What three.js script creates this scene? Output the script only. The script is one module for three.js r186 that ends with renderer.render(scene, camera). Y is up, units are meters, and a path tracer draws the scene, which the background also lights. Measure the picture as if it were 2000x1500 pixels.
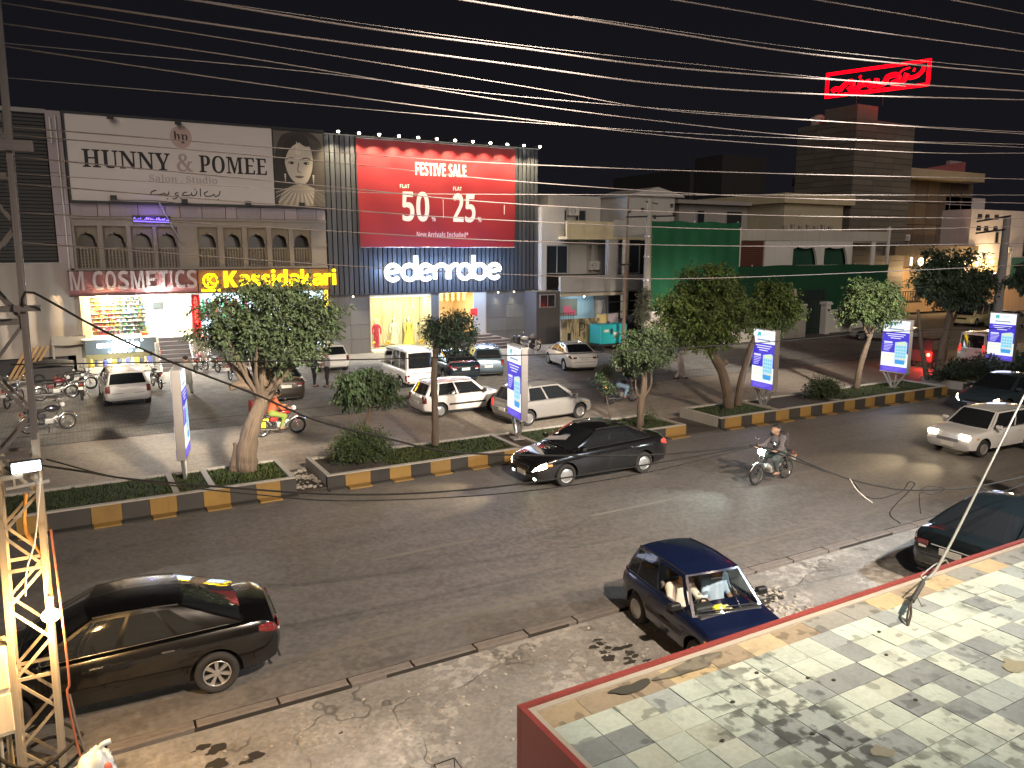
import * as THREE from 'three';
import { mergeGeometries, mergeVertices, toCreasedNormals } from 'three/addons/utils/BufferGeometryUtils.js';
import { RoundedBoxGeometry } from 'three/addons/geometries/RoundedBoxGeometry.js';
import { MarchingCubes } from 'three/addons/objects/MarchingCubes.js';
import { RectAreaLightUniformsLib } from 'three/addons/lights/RectAreaLightUniformsLib.js';
import { FontLoader } from 'three/addons/loaders/FontLoader.js';
import { TextGeometry } from 'three/addons/geometries/TextGeometry.js';
import { Brush, Evaluator, SUBTRACTION } from 'three-bvh-csg';

// ---------- camera, sky, sun, exposure ----------
const scene = new THREE.Scene();
const camera = new THREE.PerspectiveCamera(52.83, 4 / 3, 0.1, 900);
camera.position.set(0, 6.2, 0);
{
  const yaw = THREE.MathUtils.degToRad(29.5), pitch = THREE.MathUtils.degToRad(9.843);
  camera.lookAt(Math.sin(yaw) * Math.cos(pitch), 6.2 - Math.sin(pitch), -Math.cos(yaw) * Math.cos(pitch));
}
camera.updateMatrixWorld(); camera.updateProjectionMatrix();
const renderer = new THREE.WebGLRenderer({ antialias: true });
renderer.setSize(1024, 768);
renderer.toneMapping = THREE.LinearToneMapping;
renderer.toneMappingExposure = 1;
renderer.shadowMap.enabled = true;
RectAreaLightUniformsLib.init();
{ // night sky: almost black, a little blue, with the faint brown glow of a town low over the horizon
  const w = 64, h = 32, d = new Float32Array(w * h * 4);
  for (let y = 0; y < h; y++) for (let x = 0; x < w; x++) {
    const e = (y / (h - 1) - 0.5) * 2, g = Math.exp(-Math.abs(e) * 5), i = (y * w + x) * 4;
    d[i] = 0.0052 + 0.0042 * g; d[i + 1] = 0.0052 + 0.004 * g; d[i + 2] = 0.0072 + 0.005 * g; d[i + 3] = 1;
  }
  const t = new THREE.DataTexture(d, w, h, THREE.RGBAFormat, THREE.FloatType);
  t.mapping = THREE.EquirectangularReflectionMapping; t.magFilter = t.minFilter = THREE.LinearFilter; t.needsUpdate = true;
  scene.background = t; scene.environment = t;
}
// the soft glow of the lit street front behind the camera
const moon = new THREE.DirectionalLight(new THREE.Color(1, 0.86, 0.76), 1.0);
moon.position.set(-10, 22, 30); moon.target.position.set(18, 0, -25); moon.shadow.radius = 55;
Object.assign(moon.shadow.camera, { left: -70, right: 70, top: 70, bottom: -70, near: 1, far: 200 });
scene.add(moon, moon.target);

// ---------- helpers ----------
let seed = 7;
const rnd = () => { seed = (seed + 0x6d2b79f5) | 0; let t = Math.imul(seed ^ (seed >>> 15), 1 | seed); t = (t + Math.imul(t ^ (t >>> 7), 61 | t)) ^ t; return ((t ^ (t >>> 14)) >>> 0) / 4294967296; };
const rr = (a, b) => a + (b - a) * rnd(), lerp = (a, b, t) => a + (b - a) * t, clamp = (x, a = 0, b = 1) => Math.min(b, Math.max(a, x));
const sstep = (a, b, x) => { const t = clamp((x - a) / (b - a)); return t * t * (3 - 2 * t); };
const V = (x, y, z) => new THREE.Vector3(x, y, z), PI = Math.PI, D2R = PI / 180;
const C = (r, g, b) => new THREE.Color().setRGB(r, g, b);
const names = {};
const numbered = (n) => { const k = names[n] = (names[n] ?? -1) + 1; return k ? n + '_' + String(k).padStart(3, '0') : n; };
function tag(o, label, category, group) { o.userData.label = label; o.userData.category = category; if (group) o.userData.group = group; return o; }
function thing(name, label, category, p = [0, 0, 0], ry = 0, group) {
  const o = new THREE.Group(); o.name = numbered(name); o.position.set(...p); o.rotation.y = ry; scene.add(o);
  return tag(o, label, category, group);
}
function part(parent, name, geo, m, label) {
  const o = new THREE.Mesh(Array.isArray(geo) ? mg(geo) : geo, m); o.name = name; parent.add(o);
  if (label) o.userData.label = label;
  return o;
}
function struct(name, geo, m) { const o = new THREE.Mesh(Array.isArray(geo) ? mg(geo) : geo, m); o.name = numbered(name); o.userData.kind = 'structure'; scene.add(o); return o; }
function solo(name, label, category, geo, m, group) { const o = new THREE.Mesh(Array.isArray(geo) ? mg(geo) : geo, m); o.name = numbered(name); scene.add(o); return tag(o, label, category, group); }
function mg(list) {
  const out = list.map((g) => {
    g = g.index ? g.toNonIndexed() : g.clone();
    for (const k of Object.keys(g.attributes)) if (!['position', 'normal', 'uv', 'color'].includes(k)) g.deleteAttribute(k);
    if (!g.attributes.normal) g.computeVertexNormals();
    if (!g.attributes.uv) g.setAttribute('uv', new THREE.Float32BufferAttribute(new Float32Array(g.attributes.position.count * 2), 2));
    return g;
  });
  const anyC = out.some((g) => g.attributes.color);
  for (const g of out) if (anyC && !g.attributes.color) g.setAttribute('color', new THREE.Float32BufferAttribute(new Float32Array(g.attributes.position.count * 3).fill(1), 3));
  return mergeGeometries(out);
}
// a box between two corners, uv in metres
function bx(x0, x1, y0, y1, z0, z1) {
  const w = x1 - x0, h = y1 - y0, d = z1 - z0, g = new THREE.BoxGeometry(w, h, d), u = g.attributes.uv;
  for (let i = 0; i < 24; i++) { const f = i >> 2; u.setXY(i, u.getX(i) * (f < 2 ? d : w) + (f < 2 ? z0 : x0), u.getY(i) * (f === 2 || f === 3 ? d : h) + (f === 2 || f === 3 ? z0 : y0)); }
  return g.translate((x0 + x1) / 2, (y0 + y1) / 2, (z0 + z1) / 2);
}
const cb = (w, h, d, x = 0, y = 0, z = 0) => bx(x - w / 2, x + w / 2, y - h / 2, y + h / 2, z - d / 2, z + d / 2);
const rbx = (w, h, d, r = 0.02, x = 0, y = 0, z = 0, s = 2) => new RoundedBoxGeometry(w, h, d, s, r).translate(x, y, z);
function rod(a, b, r, r2 = r, n = 8) {
  a = V(...a); b = V(...b); const d = b.clone().sub(a), g = new THREE.CylinderGeometry(r2, r, d.length(), n);
  g.applyQuaternion(new THREE.Quaternion().setFromUnitVectors(V(0, 1, 0), d.clone().normalize()));
  return g.translate(...a.add(b).multiplyScalar(0.5).toArray());
}
function bar(a, b, w, h = w) { // a square bar
  a = V(...a); b = V(...b); const d = b.clone().sub(a), g = new THREE.BoxGeometry(w, d.length(), h);
  g.applyQuaternion(new THREE.Quaternion().setFromUnitVectors(V(0, 1, 0), d.clone().normalize()));
  return g.translate(...a.add(b).multiplyScalar(0.5).toArray());
}
const tube = (pts, r, seg = 0, n = 6, closed = false) => new THREE.TubeGeometry(new THREE.CatmullRomCurve3(pts.map((p) => V(...p)), closed, 'catmullrom', 0.5), seg || pts.length * 6, r, n, closed);
const ball = (r, x = 0, y = 0, z = 0, sx = 1, sy = 1, sz = 1, n = 12) => new THREE.SphereGeometry(r, n, Math.ceil(n * 0.7)).scale(sx, sy, sz).translate(x, y, z);
function ext(pts, depth, bevel = 0) { // outline in x,y pulled along z
  const s = new THREE.Shape(pts.map((p) => new THREE.Vector2(...p)));
  return new THREE.ExtrudeGeometry(s, { depth, bevelEnabled: bevel > 0, bevelSize: bevel, bevelThickness: bevel, bevelSegments: 1, curveSegments: 8 });
}
function grid(nu, nv, f, flip) { // a sheet of points f(u,v)
  const p = [], uv = [], ix = [];
  for (let j = 0; j <= nv; j++) for (let i = 0; i <= nu; i++) { const q = f(i / nu, j / nv); p.push(q[0], q[1], q[2]); uv.push(i / nu, j / nv); }
  for (let j = 0; j < nv; j++) for (let i = 0; i < nu; i++) { const a = j * (nu + 1) + i, b = a + 1, c = a + nu + 1, d = c + 1; flip ? ix.push(a, c, b, b, c, d) : ix.push(a, b, c, b, d, c); }
  const g = new THREE.BufferGeometry(); g.setAttribute('position', new THREE.Float32BufferAttribute(p, 3)); g.setAttribute('uv', new THREE.Float32BufferAttribute(uv, 2)); g.setIndex(ix); g.computeVertexNormals(); return g;
}
const interp = (l, x) => { if (x <= l[0][0]) return l[0][1]; for (let i = 1; i < l.length; i++) if (x <= l[i][0]) { const t = (x - l[i - 1][0]) / (l[i][0] - l[i - 1][0]); return lerp(l[i - 1][1], l[i][1], t); } return l[l.length - 1][1]; };

// ---------- procedural textures ----------
const hash = (x, y, s) => { let h = Math.imul(x, 374761393) ^ Math.imul(y, 668265263) ^ Math.imul(s, 2147483647 ^ 0x5bd1e995); h = Math.imul(h ^ (h >>> 13), 1274126177); return ((h ^ (h >>> 16)) >>> 0) / 4294967296; };
function vn(x, y, px, py, s) { const xi = Math.floor(x), yi = Math.floor(y), fx = x - xi, fy = y - yi, u = fx * fx * (3 - 2 * fx), v = fy * fy * (3 - 2 * fy), m = (a, n) => ((a % n) + n) % n;
  return lerp(lerp(hash(m(xi, px), m(yi, py), s), hash(m(xi + 1, px), m(yi, py), s), u), lerp(hash(m(xi, px), m(yi + 1, py), s), hash(m(xi + 1, px), m(yi + 1, py), s), u), v); }
function fbm(u, v, px, py, oct, s) { let a = 0, w = 0.5, t = 0; for (let o = 0; o < oct; o++) { a += w * vn(u * px, v * py, px, py, s + o); t += w; w *= 0.5; px *= 2; py *= 2; } return a / t; }
const toS = (c) => { c = clamp(c); return Math.round(255 * (c <= 0.0031308 ? 12.92 * c : 1.055 * Math.pow(c, 1 / 2.4) - 0.055)); };
function tex(w, h, f, repX = 1, repY = 1, data = false) { // f(u,v) gives linear rgb, or one height
  const d = new Uint8Array(w * h * 4);
  for (let y = 0; y < h; y++) for (let x = 0; x < w; x++) { const c = f(x / w, y / h), i = (y * w + x) * 4; for (let k = 0; k < 3; k++) { const q = typeof c === 'number' ? c : c[k]; d[i + k] = data ? Math.round(255 * clamp(q)) : toS(q); } d[i + 3] = 255; }
  const t = new THREE.DataTexture(d, w, h); t.wrapS = t.wrapT = THREE.RepeatWrapping; t.magFilter = THREE.LinearFilter; t.minFilter = THREE.LinearMipmapLinearFilter; t.generateMipmaps = true;
  if (!data) t.colorSpace = THREE.SRGBColorSpace; t.repeat.set(repX, repY); t.needsUpdate = true; return t;
}
function canvasTex(w, h, draw) { const c = document.createElement('canvas'); c.width = w; c.height = h; const x = c.getContext('2d'); draw(x, w, h); const t = new THREE.CanvasTexture(c); t.colorSpace = THREE.SRGBColorSpace; return t; }
const M = (c, rough = 0.8, metal = 0, more = {}) => new THREE.MeshStandardMaterial({ color: Array.isArray(c) ? C(...c) : c, roughness: rough, metalness: metal, ...more });
const MP = (c, rough, metal, more = {}) => new THREE.MeshPhysicalMaterial({ color: Array.isArray(c) ? C(...c) : c, roughness: rough, metalness: metal, ...more });
const GLOW = (c, k, base = [0.5, 0.5, 0.5]) => new THREE.MeshStandardMaterial({ color: C(...base), emissive: C(...c), emissiveIntensity: k, roughness: 0.5 });
const withRep = (t, x, y) => { const c = t.clone(); c.repeat.set(x, y); c.needsUpdate = true; return c; };

const grainT = tex(512, 512, (u, v) => { const n = fbm(u, v, 8, 8, 6, 11), f = fbm(u, v, 128, 128, 2, 23); const k = 0.72 + 0.36 * n + 0.14 * (f - 0.5); return [k, k, k]; }, 0.4, 0.4);
const grainB = tex(512, 512, (u, v) => fbm(u, v, 24, 24, 5, 31), 0.4, 0.4, true);
const wallT = tex(512, 512, (u, v) => { // plaster with rain streaks and blotches
  const st = fbm(u, v, 48, 3, 4, 5), bl = fbm(u, v, 5, 5, 5, 9), k = 0.78 + 0.2 * bl - 0.22 * sstep(0.55, 0.8, st) * bl; return [k, k * 0.985, k * 0.96]; }, 0.16, 0.16);
const asphaltT = tex(1024, 512, (u, v) => { // lengthwise wear, patches, stone grain
  const wear = fbm(u, v, 3, 24, 4, 41), blot = fbm(u, v, 8, 6, 5, 47), g = fbm(u, v, 256, 128, 2, 53), oil = sstep(0.62, 0.8, fbm(u, v, 14, 10, 4, 59)), spot = sstep(0.7, 0.76, fbm(u, v, 40, 24, 3, 61));
  const k = 0.112 * (0.8 + 0.3 * wear + 0.2 * (blot - 0.5) + 0.6 * (g - 0.5)) * (1 - 0.16 * oil) * (1 - 0.15 * spot); return [k * 1.08, k, k * 0.92]; }, 1 / 18, 1 / 9);
const asphaltB = tex(512, 512, (u, v) => fbm(u, v, 120, 120, 3, 71), 0.5, 0.5, true);
const concT = tex(1024, 1024, (u, v) => { // broken, trodden concrete: pale scoured patches, cracks
  const a = fbm(u, v, 6, 6, 6, 83), b = fbm(u, v, 12, 12, 5, 89), g = fbm(u, v, 160, 160, 3, 97), pale = sstep(0.5, 0.7, fbm(u, v, 5, 4, 6, 101));
  const cr = Math.abs(fbm(u, v, 5, 5, 5, 107) - 0.5), crack = 1 - sstep(0.0, 0.012, cr) * 1, mask = sstep(0.5, 0.62, fbm(u, v, 9, 9, 3, 109)), scour = sstep(0.46, 0.62, fbm(u, v, 64, 64, 3, 117)) * sstep(0.42, 0.6, fbm(u, v, 6, 5, 5, 119));
  const k = 0.22 * (0.55 + 0.5 * a + 0.3 * (b - 0.5) + 0.4 * (g - 0.5)) * (1 + 0.6 * pale * (0.4 + g) + 0.5 * scour) * (1 - 0.5 * crack * mask); return [k * 1.04, k, k * 0.92]; }, 1 / 7, 1 / 7);
const concB = tex(1024, 1024, (u, v) => { const cr = Math.abs(fbm(u, v, 5, 5, 5, 107) - 0.5), pale = sstep(0.5, 0.7, fbm(u, v, 5, 4, 6, 101)); return clamp(0.35 * fbm(u, v, 40, 40, 4, 113) + 0.3 * fbm(u, v, 6, 6, 4, 83) + 0.3 * pale * fbm(u, v, 90, 90, 2, 5) + 0.2 * sstep(0, 0.015, cr)); }, 1 / 7, 1 / 7, true);
const paverT = tex(1024, 1024, (u, v) => { // small interlocking blocks, far off
  const n = 40, row = Math.floor(v * n), x = u * n * 0.5 + (row % 2) * 0.5, fx = x - Math.floor(x), fy = v * n - row, e = Math.min(Math.min(fx, 1 - fx) * 2, Math.min(fy, 1 - fy)), j = sstep(0.02, 0.12, e);
  const k = 0.27 * (0.75 + 0.35 * hash(Math.floor(x) % 20, row, 3)) * (0.45 + 0.55 * j) * (0.6 + 0.7 * fbm(u, v, 4, 4, 5, 131)) * (0.85 + 0.3 * fbm(u, v, 128, 128, 2, 7)); return [k * 1.05, k, k * 0.9]; }, 1 / 5, 1 / 5);
const slateT = tex(1024, 1024, (u, v) => { // mould, scuffs and grain on the terrace: over the whole of it
  const a = fbm(u, v, 10, 10, 6, 151), m = sstep(0.47, 0.72, fbm(u, v, 6, 6, 4, 157)) * sstep(0.44, 0.6, fbm(u, v, 56, 56, 5, 163)), g = fbm(u, v, 200, 200, 2, 167), cl = fbm(u, v, 30, 14, 4, 173), sp = sstep(0.74, 0.78, fbm(u, v, 46, 46, 2, 181));
  const k = (0.74 + 0.3 * a + 0.22 * (g - 0.5) + 0.2 * (cl - 0.5)) * (1 - 0.72 * m) * (1 - 0.4 * sp); return [k, k, k * 0.97]; }, 1 / 5, 1 / 5);
const barkT = tex(256, 256, (u, v) => { const k = 0.5 + 0.8 * fbm(u, v, 24, 6, 4, 191); return [k, k * 0.95, k * 0.88]; }, 2, 1);
const barkB = tex(256, 256, (u, v) => fbm(u, v, 24, 6, 4, 191), 2, 1, true);

const mat = {
  steel: M([0.45, 0.45, 0.44], 0.45, 0.7), dark: M([0.02, 0.02, 0.021], 0.6), black: M([0.012, 0.012, 0.013], 0.5), chrome: M([0.75, 0.75, 0.75], 0.16, 1), rubber: M([0.018, 0.018, 0.018], 0.85), rim: M([0.55, 0.55, 0.55], 0.3, 0.8),
  glassDark: MP([0.012, 0.014, 0.016], 0.05, 0, { clearcoat: 1, clearcoatRoughness: 0.03 }), glass: MP([0.92, 0.96, 0.95], 0.03, 0, { transmission: 1, thickness: 0 }), tint: MP([0.25, 0.28, 0.28], 0.03, 0, { transmission: 1, thickness: 0 }),
  white: M([0.66, 0.65, 0.62], 0.75, 0, { map: wallT }), housePaint: M([0.44, 0.43, 0.42], 0.75, 0, { map: wallT }), cream: M([0.6, 0.54, 0.42], 0.8, 0, { map: wallT }), grey: M([0.3, 0.29, 0.28], 0.8, 0, { map: wallT }), lilac: M([0.36, 0.31, 0.33], 0.7, 0, { map: wallT }), stone: M([0.27, 0.24, 0.205], 0.8, 0, { map: wallT }),
  plate: M([0.6, 0.6, 0.55], 0.5), red: M([0.23, 0.045, 0.04], 0.5, 0, { map: grainT }), wire: M([0.085, 0.073, 0.072], 0.7), cable: M([0.006, 0.006, 0.006], 0.95), wood: M([0.35, 0.22, 0.1], 0.8, 0, { map: grainT }),
  bark: M([0.12, 0.092, 0.068], 0.95, 0, { map: barkT, bumpMap: barkB, bumpScale: 0.03 }), soil: M([0.05, 0.04, 0.03], 1, 0, { map: grainT, bumpMap: grainB, bumpScale: 0.05 }), concrete: M([0.36, 0.34, 0.3], 0.9, 0, { map: wallT, bumpMap: grainB, bumpScale: 0.006 }),
};
const font = await new FontLoader().loadAsync('fonts/droid/droid_sans_bold.typeface.json');
const fontS = await new FontLoader().loadAsync('fonts/droid/droid_serif_bold.typeface.json');
const fontR = await new FontLoader().loadAsync('fonts/droid/droid_sans_regular.typeface.json');
function text3(s, size, depth, f = font, stretch = 1, width) { // raised letters, left edge at 0, base line at 0
  const g = new TextGeometry(s, { font: f, size, depth, curveSegments: 5, bevelEnabled: false }); g.computeBoundingBox();
  const b = g.boundingBox, w = b.max.x - b.min.x; g.translate(-b.min.x, 0, 0); g.scale(width ? width / w : stretch, 1, 1); return g;
}
function lampSpot(p, to, c, I, angle = 40, pen = 0.5, radius = 2) { const l = new THREE.SpotLight(C(...c), I, 0, angle * D2R, pen, 2); l.position.set(...p); l.target.position.set(...to); l.shadow.radius = radius; scene.add(l, l.target); return l; }
function lampPoint(p, c, I, radius = 2) { const l = new THREE.PointLight(C(...c), I, 0, 2); l.position.set(...p); l.shadow.radius = radius; scene.add(l); return l; }
function lampRect(p, to, w, h, c, I) { const l = new THREE.RectAreaLight(C(...c), I, w, h); l.position.set(...p); l.lookAt(...to); scene.add(l); return l; }
// ================= GROUND, ROAD, MEDIAN =================
const plane = (x0, x1, z0, z1, y) => { const g = new THREE.PlaneGeometry(x1 - x0, z1 - z0).rotateX(-PI / 2).translate((x0 + x1) / 2, y, (z0 + z1) / 2), p = g.attributes.position, u = g.attributes.uv; for (let i = 0; i < p.count; i++) u.setXY(i, p.getX(i), p.getZ(i)); return g; };
const asphalt = M([1, 1, 1], 0.62, 0, { map: asphaltT, bumpMap: asphaltB, bumpScale: 0.004 });
struct('ground', plane(-400, 500, -500, 60, -0.16), M([0.05, 0.045, 0.035], 1, 0, { map: grainT }));
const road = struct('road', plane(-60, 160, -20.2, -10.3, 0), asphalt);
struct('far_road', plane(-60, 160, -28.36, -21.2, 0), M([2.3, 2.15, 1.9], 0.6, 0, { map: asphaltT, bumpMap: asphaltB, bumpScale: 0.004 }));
const mPaint = M([0.17, 0.16, 0.14], 0.8, 0, { map: grainT });
// worn painted lines
part(road, 'edge_line', [plane(-30, 60, -18.82, -18.72, 0.004)], M([0.15, 0.135, 0.115], 0.8, 0, { map: grainT }));
part(road, 'edge_line', [plane(-30, 60, -11.25, -11.15, 0.004)], M([0.14, 0.127, 0.108], 0.8, 0, { map: grainT }));
for (let x = -6; x < 60; x += 5.4) part(road, 'lane_line', plane(x, x + 2.4, -14.35, -14.24, 0.004), mPaint);
// the near footpath, its open kerb slot and kerb stones
const pave = struct('footpath', plane(-60, 60, -10.0, 12, 0), M([1, 1, 1], 0.92, 0, { map: concT, bumpMap: concB, bumpScale: 0.05 }));
struct('drain_channel', [plane(-60, 60, -10.3, -9.95, -0.13), bx(-60, 60, -0.15, -0.002, -9.99, -9.95), bx(-60, 60, -0.15, -0.001, -10.34, -10.302), bx(-60, 60, -0.15, -0.004, -10.122, -10.1)], M([0.03, 0.026, 0.022], 1, 0, { map: grainT }));
{ const k = struct('kerb', [bx(-60, -8, -0.1, 0.004, -10.3, -10.12), bx(36, 60, -0.1, 0.004, -10.3, -10.12)], mat.concrete);
  for (let x = -8, i = 0; x < 36; i++) { const l = rr(0.92, 1.12), m = M([1.05 + 0.2 * hash(i, 1, 1), 1.0 + 0.2 * hash(i, 1, 1), 0.98 + 0.2 * hash(i, 1, 1)], 0.8, 0, { map: asphaltT, bumpMap: grainB, bumpScale: 0.006 });
    const o = part(k, 'kerb_stone', rbx(l - 0.03, 0.14, 0.19, 0.01, 0, 0, 0, 1), m); o.position.set(x + l / 2, -0.066 + rr(-0.004, 0.006), -10.2 + rr(-0.004, 0.016)); o.rotation.y = rr(-0.008, 0.008); x += l; } }
// broken edges of the footpath: stains of oil, lumps of rubble, a crack-lined patch
function blob(cx, cz, r, y, seedN, squash = 0.6) { const pts = []; for (let i = 0; i < 40; i++) { const a = i / 40 * PI * 2, k = r * (0.6 + 0.75 * vn(i / 40 * 10, 0, 10, 1, seedN)); pts.push(new THREE.Vector2(cx + Math.cos(a) * k, -(cz + Math.sin(a) * k * squash))); } const g = new THREE.ShapeGeometry(new THREE.Shape(pts)).rotateX(-PI / 2).translate(0, y, 0), p = g.attributes.position, u = g.attributes.uv; for (let i = 0; i < p.count; i++) u.setXY(i, p.getX(i), p.getZ(i)); return g; }
const oil = M([0.1, 0.09, 0.075], 0.8, 0, { map: concT });
for (const [x, z, r, q, n] of [[9.35, -9.35, 0.5, 0.6, 16], [9.9, -8.95, 0.5, 0.5, 14], [10.55, -9.1, 0.4, 0.4, 10], [6.95, -9.0, 0.3, 1.9, 16], [7.1, -8.5, 0.22, 1.8, 8], [2.7, -9.05, 0.14, 0.25, 2], [0.95, -9.55, 0.3, 0.4, 5], [1.3, -9.15, 0.3, 0.7, 6]]) {
  const g = []; for (let i = 0; i < n; i++) { const a = rr(0, 6.28), d = r * Math.sqrt(rnd()); g.push(blob(x + d * Math.cos(a), z + d * Math.sin(a) * q, r * rr(0.08, 0.4), 0.003 + 0.0004 * i, i + Math.round(x * 97 + 500), rr(0.3, 0.9))); }
  const o = part(pave, 'stain', g, oil); o.userData.kind = 'stuff'; }
{ const g = []; for (let i = 0; i < 260; i++) { const x = rr(1, 9), z = rr(-9.8, -6.5), r = rr(0.008, 0.03); g.push(new THREE.IcosahedronGeometry(r, 0).scale(1.3, 0.6, 1).rotateY(rr(0, 6)).translate(x, r * 0.3, z)); }
  for (let i = 0; i < 200; i++) { const x = 10 + rr(-0.9, 1), z = -8.9 + rr(-0.5, 0.5), r = rr(0.01, 0.045); g.push(new THREE.IcosahedronGeometry(r, 0).scale(1.5, 0.6, 1).rotateY(rr(0, 6)).translate(x, r * 0.25, z)); }
  const o = new THREE.Mesh(mg(g), mat.concrete); o.name = 'rubble'; o.userData = { kind: 'stuff', label: 'loose concrete grit and broken bits on the near footpath', category: 'rubble' }; scene.add(o); }
// the far parking forecourt of small paving blocks
const pavM = M([1, 1, 1], 0.85, 0, { map: paverT });
struct('forecourt', [plane(-60, 160, -30.1, -28.42, 0.0), plane(-60, 160, -46, -30.14, 0.006)], pavM);
struct('forecourt_edge', [bx(-60, 160, -0.14, -0.05, -28.44, -28.34), bx(-60, 160, -0.14, -0.06, -30.2, -30.08)], mat.soil);
struct('side_ground', plane(28, 160, -46, -37, 0.012), M([0.13, 0.115, 0.1], 0.95, 0, { map: grainT }));

// ----- median islands, each with painted kerb blocks -----
const yel = [0, 1, 2].map((i) => M([0.25 - 0.02 * i, 0.15 - 0.012 * i, 0.035], 0.75, 0, { map: concT2(i) })), blk = [0, 1].map((i) => M([0.03 + 0.012 * i, 0.028 + 0.011 * i, 0.026 + 0.011 * i], 0.8, 0, { map: grainT }));
function concT2(i) { return [grainT, wallT, grainT][i]; }
const grassM = new THREE.MeshStandardMaterial({ color: 0xffffff, vertexColors: true, roughness: 0.9 });
function grassPatch(x0, x1, z0, z1, y, n, bushy = 1) {
  const P = [], N = [], K = [];
  for (let i = 0; i < n; i++) {
    const x = rr(x0, x1), z = rr(z0, z1), h = rr(0.03, 0.085) * bushy, a = rr(0, 6.28), w = 0.012, lx = rr(-0.03, 0.03), lz = rr(-0.03, 0.03), s = rr(0.6, 1.25), k = vn(x * 1.3, z * 1.3, 512, 512, 77);
    P.push(x - Math.cos(a) * w, y, z - Math.sin(a) * w, x + Math.cos(a) * w, y, z + Math.sin(a) * w, x + lx, y + h, z + lz);
    const c = [0.05 * s + 0.03 * k, 0.085 * s + 0.02 * k, 0.018 * s]; for (let j = 0; j < 3; j++) { N.push(-Math.sin(a) * 0.4, 0.9, Math.cos(a) * 0.4); K.push(...c); }
  }
  const g = new THREE.BufferGeometry(); g.setAttribute('position', new THREE.Float32BufferAttribute(P, 3)); g.setAttribute('normal', new THREE.Float32BufferAttribute(N, 3)); g.setAttribute('color', new THREE.Float32BufferAttribute(K, 3)); return g;
}
function island(label, x0, x1, blocks, H, opts) {
  const zf = -19.36, zb = -21.5, t = thing('median_island', label, 'traffic island', [0, 0, 0], 0);
  part(t, 'soil_bed', [bx(x0 + 0.12, x1 - 0.12, -0.1, H - 0.06, zb + 0.12, zf - 0.16)], mat.soil);
  // front: painted blocks under a pale coping; a low gutter apron with spilt paint
  blocks.forEach(([a, b, c], i) => {
    const m = c ? yel[i % 3] : blk[i % 2];
    part(t, 'kerb_block', bx(a + 0.004, b - 0.004, 0.03, H - 0.02, zf - 0.15, zf + rr(-0.006, 0.008)), m);
    part(t, 'apron_block', bx(a + (c ? 0.03 : 0), b - (c ? rr(0.02, 0.1) : 0), -0.05, 0.034 + rr(0, 0.008), zf - 0.02, zf + (c ? rr(0.24, 0.32) : 0.24)), c ? yel[(i + 1) % 3] : blk[(i + 1) % 2]);
  });
  const cz = mat.concrete;
  part(t, 'coping', [bx(x0, x1, H - 0.02, H + 0.012, zf - 0.16, zf - 0.03)], cz);
  part(t, 'end_wall', [bx(x0, x0 + 0.13, -0.05, H + 0.01, zb, zf - 0.16)], cz); part(t, 'end_wall', [bx(x1 - 0.13, x1, -0.05, H + 0.01, zb, zf - 0.16)], cz);
  part(t, 'back_wall', [bx(x0 + 0.13, x1 - 0.13, -0.05, H + 0.006, zb, zb + 0.13)], cz);
  for (const x of opts.cross ?? []) part(t, 'cross_wall', bx(x - 0.07, x + 0.07, 0, H + 0.002, zb + 0.13, zf - 0.16), cz);
  for (const [a, b, n] of opts.grass ?? []) { const g = new THREE.Mesh(grassPatch(a, b, zb + 0.15, zf - 0.18, H - 0.06, n), grassM); g.name = 'grass'; g.userData.kind = 'stuff'; t.add(g);
    part(t, 'turf', plane(a, b, zb + 0.14, zf - 0.165, H - 0.052), M([0.03, 0.045, 0.014], 1, 0, { map: grainT })); }
  return t;
}
const alt = (xs, first) => xs.slice(1).map((b, i) => [xs[i], b, (i + first) % 2]);
const steps = (a, b, n) => Array.from({ length: n + 1 }, (_, i) => lerp(a, b, i / n));
island('leftmost grassy median island with large yellow and black kerb blocks', -9, 4.6, alt([...steps(-9, -1.5, 12), -0.9, -0.05, 0.58, 1.17, 1.76, 2.36, 2.98, 3.6, 4.2, 4.6], 1), 0.44, { cross: [1.78, 2.62], grass: [[-9, 1.7, 9000], [2.7, 4.45, 3200], [1.85, 2.55, 500]] });
island('middle median island holding the round shrub and slim trees, yellow and black kerb', 5.4, 17.75, alt([5.4, 5.88, 6.58, 7.12, 7.75, 8.33, 8.95, 9.5, 10.15, 10.7, 11.5, ...steps(12.1, 16.85, 8), 17.75], 0), 0.36, { cross: [11.33, 12.05], grass: [[7.3, 11.25, 5200], [12.1, 17.6, 3000]] });
island('right median island with small yellow squares on a dark kerb under the forked tree', 19.35, 32.6, (() => { const e = [19.53, 20.34, 20.85, 21.46, 22.06, 22.76, 23.36, 23.95, 24.58, 25.19, 25.85, 26.49, 27.11, 27.71, 28.36, 29.01, 29.61, 30.3, 31, 31.6, 32.2, 32.6]; return [[19.35, 19.53, 0], ...alt(e, 1)]; })(), 0.4, { cross: [22.35, 25.9], grass: [[19.5, 22.2, 2200], [26, 32.4, 4000]] });
island('farthest median island with a hedge at the right edge', 34, 60, alt(steps(34, 60, 40), 0), 0.4, { cross: [], grass: [[34.2, 50, 4000]] });
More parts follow.
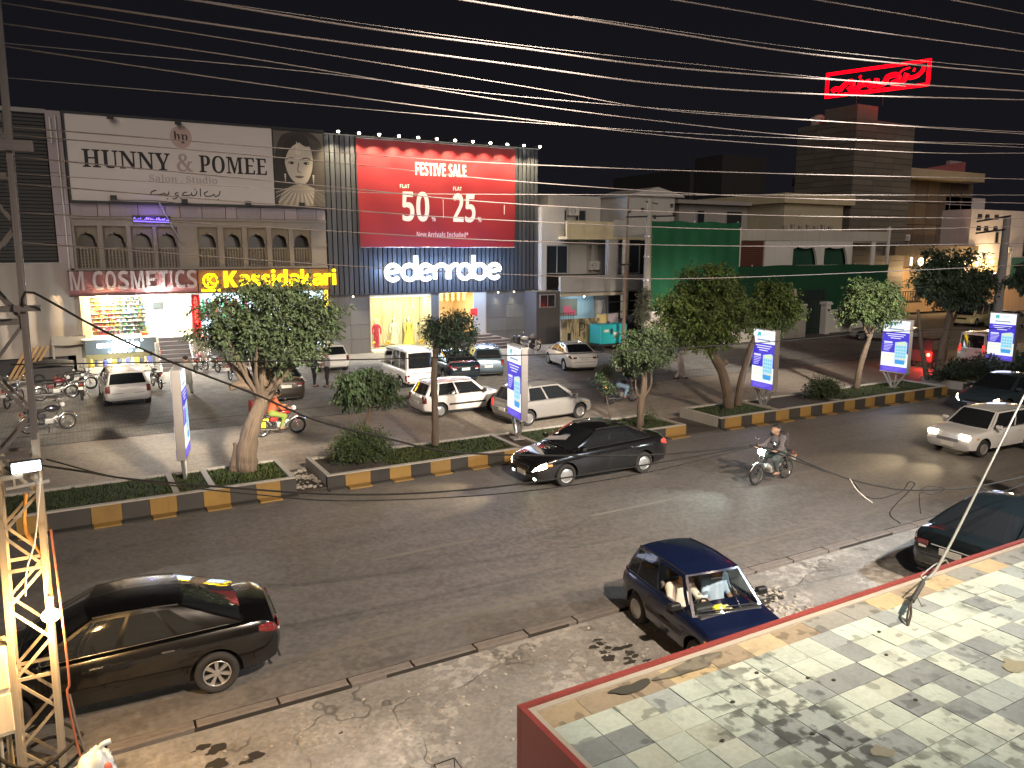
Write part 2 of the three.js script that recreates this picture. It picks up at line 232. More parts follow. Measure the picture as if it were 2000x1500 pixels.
// the gap between the first two islands: trodden earth and rubble
struct('median_gap', [bx(4.6, 5.4, -0.1, 0.06, -21.5, -19.4), bx(17.75, 19.35, -0.1, 0.05, -21.5, -19.4), bx(32.6, 34, -0.1, 0.05, -21.5, -19.4)], M([0.22, 0.19, 0.15], 1, 0, { map: concT, bumpMap: concB, bumpScale: 0.04 }));
struct('median_base', [plane(-60, 160, -22.62, -19.3, -0.02)], M([0.12, 0.11, 0.1], 1, 0, { map: concT }));
{ const g = []; for (let i = 0; i < 90; i++) { const r = rr(0.02, 0.07); g.push(new THREE.IcosahedronGeometry(r, 0).scale(1.2, 0.7, 1).rotateY(rr(0, 6)).translate(rr(4.65, 5.35), 0.06 + r * 0.3, rr(-21.4, -19.5))); }
  const o = new THREE.Mesh(mg(g), mat.concrete); o.name = 'rubble'; o.userData = { kind: 'stuff', label: 'broken stones heaped in the gap between the first two median islands', category: 'rubble' }; scene.add(o); }

// ================= OUR OWN SIDE: tiled canopy roof, building behind the camera =================
{
  const Y = 2.9, zE = -4.47, x0 = 2.57, t = thing('tiled_terrace', 'red rimmed canopy roof paved with pale slate tiles, lower right', 'terrace');
  part(t, 'slab', [bx(x0 + 0.05, 16, 0.5, Y - 0.03, -1.2, 1.0), bx(x0 + 0.05, 16, Y - 0.5, Y - 0.03, zE + 0.05, -1.2)], mat.grey);
  part(t, 'fascia', [bx(x0, 16, Y - 0.55, Y + 0.028, zE, zE + 0.045)], mat.red); part(t, 'fascia', [bx(x0, x0 + 0.045, -0.05, Y + 0.03, zE + 0.05, 1)], mat.red);
  // chipped pale lip along the rim
  part(t, 'mortar_lip', [bx(x0 + 0.05, 16, Y - 0.03, Y + 0.008, zE + 0.05, zE + 0.1), bx(x0 + 0.05, x0 + 0.1, Y - 0.03, Y + 0.009, zE + 0.1, 1)], mat.concrete);
  part(t, 'mortar_bed', [plane(x0 + 0.1, 16, zE + 0.1, 1, Y - 0.012)], M([0.13, 0.125, 0.11], 1, 0, { map: grainT }));
  const tm = [[0.42, 0.49, 0.45], [0.38, 0.45, 0.42], [0.45, 0.51, 0.47], [0.3, 0.355, 0.36], [0.2, 0.23, 0.24], [0.25, 0.29, 0.3], [0.4, 0.45, 0.4]].map((c) => M(c, 0.6, 0, { map: slateT, bumpMap: grainB, bumpScale: 0.004 }));
  const bm = [[0.4, 0.33, 0.2], [0.3, 0.31, 0.28], [0.22, 0.23, 0.22], [0.42, 0.36, 0.24], [0.3, 0.25, 0.17], [0.26, 0.22, 0.16]].map((c) => M(c, 0.7, 0, { map: slateT, bumpMap: grainB, bumpScale: 0.006 }));
  const tile = (xa, xb, za, zb, m, y) => { const g = bx(xa, xb, Y - 0.012, y, za, zb); return part(t, 'tile', g, m); };
  const rest = []; let count = 0;
  const inView = (x, z) => { const v = V(x, Y, z).project(camera); return Math.abs(v.x) < 1.06 && v.y > -1.1 && v.z < 1; };
  // border row of large uneven slates by the rim
  for (let x = x0 + 0.1, i = 0; x < 15; i++) { const w = rr(0.34, 0.52), m = bm[Math.floor(rnd() * 6)]; if (inView(x, zE + 0.2)) { tile(x, x + w - 0.004, zE + 0.1, zE + 0.325, m, Y - rr(0.004, 0.009)); count++; } else rest.push(bx(x, x + w - 0.004, zE + 0.1, zE + 0.325, Y - 0.012, Y - 0.006)); x += w; }
  for (let r = 0; r < 13; r++) for (let c = 0, x = x0 + 0.1 + (r ? 0 : 0); x < 14; c++) {
    const w = 0.262, za = zE + 0.33 + r * 0.236, q = rnd(), m = tm[q < 0.22 ? 0 : q < 0.42 ? 1 : q < 0.6 ? 2 : q < 0.72 ? 3 : q < 0.82 ? 4 : q < 0.9 ? 5 : 6], y = Y + rr(-0.0025, 0.0025), g = [x + rr(0.001, 0.004), x + w - rr(0.002, 0.005), za + 0.002, za + 0.233];
    if (inView(x + w / 2, za + 0.1) && count < 300) { tile(...g, m, y); count++; } else if (x < 9 || inView(x, za)) rest.push(bx(g[0], g[1], Y - 0.012, y, g[2], g[3]));
    x += w;
  }
  const o = part(t, 'tiling', rest, tm[1]); o.userData.kind = 'stuff';
  // mould patches, a dark damp recess by the rim, small droppings
  const mould = M([0.045, 0.045, 0.035], 0.95, 0, { map: grainT });
  part(t, 'hollow', blob(4.1, zE + 0.19, 0.34, Y + 0.0045, 401, 0.22), M([0.16, 0.15, 0.12], 0.9, 0, { map: slateT })); part(t, 'hollow', blob(3.45, zE + 0.2, 0.2, Y + 0.0045, 403, 0.35), mould);
  for (const [x, z] of [[4.46, -3.95], [4.75, -3.7], [4.9, -3.58], [5.6, -3.62], [4.2, -3.2], [3.6, -3.45], [5.9, -3.9], [5.2, -3.1], [4.0, -3.75]]) part(t, 'dropping', ball(0.016, x, Y + 0.006, z, 1.2, 0.5, 1, 8), mould);
  part(t, 'round_stain', blob(6.35, -3.0, 0.14, Y + 0.0045, 409, 0.8), M([0.24, 0.24, 0.17], 0.9, 0, { map: grainT })); part(t, 'round_stain', blob(4.45, -2.85, 0.07, Y + 0.0045, 411, 0.9), M([0.22, 0.22, 0.17], 0.9, 0, { map: grainT }));
  const own = thing('shop_building', 'plain rendered building behind the tiled terrace, outside the picture', 'building');
  part(own, 'wall', [bx(-14, 30, 0, 12, 1.2, 6)], mat.cream); part(own, 'parapet', [bx(-14, 30, 12, 12.9, 1.1, 1.35)], mat.white);
}
camera.updateMatrixWorld();
// ================= FAR SIDE: THE ROW OF SHOPS =================
const glow = { white: GLOW([0.9, 0.95, 1], 9), warm: GLOW([1, 0.8, 0.5], 9), cold: GLOW([0.75, 0.88, 1], 6), yellow: GLOW([1, 0.62, 0.0], 5.5, [0.6, 0.4, 0.02]), red: GLOW([1, 0.0, 0.006], 3, [0.15, 0.0, 0.0]), violet: GLOW([0.12, 0.06, 1], 3), panel: GLOW([1, 0.94, 0.82], 5) };
function arabicStroke(x, pts, w) { x.lineWidth = w; x.lineCap = 'round'; x.lineJoin = 'round'; x.beginPath(); pts.forEach((p, i) => i ? (p.length === 4 ? x.quadraticCurveTo(...p) : x.lineTo(...p)) : x.moveTo(...p)); x.stroke(); }
// --- dark louvred block, hoarding and pillar at the far left ---
{
  const t = thing('louvred_building', 'tall dark building with horizontal louvres at the far left', 'building');
  part(t, 'wall', [bx(-14, -0.46, 0, 12.7, -50, -45.3)], mat.dark);
  const sl = M([0.055, 0.056, 0.055], 0.5);
  for (let i = 0; i < 42; i++) { const y = 5.75 + i * 0.17, g = new THREE.BoxGeometry(13.4, 0.15, 0.03).rotateX(-0.5); part(t, 'louvre', g, sl).position.set(-7.2, y, -45.22 + 0.0); }
  part(t, 'coping', [bx(-14, -0.4, 12.7, 12.9, -50, -45.1)], mat.grey);
  const p = part(t, 'pillar', [bx(-0.44, 0.22, 5.28, 12.84, -46, -44.95)], mat.lilac);
  for (const y of [6.9, 8.4, 9.9, 11.4]) part(p, 'joint', bx(-0.43, 0.21, y, y + 0.02, -44.951, -44.945), mat.dark);
  part(t, 'downpipe', [rod([-0.02, 5.3, -44.88], [-0.02, 12.6, -44.88], 0.035), rod([-0.25, 12.5, -44.88], [-0.25, 11.3, -44.88], 0.04)], mat.white);
  const h = thing('hoarding_sheet', 'creased grey cloth hoarding hung beneath the dark louvres', 'hoarding');
  part(h, 'cloth', grid(60, 20, (u, v) => { const x = lerp(-9, 0.05, u); return [x, lerp(0.9, 5.55, v), -44.98 + 0.05 * Math.sin(x * 5.3 + 0.6 * v) + 0.06 * vn(x * 2.3, v * 3, 999, 999, 3)]; }), M([0.36, 0.33, 0.3], 0.9, 0, { map: wallT, side: THREE.DoubleSide }));
  part(h, 'rail', [rod([-9, 5.56, -44.95], [0.05, 5.56, -44.95], 0.03)], mat.steel);
  const aw = thing('awning', 'small dark sagging awning left of the lit basement shop', 'awning');
  part(aw, 'sheet', grid(8, 5, (u, v) => [lerp(-1.1, 0.4, u), 1.95 - 0.35 * v - 0.06 * Math.sin(u * PI), lerp(-44.9, -43.9, v)]), M([0.09, 0.09, 0.085], 0.9, 0, { side: THREE.DoubleSide }));
  part(aw, 'post', rod([-1.05, 0, -44.0], [-1.05, 1.62, -44.0], 0.05), mat.concrete);
  const pk = thing('timber_pile', 'leaning timber boards beside the awning at the left', 'timber');
  for (let i = 0; i < 5; i++) part(pk, 'plank', bar([-2.2 - i * 0.2, 0.02, -43.9 + i * 0.05], [-1.25 - i * 0.22, 1.5, -44.5], 0.12, 0.03), mat.wood);
  const fl = thing('parked_cart', 'dark covered stall cart behind the motorbikes at left', 'cart', [-1.1, 0, -42.6]);
  part(fl, 'cover', grid(10, 6, (u, v) => [lerp(-0.9, 0.9, u), 0.95 + 0.12 * Math.sin(u * PI) - 0.5 * Math.abs(v - 0.5), lerp(-0.5, 0.5, v)]), mat.dark); part(fl, 'body', rbx(1.7, 0.6, 0.9, 0.04, 0, 0.42, 0), mat.dark);
  for (const x of [-0.6, 0.6]) part(fl, 'wheel', new THREE.TorusGeometry(0.2, 0.035, 6, 16).translate(x, 0.23, 0.5), mat.rubber);
}
// --- the salon and cosmetics building ---
const PX = 13.08;
{
  const t = thing('commercial_building', 'stone and lilac clad shop building under the white salon billboard', 'building');
  part(t, 'wall', [bx(0.24, PX, 7.9, 12.5, -52, -45.5), bx(0.24, PX, 3.9, 5.2, -52, -45.2), bx(0.24, PX, 5.2, 7.9, -52, -46.4)], mat.lilac);
  part(t, 'ledge', [bx(0.2, PX, 7.74, 7.86, -45.5, -44.86)], mat.stone); part(t, 'ledge', [bx(0.2, PX, 5.16, 5.28, -46.4, -44.84)], mat.stone);
  // lilac panels above the arcade
  const pm = [[0.34, 0.29, 0.31], [0.38, 0.32, 0.34], [0.31, 0.27, 0.29]].map((c) => M(c, 0.5, 0, { map: wallT }));
  for (let i = 0, x = 0.26; x < PX - 0.1; i++) { const w = Math.min([1.2, 0.55, 1.3, 1.3, 0.7, 1.1][i % 6], PX - x); part(t, 'panel', bx(x + 0.015, x + w - 0.015, 7.88, 8.62, -45.2, -45.02 + rr(0, 0.02)), pm[i % 3]); x += w; }
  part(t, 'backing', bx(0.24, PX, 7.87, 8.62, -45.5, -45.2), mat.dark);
  // arcade of pierced screens
  const arch = (x0, x1) => { const s = new THREE.Shape([[x0, 5.28], [x1, 5.28], [x1, 7.4], [x0, 7.4]].map((p) => new THREE.Vector2(...p))), m = (x0 + x1) / 2, w = (x1 - x0) / 2, h = new THREE.Path();
    h.moveTo(x0 + 0.06, 5.29); h.lineTo(x1 - 0.06, 5.29); h.lineTo(x1 - 0.06, 6.5); h.lineTo(x1 - 0.2 * w, 6.6); h.quadraticCurveTo(x1 - 0.25 * w, 7.0, m + 0.05, 7.02); h.lineTo(m, 7.12); h.lineTo(m - 0.05, 7.02); h.quadraticCurveTo(x0 + 0.25 * w, 7.0, x0 + 0.2 * w, 6.6); h.lineTo(x0 + 0.06, 6.5); h.closePath(); s.holes.push(h);
    return new THREE.ExtrudeGeometry(s, { depth: 0.12, bevelEnabled: false }).translate(0, 0, -45.35); };
  const bays = [[0.35, 1.36], [1.6, 2.68], [2.88, 3.92], [4.1, 5.12], [6.1, 7.12], [7.42, 8.4], [8.66, 9.72], [9.98, 10.95], [11.2, 12.2]];
  const edges = [0.24, ...bays.flatMap(([a, b]) => [a, b]), PX];
  for (let i = 0; i < edges.length; i += 2) part(t, 'pier', [bx(edges[i], edges[i + 1], 5.28, 7.4, -45.4, -45.02), bx(edges[i] - 0.03, edges[i + 1] + 0.03, 6.42, 6.54, -45.4, -44.99)], mat.stone);
  part(t, 'lintel', bx(0.24, PX, 7.4, 7.74, -45.5, -45.0), mat.stone);
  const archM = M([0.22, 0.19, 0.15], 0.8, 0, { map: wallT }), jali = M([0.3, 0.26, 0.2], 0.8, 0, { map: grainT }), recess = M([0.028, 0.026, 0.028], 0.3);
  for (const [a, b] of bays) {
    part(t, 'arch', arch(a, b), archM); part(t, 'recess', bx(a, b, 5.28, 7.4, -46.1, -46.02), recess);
    const g = []; for (let i = 0; i <= 6; i++) { const x = lerp(a + 0.06, b - 0.06, i / 6); g.push(bx(x - 0.018, x + 0.018, 5.29, 6.3, -45.34, -45.3)); }
    for (let i = 0; i < 6; i++) for (let j = 0; j < 7; j++) { const x = lerp(a + 0.06, b - 0.06, (i + 0.5) / 6), y = 5.36 + j * 0.145; g.push(new THREE.TorusGeometry(0.055, 0.016, 4, 6).translate(x, y, -45.32)); }
    g.push(bx(a + 0.06, b - 0.06, 6.26, 6.32, -45.35, -45.29)); part(t, 'lattice_screen', g, jali);
  }
  part(t, 'steel_strut', [rod([4.3, 8.6, -44.6], [5.25, 6.6, -44.95], 0.035)], mat.steel);
  // ground storey: raised shops behind glass, plinth, room shells
  const wf = M([0.62, 0.6, 0.54], 0.7, 0, { map: wallT });
  part(t, 'room', [bx(0.24, 5.9, 1.45, 1.6, -49.5, -44.95), bx(0.3, 5.9, 1.6, 3.92, -49.6, -49.5), bx(0.24, 0.42, 1.6, 3.92, -49.5, -45.1), bx(5.72, 6.0, 1.6, 3.92, -49.5, -45.0), bx(0.42, 5.72, 3.86, 3.9, -49.5, -45.0)], M([0.66, 0.6, 0.46], 0.5, 0, { map: grainT }), 'bright cream shop room');
  part(t, 'room', [bx(6.0, PX, 1.45, 1.6, -50, -44.95), bx(6.0, PX, 1.6, 3.92, -50.1, -50), bx(12.75, PX, 0, 3.92, -50, -45.05), bx(6.0, PX, 3.86, 3.9, -50, -45.0)], M([0.62, 0.68, 0.7], 0.4, 0, { map: grainT }), 'cool white shop room');
  part(t, 'plinth', [bx(3.5, 3.66, 0, 1.45, -46, -43.6), bx(5.3, 6.05, 0, 1.6, -46, -44.0), bx(8.1, PX, 0, 1.45, -46, -44.9), bx(-0.1, 0.24, 0, 5.2, -46.4, -45.0)], mat.concrete);
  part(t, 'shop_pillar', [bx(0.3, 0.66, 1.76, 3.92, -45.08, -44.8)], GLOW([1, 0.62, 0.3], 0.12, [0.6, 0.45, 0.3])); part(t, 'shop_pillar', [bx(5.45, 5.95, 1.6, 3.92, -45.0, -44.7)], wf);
  part(t, 'window_frame', [bx(0.66, 3.5, 1.72, 1.8, -44.98, -44.9), bx(3.42, 3.5, 1.8, 3.88, -44.98, -44.9), bx(0.66, 3.5, 3.8, 3.88, -44.98, -44.9)], mat.steel);
  part(t, 'window', bx(0.66, 3.42, 1.8, 3.8, -44.95, -44.94), mat.glass);
  part(t, 'glass_door', [bx(3.6, 4.4, 1.62, 3.7, -45.3, -45.29)], mat.glass); part(t, 'door_frame', [bx(3.55, 3.6, 1.6, 3.8, -45.32, -45.27), bx(4.4, 4.45, 1.6, 3.8, -45.32, -45.27), bx(5.3, 5.35, 1.6, 3.8, -45.32, -45.27), bx(3.55, 5.4, 3.7, 3.76, -45.32, -45.27)], mat.steel);
  const cl = part(t, 'ceiling_light', [bx(1, 5.2, 3.83, 3.855, -48.6, -46)], glow.panel); part(t, 'ceiling_light', [bx(6.6, 12.4, 3.83, 3.855, -49, -46)], glow.cold);
  lampRect([3.1, 3.8, -47.3], [3.1, 0, -47.3], 4.2, 2.6, [1, 0.88, 0.66], 14); lampRect([9.5, 3.8, -47.5], [9.5, 0, -47.5], 5.8, 3, [0.8, 0.92, 1], 9);
  // posters on the white shop door and a dark screen
  part(t, 'poster', [bx(4.5, 5.2, 2.0, 3.3, -49.49, -49.47), bx(4.05, 4.35, 2.1, 3.4, -49.49, -49.47)], M([0.6, 0.6, 0.62], 0.5)); part(t, 'poster', bx(3.75, 4.3, 3.0, 3.4, -46.4, -46.38), mat.dark);
  part(t, 'yellow_strip', bx(12.86, 13.02, 2.9, 3.86, -45.02, -44.95), glow.yellow);
  // stock: shelf walls of small packets
  const hues = [[0.6, 0.06, 0.05], [0.65, 0.3, 0.05], [0.5, 0.5, 0.45], [0.05, 0.12, 0.3], [0.55, 0.1, 0.25], [0.08, 0.07, 0.06], [0.6, 0.5, 0.1], [0.1, 0.3, 0.15]].map((c) => M(c, 0.4));
  const shelf = thing('display_shelf', 'shop shelves crammed with small colourful packets behind the left window', 'shelf');
  for (let r = 0; r < 9; r++) { part(shelf, 'board', bx(0.75, 3.35, 1.82 + r * 0.22, 1.835 + r * 0.22, -45.7, -45.3), mat.white); } part(shelf, 'back_panel', bx(0.75, 3.35, 1.8, 3.8, -45.74, -45.7), M([0.4, 0.3, 0.2], 0.7));
  const packs = hues.map(() => []);
  for (let r = 0; r < 9; r++) for (let x = 0.8; x < 3.3;) { const w = rr(0.05, 0.15), h = rr(0.08, 0.19), red = x < 1.9 ? [0, 1, 4, 6, 0, 1, 2] : [2, 5, 5, 2, 3, 7, 1], k = red[Math.floor(rnd() * red.length)]; packs[k].push(bx(x, x + w * 0.92, 1.836 + r * 0.22, 1.836 + r * 0.22 + h, -45.6, -45.38 + rr(-0.05, 0.04))); x += w; }
  packs.forEach((g, k) => { if (g.length) { const o = part(shelf, 'packets', g, hues[k]); o.userData.kind = 'stuff'; } });
  const rail = thing('clothes_rail', 'bright garments hanging inside the cool white shop, left end', 'clothes rail');
  part(rail, 'rail', rod([6.3, 3.5, -46.8], [9, 3.5, -46.8], 0.02), mat.chrome);
  for (let i = 0; i < 14; i++) { const x = 6.4 + i * 0.18, hh = rr(0.9, 1.3); part(rail, 'garment', grid(4, 6, (u, v) => [x + (u - 0.5) * 0.15, 3.45 - v * hh, -46.8 + 0.04 * Math.sin(u * 9 + i) + 0.05 * v]), M([[0.1, 0.5, 0.2], [0.6, 0.1, 0.3], [0.1, 0.4, 0.5], [0.6, 0.45, 0.1], [0.5, 0.1, 0.1], [0.5, 0.5, 0.55]][i % 6], 0.8, 0, { side: THREE.DoubleSide })); }
  const wr = thing('flower_wreath', 'dark red round wreath standing in the cool white shop doorway', 'wreath'); part(wr, 'ring', new THREE.TorusGeometry(0.3, 0.11, 7, 20).translate(7.6, 2.9, -45.3), M([0.25, 0.06, 0.06], 0.9, 0, { bumpMap: grainB, bumpScale: 0.05 })); part(wr, 'stand', [rod([7.5, 1.6, -45.3], [7.6, 2.6, -45.3], 0.015), rod([7.75, 1.6, -45.3], [7.6, 2.6, -45.3], 0.015)], mat.dark);
  const pot = thing('flower_pot', 'orange clay pot on the shop floor edge by the stairs', 'flower pot', [3.15, 1.6, -44.75]); part(pot, 'pot', new THREE.LatheGeometry([[0, 0], [0.14, 0], [0.19, 0.3], [0.21, 0.3], [0.21, 0.37], [0.17, 0.37], [0.15, 0.1], [0, 0.1]].map((p) => new THREE.Vector2(...p)), 16), M([0.5, 0.16, 0.06], 0.8));
  for (let i = 0; i < 5; i++) part(pot, 'leaf', grid(2, 4, (u, v) => [(u - 0.5) * 0.08 * Math.sin(v * PI) + 0.12 * v * Math.cos(i * 1.3), 0.3 + 0.45 * v - 0.1 * v * v, 0.12 * v * Math.sin(i * 1.3)]), M([0.2, 0.3, 0.12], 0.7, 0, { side: THREE.DoubleSide }));
  part(t, 'shop_ledge', bx(0.3, 3.6, 1.6, 1.72, -45.1, -44.55), M([0.55, 0.42, 0.26], 0.6, 0, { map: grainT }));
  // basement shop
  part(t, 'room', [bx(0.24, 3.5, 0, 0.03, -48, -45), bx(0.24, 3.5, 0, 1.45, -47.4, -47.3), bx(0.24, 0.34, 0, 1.45, -47.3, -45)], M([0.5, 0.48, 0.36], 0.6, 0, { map: grainT }), 'dim yellow basement shop');
  part(t, 'ceiling_light', bx(0.8, 3.2, 1.41, 1.44, -46.6, -45.6), GLOW([1, 0.9, 0.6], 3)); lampRect([2, 1.38, -46.1], [2, 0, -46.1], 2.4, 1, [1, 0.9, 0.62], 5);
}
function stair(label, x0, x1, zTop, n, H, depth, mA) {
  const t = thing('stone_staircase', label, 'staircase');
  for (let i = 0; i < n; i++) { const y = H * (n - i) / n, z0 = zTop + i * depth; part(t, 'step', [bx(x0, x1, 0, y - 0.03, z0, z0 + depth - 0.012), bx(x0, x1, y - 0.03, y, z0 - 0.01, z0 + depth + 0.02)], mA[i % 2]); }
  return t;
}
const stepM = [M([0.1, 0.095, 0.1], 0.4, 0, { map: grainT }), M([0.12, 0.11, 0.115], 0.4, 0, { map: grainT })];
for (const [label, x0, x1] of [['dark stone shop stairs between the basement shop and the red vertical sign', 3.72, 5.22], ['dark stone shop stairs right of the red vertical sign, behind the big tree', 6.12, 8.0]]) {
  const t = stair(label, x0, x1, -44.95, 8, 1.6, 0.235, stepM);
  for (const x of [x0 - 0.05, x1 + 0.05]) { part(t, 'side_wall', ext([[0, 0], [2.0, 0], [2.0, 0.15], [0, 1.72]], 0.08).rotateY(-PI / 2).translate(x + 0.04, 0, -44.97), mat.white);
    part(t, 'handrail', [rod([x, 2.5, -44.9], [x, 0.95, -43.0], 0.022), ...[0, 0.25, 0.5, 0.75, 1].map((k) => rod([x, lerp(2.5, 0.95, k), lerp(-44.9, -43.0, k)], [x, lerp(1.65, 0.1, k), lerp(-44.9, -43.0, k)], 0.014))], mat.chrome); }
}
// --- salon billboard ---
const signTex = canvasTex(1640, 660, (x, w, h) => {
  x.fillStyle = '#cfc9c4'; x.fillRect(0, 0, w, h); x.fillStyle = '#b79f98'; x.beginPath(); x.ellipse(870, 120, 88, 92, 0, 0, 7); x.fill();
  x.fillStyle = '#2a2626'; x.font = 'bold 92px serif'; x.textAlign = 'center'; x.fillText('hp', 868, 148);
  x.font = 'bold 196px serif'; x.textAlign = 'left'; x.fillStyle = '#1d191b'; const fit = (s, a, b, y) => { const k = (b - a) / x.measureText(s).width; x.save(); x.translate(a, y); x.scale(k, 1); x.fillText(s, 0, 0); x.restore(); };
  fit('HUNNY', 95, 770, 400); fit('POMEE', 1000, 1590, 400); x.fillStyle = '#a59390'; fit('&', 812, 955, 400); x.font = 'bold 78px serif'; x.fillStyle = '#a59b98'; fit('Salon . Studio', 590, 1150, 495);
  x.strokeStyle = '#2a2626'; const A = (p, k = 9) => arabicStroke(x, p, k);
  A([[1165, 555], [1160, 600, 1120, 600], [1110, 580]]); A([[1110, 585], [1080, 605, 1040, 600], [1030, 575], [1060, 560]]); A([[1000, 540], [998, 600]]); A([[970, 560], [968, 600, 930, 600], [925, 575]]); A([[925, 590], [890, 605, 850, 598], [858, 570, 885, 572]]);
  A([[815, 600], [800, 635, 770, 630]]); A([[815, 580], [790, 575, 792, 598], [815, 600]]); A([[740, 575], [745, 605, 710, 598], [705, 585]]); A([[705, 590], [650, 605, 600, 598], [590, 575, 640, 565]], 10); for (const [a, b] of [[1140, 620], [950, 540], [830, 622], [720, 625]]) { x.fillStyle = '#2a2626'; x.fillRect(a, b, 12, 10); }
});
const faceTex = canvasTex(460, 680, (x, w, h) => { // a plain printed portrait in black and white
  x.fillStyle = '#6b655f'; x.fillRect(0, 0, w, h); x.translate(-62, -40); x.scale(1.27, 1.12); const S = (c, p) => { x.fillStyle = c; x.beginPath(); x.moveTo(p[0], p[1]); for (let i = 2; i < p.length; i += 4) x.quadraticCurveTo(p[i], p[i + 1], p[i + 2], p[i + 3]); x.closePath(); x.fill(); };
  S('#383430', [40, 680, 20, 200, 110, 70, 200, 10, 320, 40, 430, 90, 420, 330, 440, 560, 430, 680]);
  S('#a9a298', [60, 680, 60, 520, 190, 470, 250, 450, 300, 480, 420, 520, 450, 680]);
  S('#cfc8bc', [120, 240, 110, 120, 210, 100, 320, 100, 330, 230, 335, 350, 285, 440, 235, 500, 180, 440, 125, 380, 120, 240]);
  S('#2f2b28', [105, 330, 80, 150, 180, 70, 250, 30, 330, 110, 300, 190, 235, 120, 150, 160, 130, 260, 120, 300, 105, 330]);
  x.strokeStyle = '#2a2624'; x.lineCap = 'round'; const Ln = (p, k) => arabicStroke(x, p, k); Ln([[140, 262], [165, 240, 200, 258]], 8); Ln([[250, 255], [285, 236, 312, 256]], 8);
  x.fillStyle = '#1c1918'; for (const a of [168, 282]) { x.beginPath(); x.ellipse(a, 290, 22, 11, 0, 0, 7); x.fill(); } x.fillStyle = '#e8e2d8'; for (const a of [158, 292]) { x.beginPath(); x.ellipse(a, 291, 6, 5, 0, 0, 7); x.fill(); }
  Ln([[225, 290], [212, 350, 218, 362], [236, 366]], 5); x.fillStyle = '#6d5c56'; x.beginPath(); x.moveTo(190, 402); x.quadraticCurveTo(226, 385, 262, 400); x.quadraticCurveTo(226, 430, 190, 402); x.fill();
  x.strokeStyle = '#e9e4da'; Ln([[215, 118], [220, 160], [222, 190]], 5); x.fillStyle = '#efeae0'; for (let i = 0; i < 8; i++) { x.beginPath(); x.arc(222 + 14 * Math.cos(i * 0.785), 200 + 14 * Math.sin(i * 0.785), 5, 0, 7); x.fill(); }
  for (let r = 0; r < 9; r++) for (let i = 0; i < 26; i++) { const a = 0.25 + i / 26 * 2.6; x.fillStyle = i % 2 ? '#ddd6ca' : '#7c756c'; x.beginPath(); x.arc(235 + Math.cos(a) * (120 + r * 15), 480 + Math.sin(a) * (70 + r * 15), 5, 0, 7); x.fill(); }
  for (const a of [122, 330]) for (let i = 0; i < 5; i++) { x.fillStyle = '#e8e2d6'; x.beginPath(); x.arc(a, 390 + i * 16, 8 - i, 0, 7); x.fill(); }
  for (let i = 0; i < 60; i++) { x.strokeStyle = i % 2 ? '#6a645d' : '#2e2a27'; const b = 330 + i * 1.7; Ln([[b - 40, 60 + i], [b + 40, 300, b - 10, 640]], 1.2); }
});
{
  const t = thing('salon_billboard', 'wide white salon billboard with black serif lettering and a printed portrait', 'billboard'), z = -44.72;
  part(t, 'board', bx(0.36, 10.2, 8.62, 12.72, z - 0.3, z), M([0.55, 0.54, 0.52], 0.7)); const pm = M([0.86, 0.84, 0.82], 0.65, 0, { map: signTex });
  part(t, 'print', new THREE.PlaneGeometry(9.8, 4.06).translate(5.28, 10.67, z + 0.004), pm);
  part(t, 'board', bx(10.2, 13.08, 8.62, 12.72, z - 0.3, z - 0.02), mat.dark); part(t, 'portrait', new THREE.PlaneGeometry(2.74, 4.0).translate(11.66, 10.65, z - 0.014), M([0.8, 0.76, 0.68], 0.65, 0, { map: faceTex }));
  part(t, 'frame', [bx(0.28, 13.1, 8.5, 8.62, z - 0.32, z + 0.06), bx(0.26, 0.36, 8.62, 12.72, z - 0.32, z + 0.05), bx(0.28, 13.1, 12.72, 12.84, z - 0.32, z + 0.03)], mat.dark);
  for (const [x, y] of [[2.35, 12.66], [5.45, 12.62], [2.2, 8.78], [5.5, 8.7], [8.7, 8.68], [11.6, 8.7]]) part(t, 'flood_lamp', [rbx(0.3, 0.22, 0.18, 0.02, x, y, z + 0.35), rod([x, y, z + 0.35], [x, y + (y > 10 ? 0.15 : -0.1), z], 0.02)], mat.dark);
  part(t, 'fascia_cable', tube([[2, 8.66, z + 0.07], [4, 8.7, z + 0.1], [5.2, 8.6, z + 0.1]], 0.02), mat.wire);
}
{ // small violet neon lettering on the ledge
  const t = thing('neon_sign', 'small violet neon lettering under the salon billboard', 'neon sign', [3.05, 7.62, -44.8]);
  part(t, 'backing', bx(-0.05, 1.75, -0.03, 0.32, -0.05, -0.02), mat.dark);
  const g = []; for (let i = 0; i < 9; i++) { const x = i * 0.19; g.push(tube([[x, 0.05, 0], [x + 0.05, 0.24 - 0.06 * (i % 3), 0.01], [x + 0.1, 0.07, 0], [x + 0.16, 0.16 + 0.05 * (i % 2), 0]], 0.022, 14)); } g.push(rod([0, 0.02, 0], [1.7, 0.0, 0], 0.018)); part(t, 'neon_tube', g, glow.violet);
  lampPoint([3.9, 7.8, -44.4], [0.2, 0.1, 1], 2, 3);
}
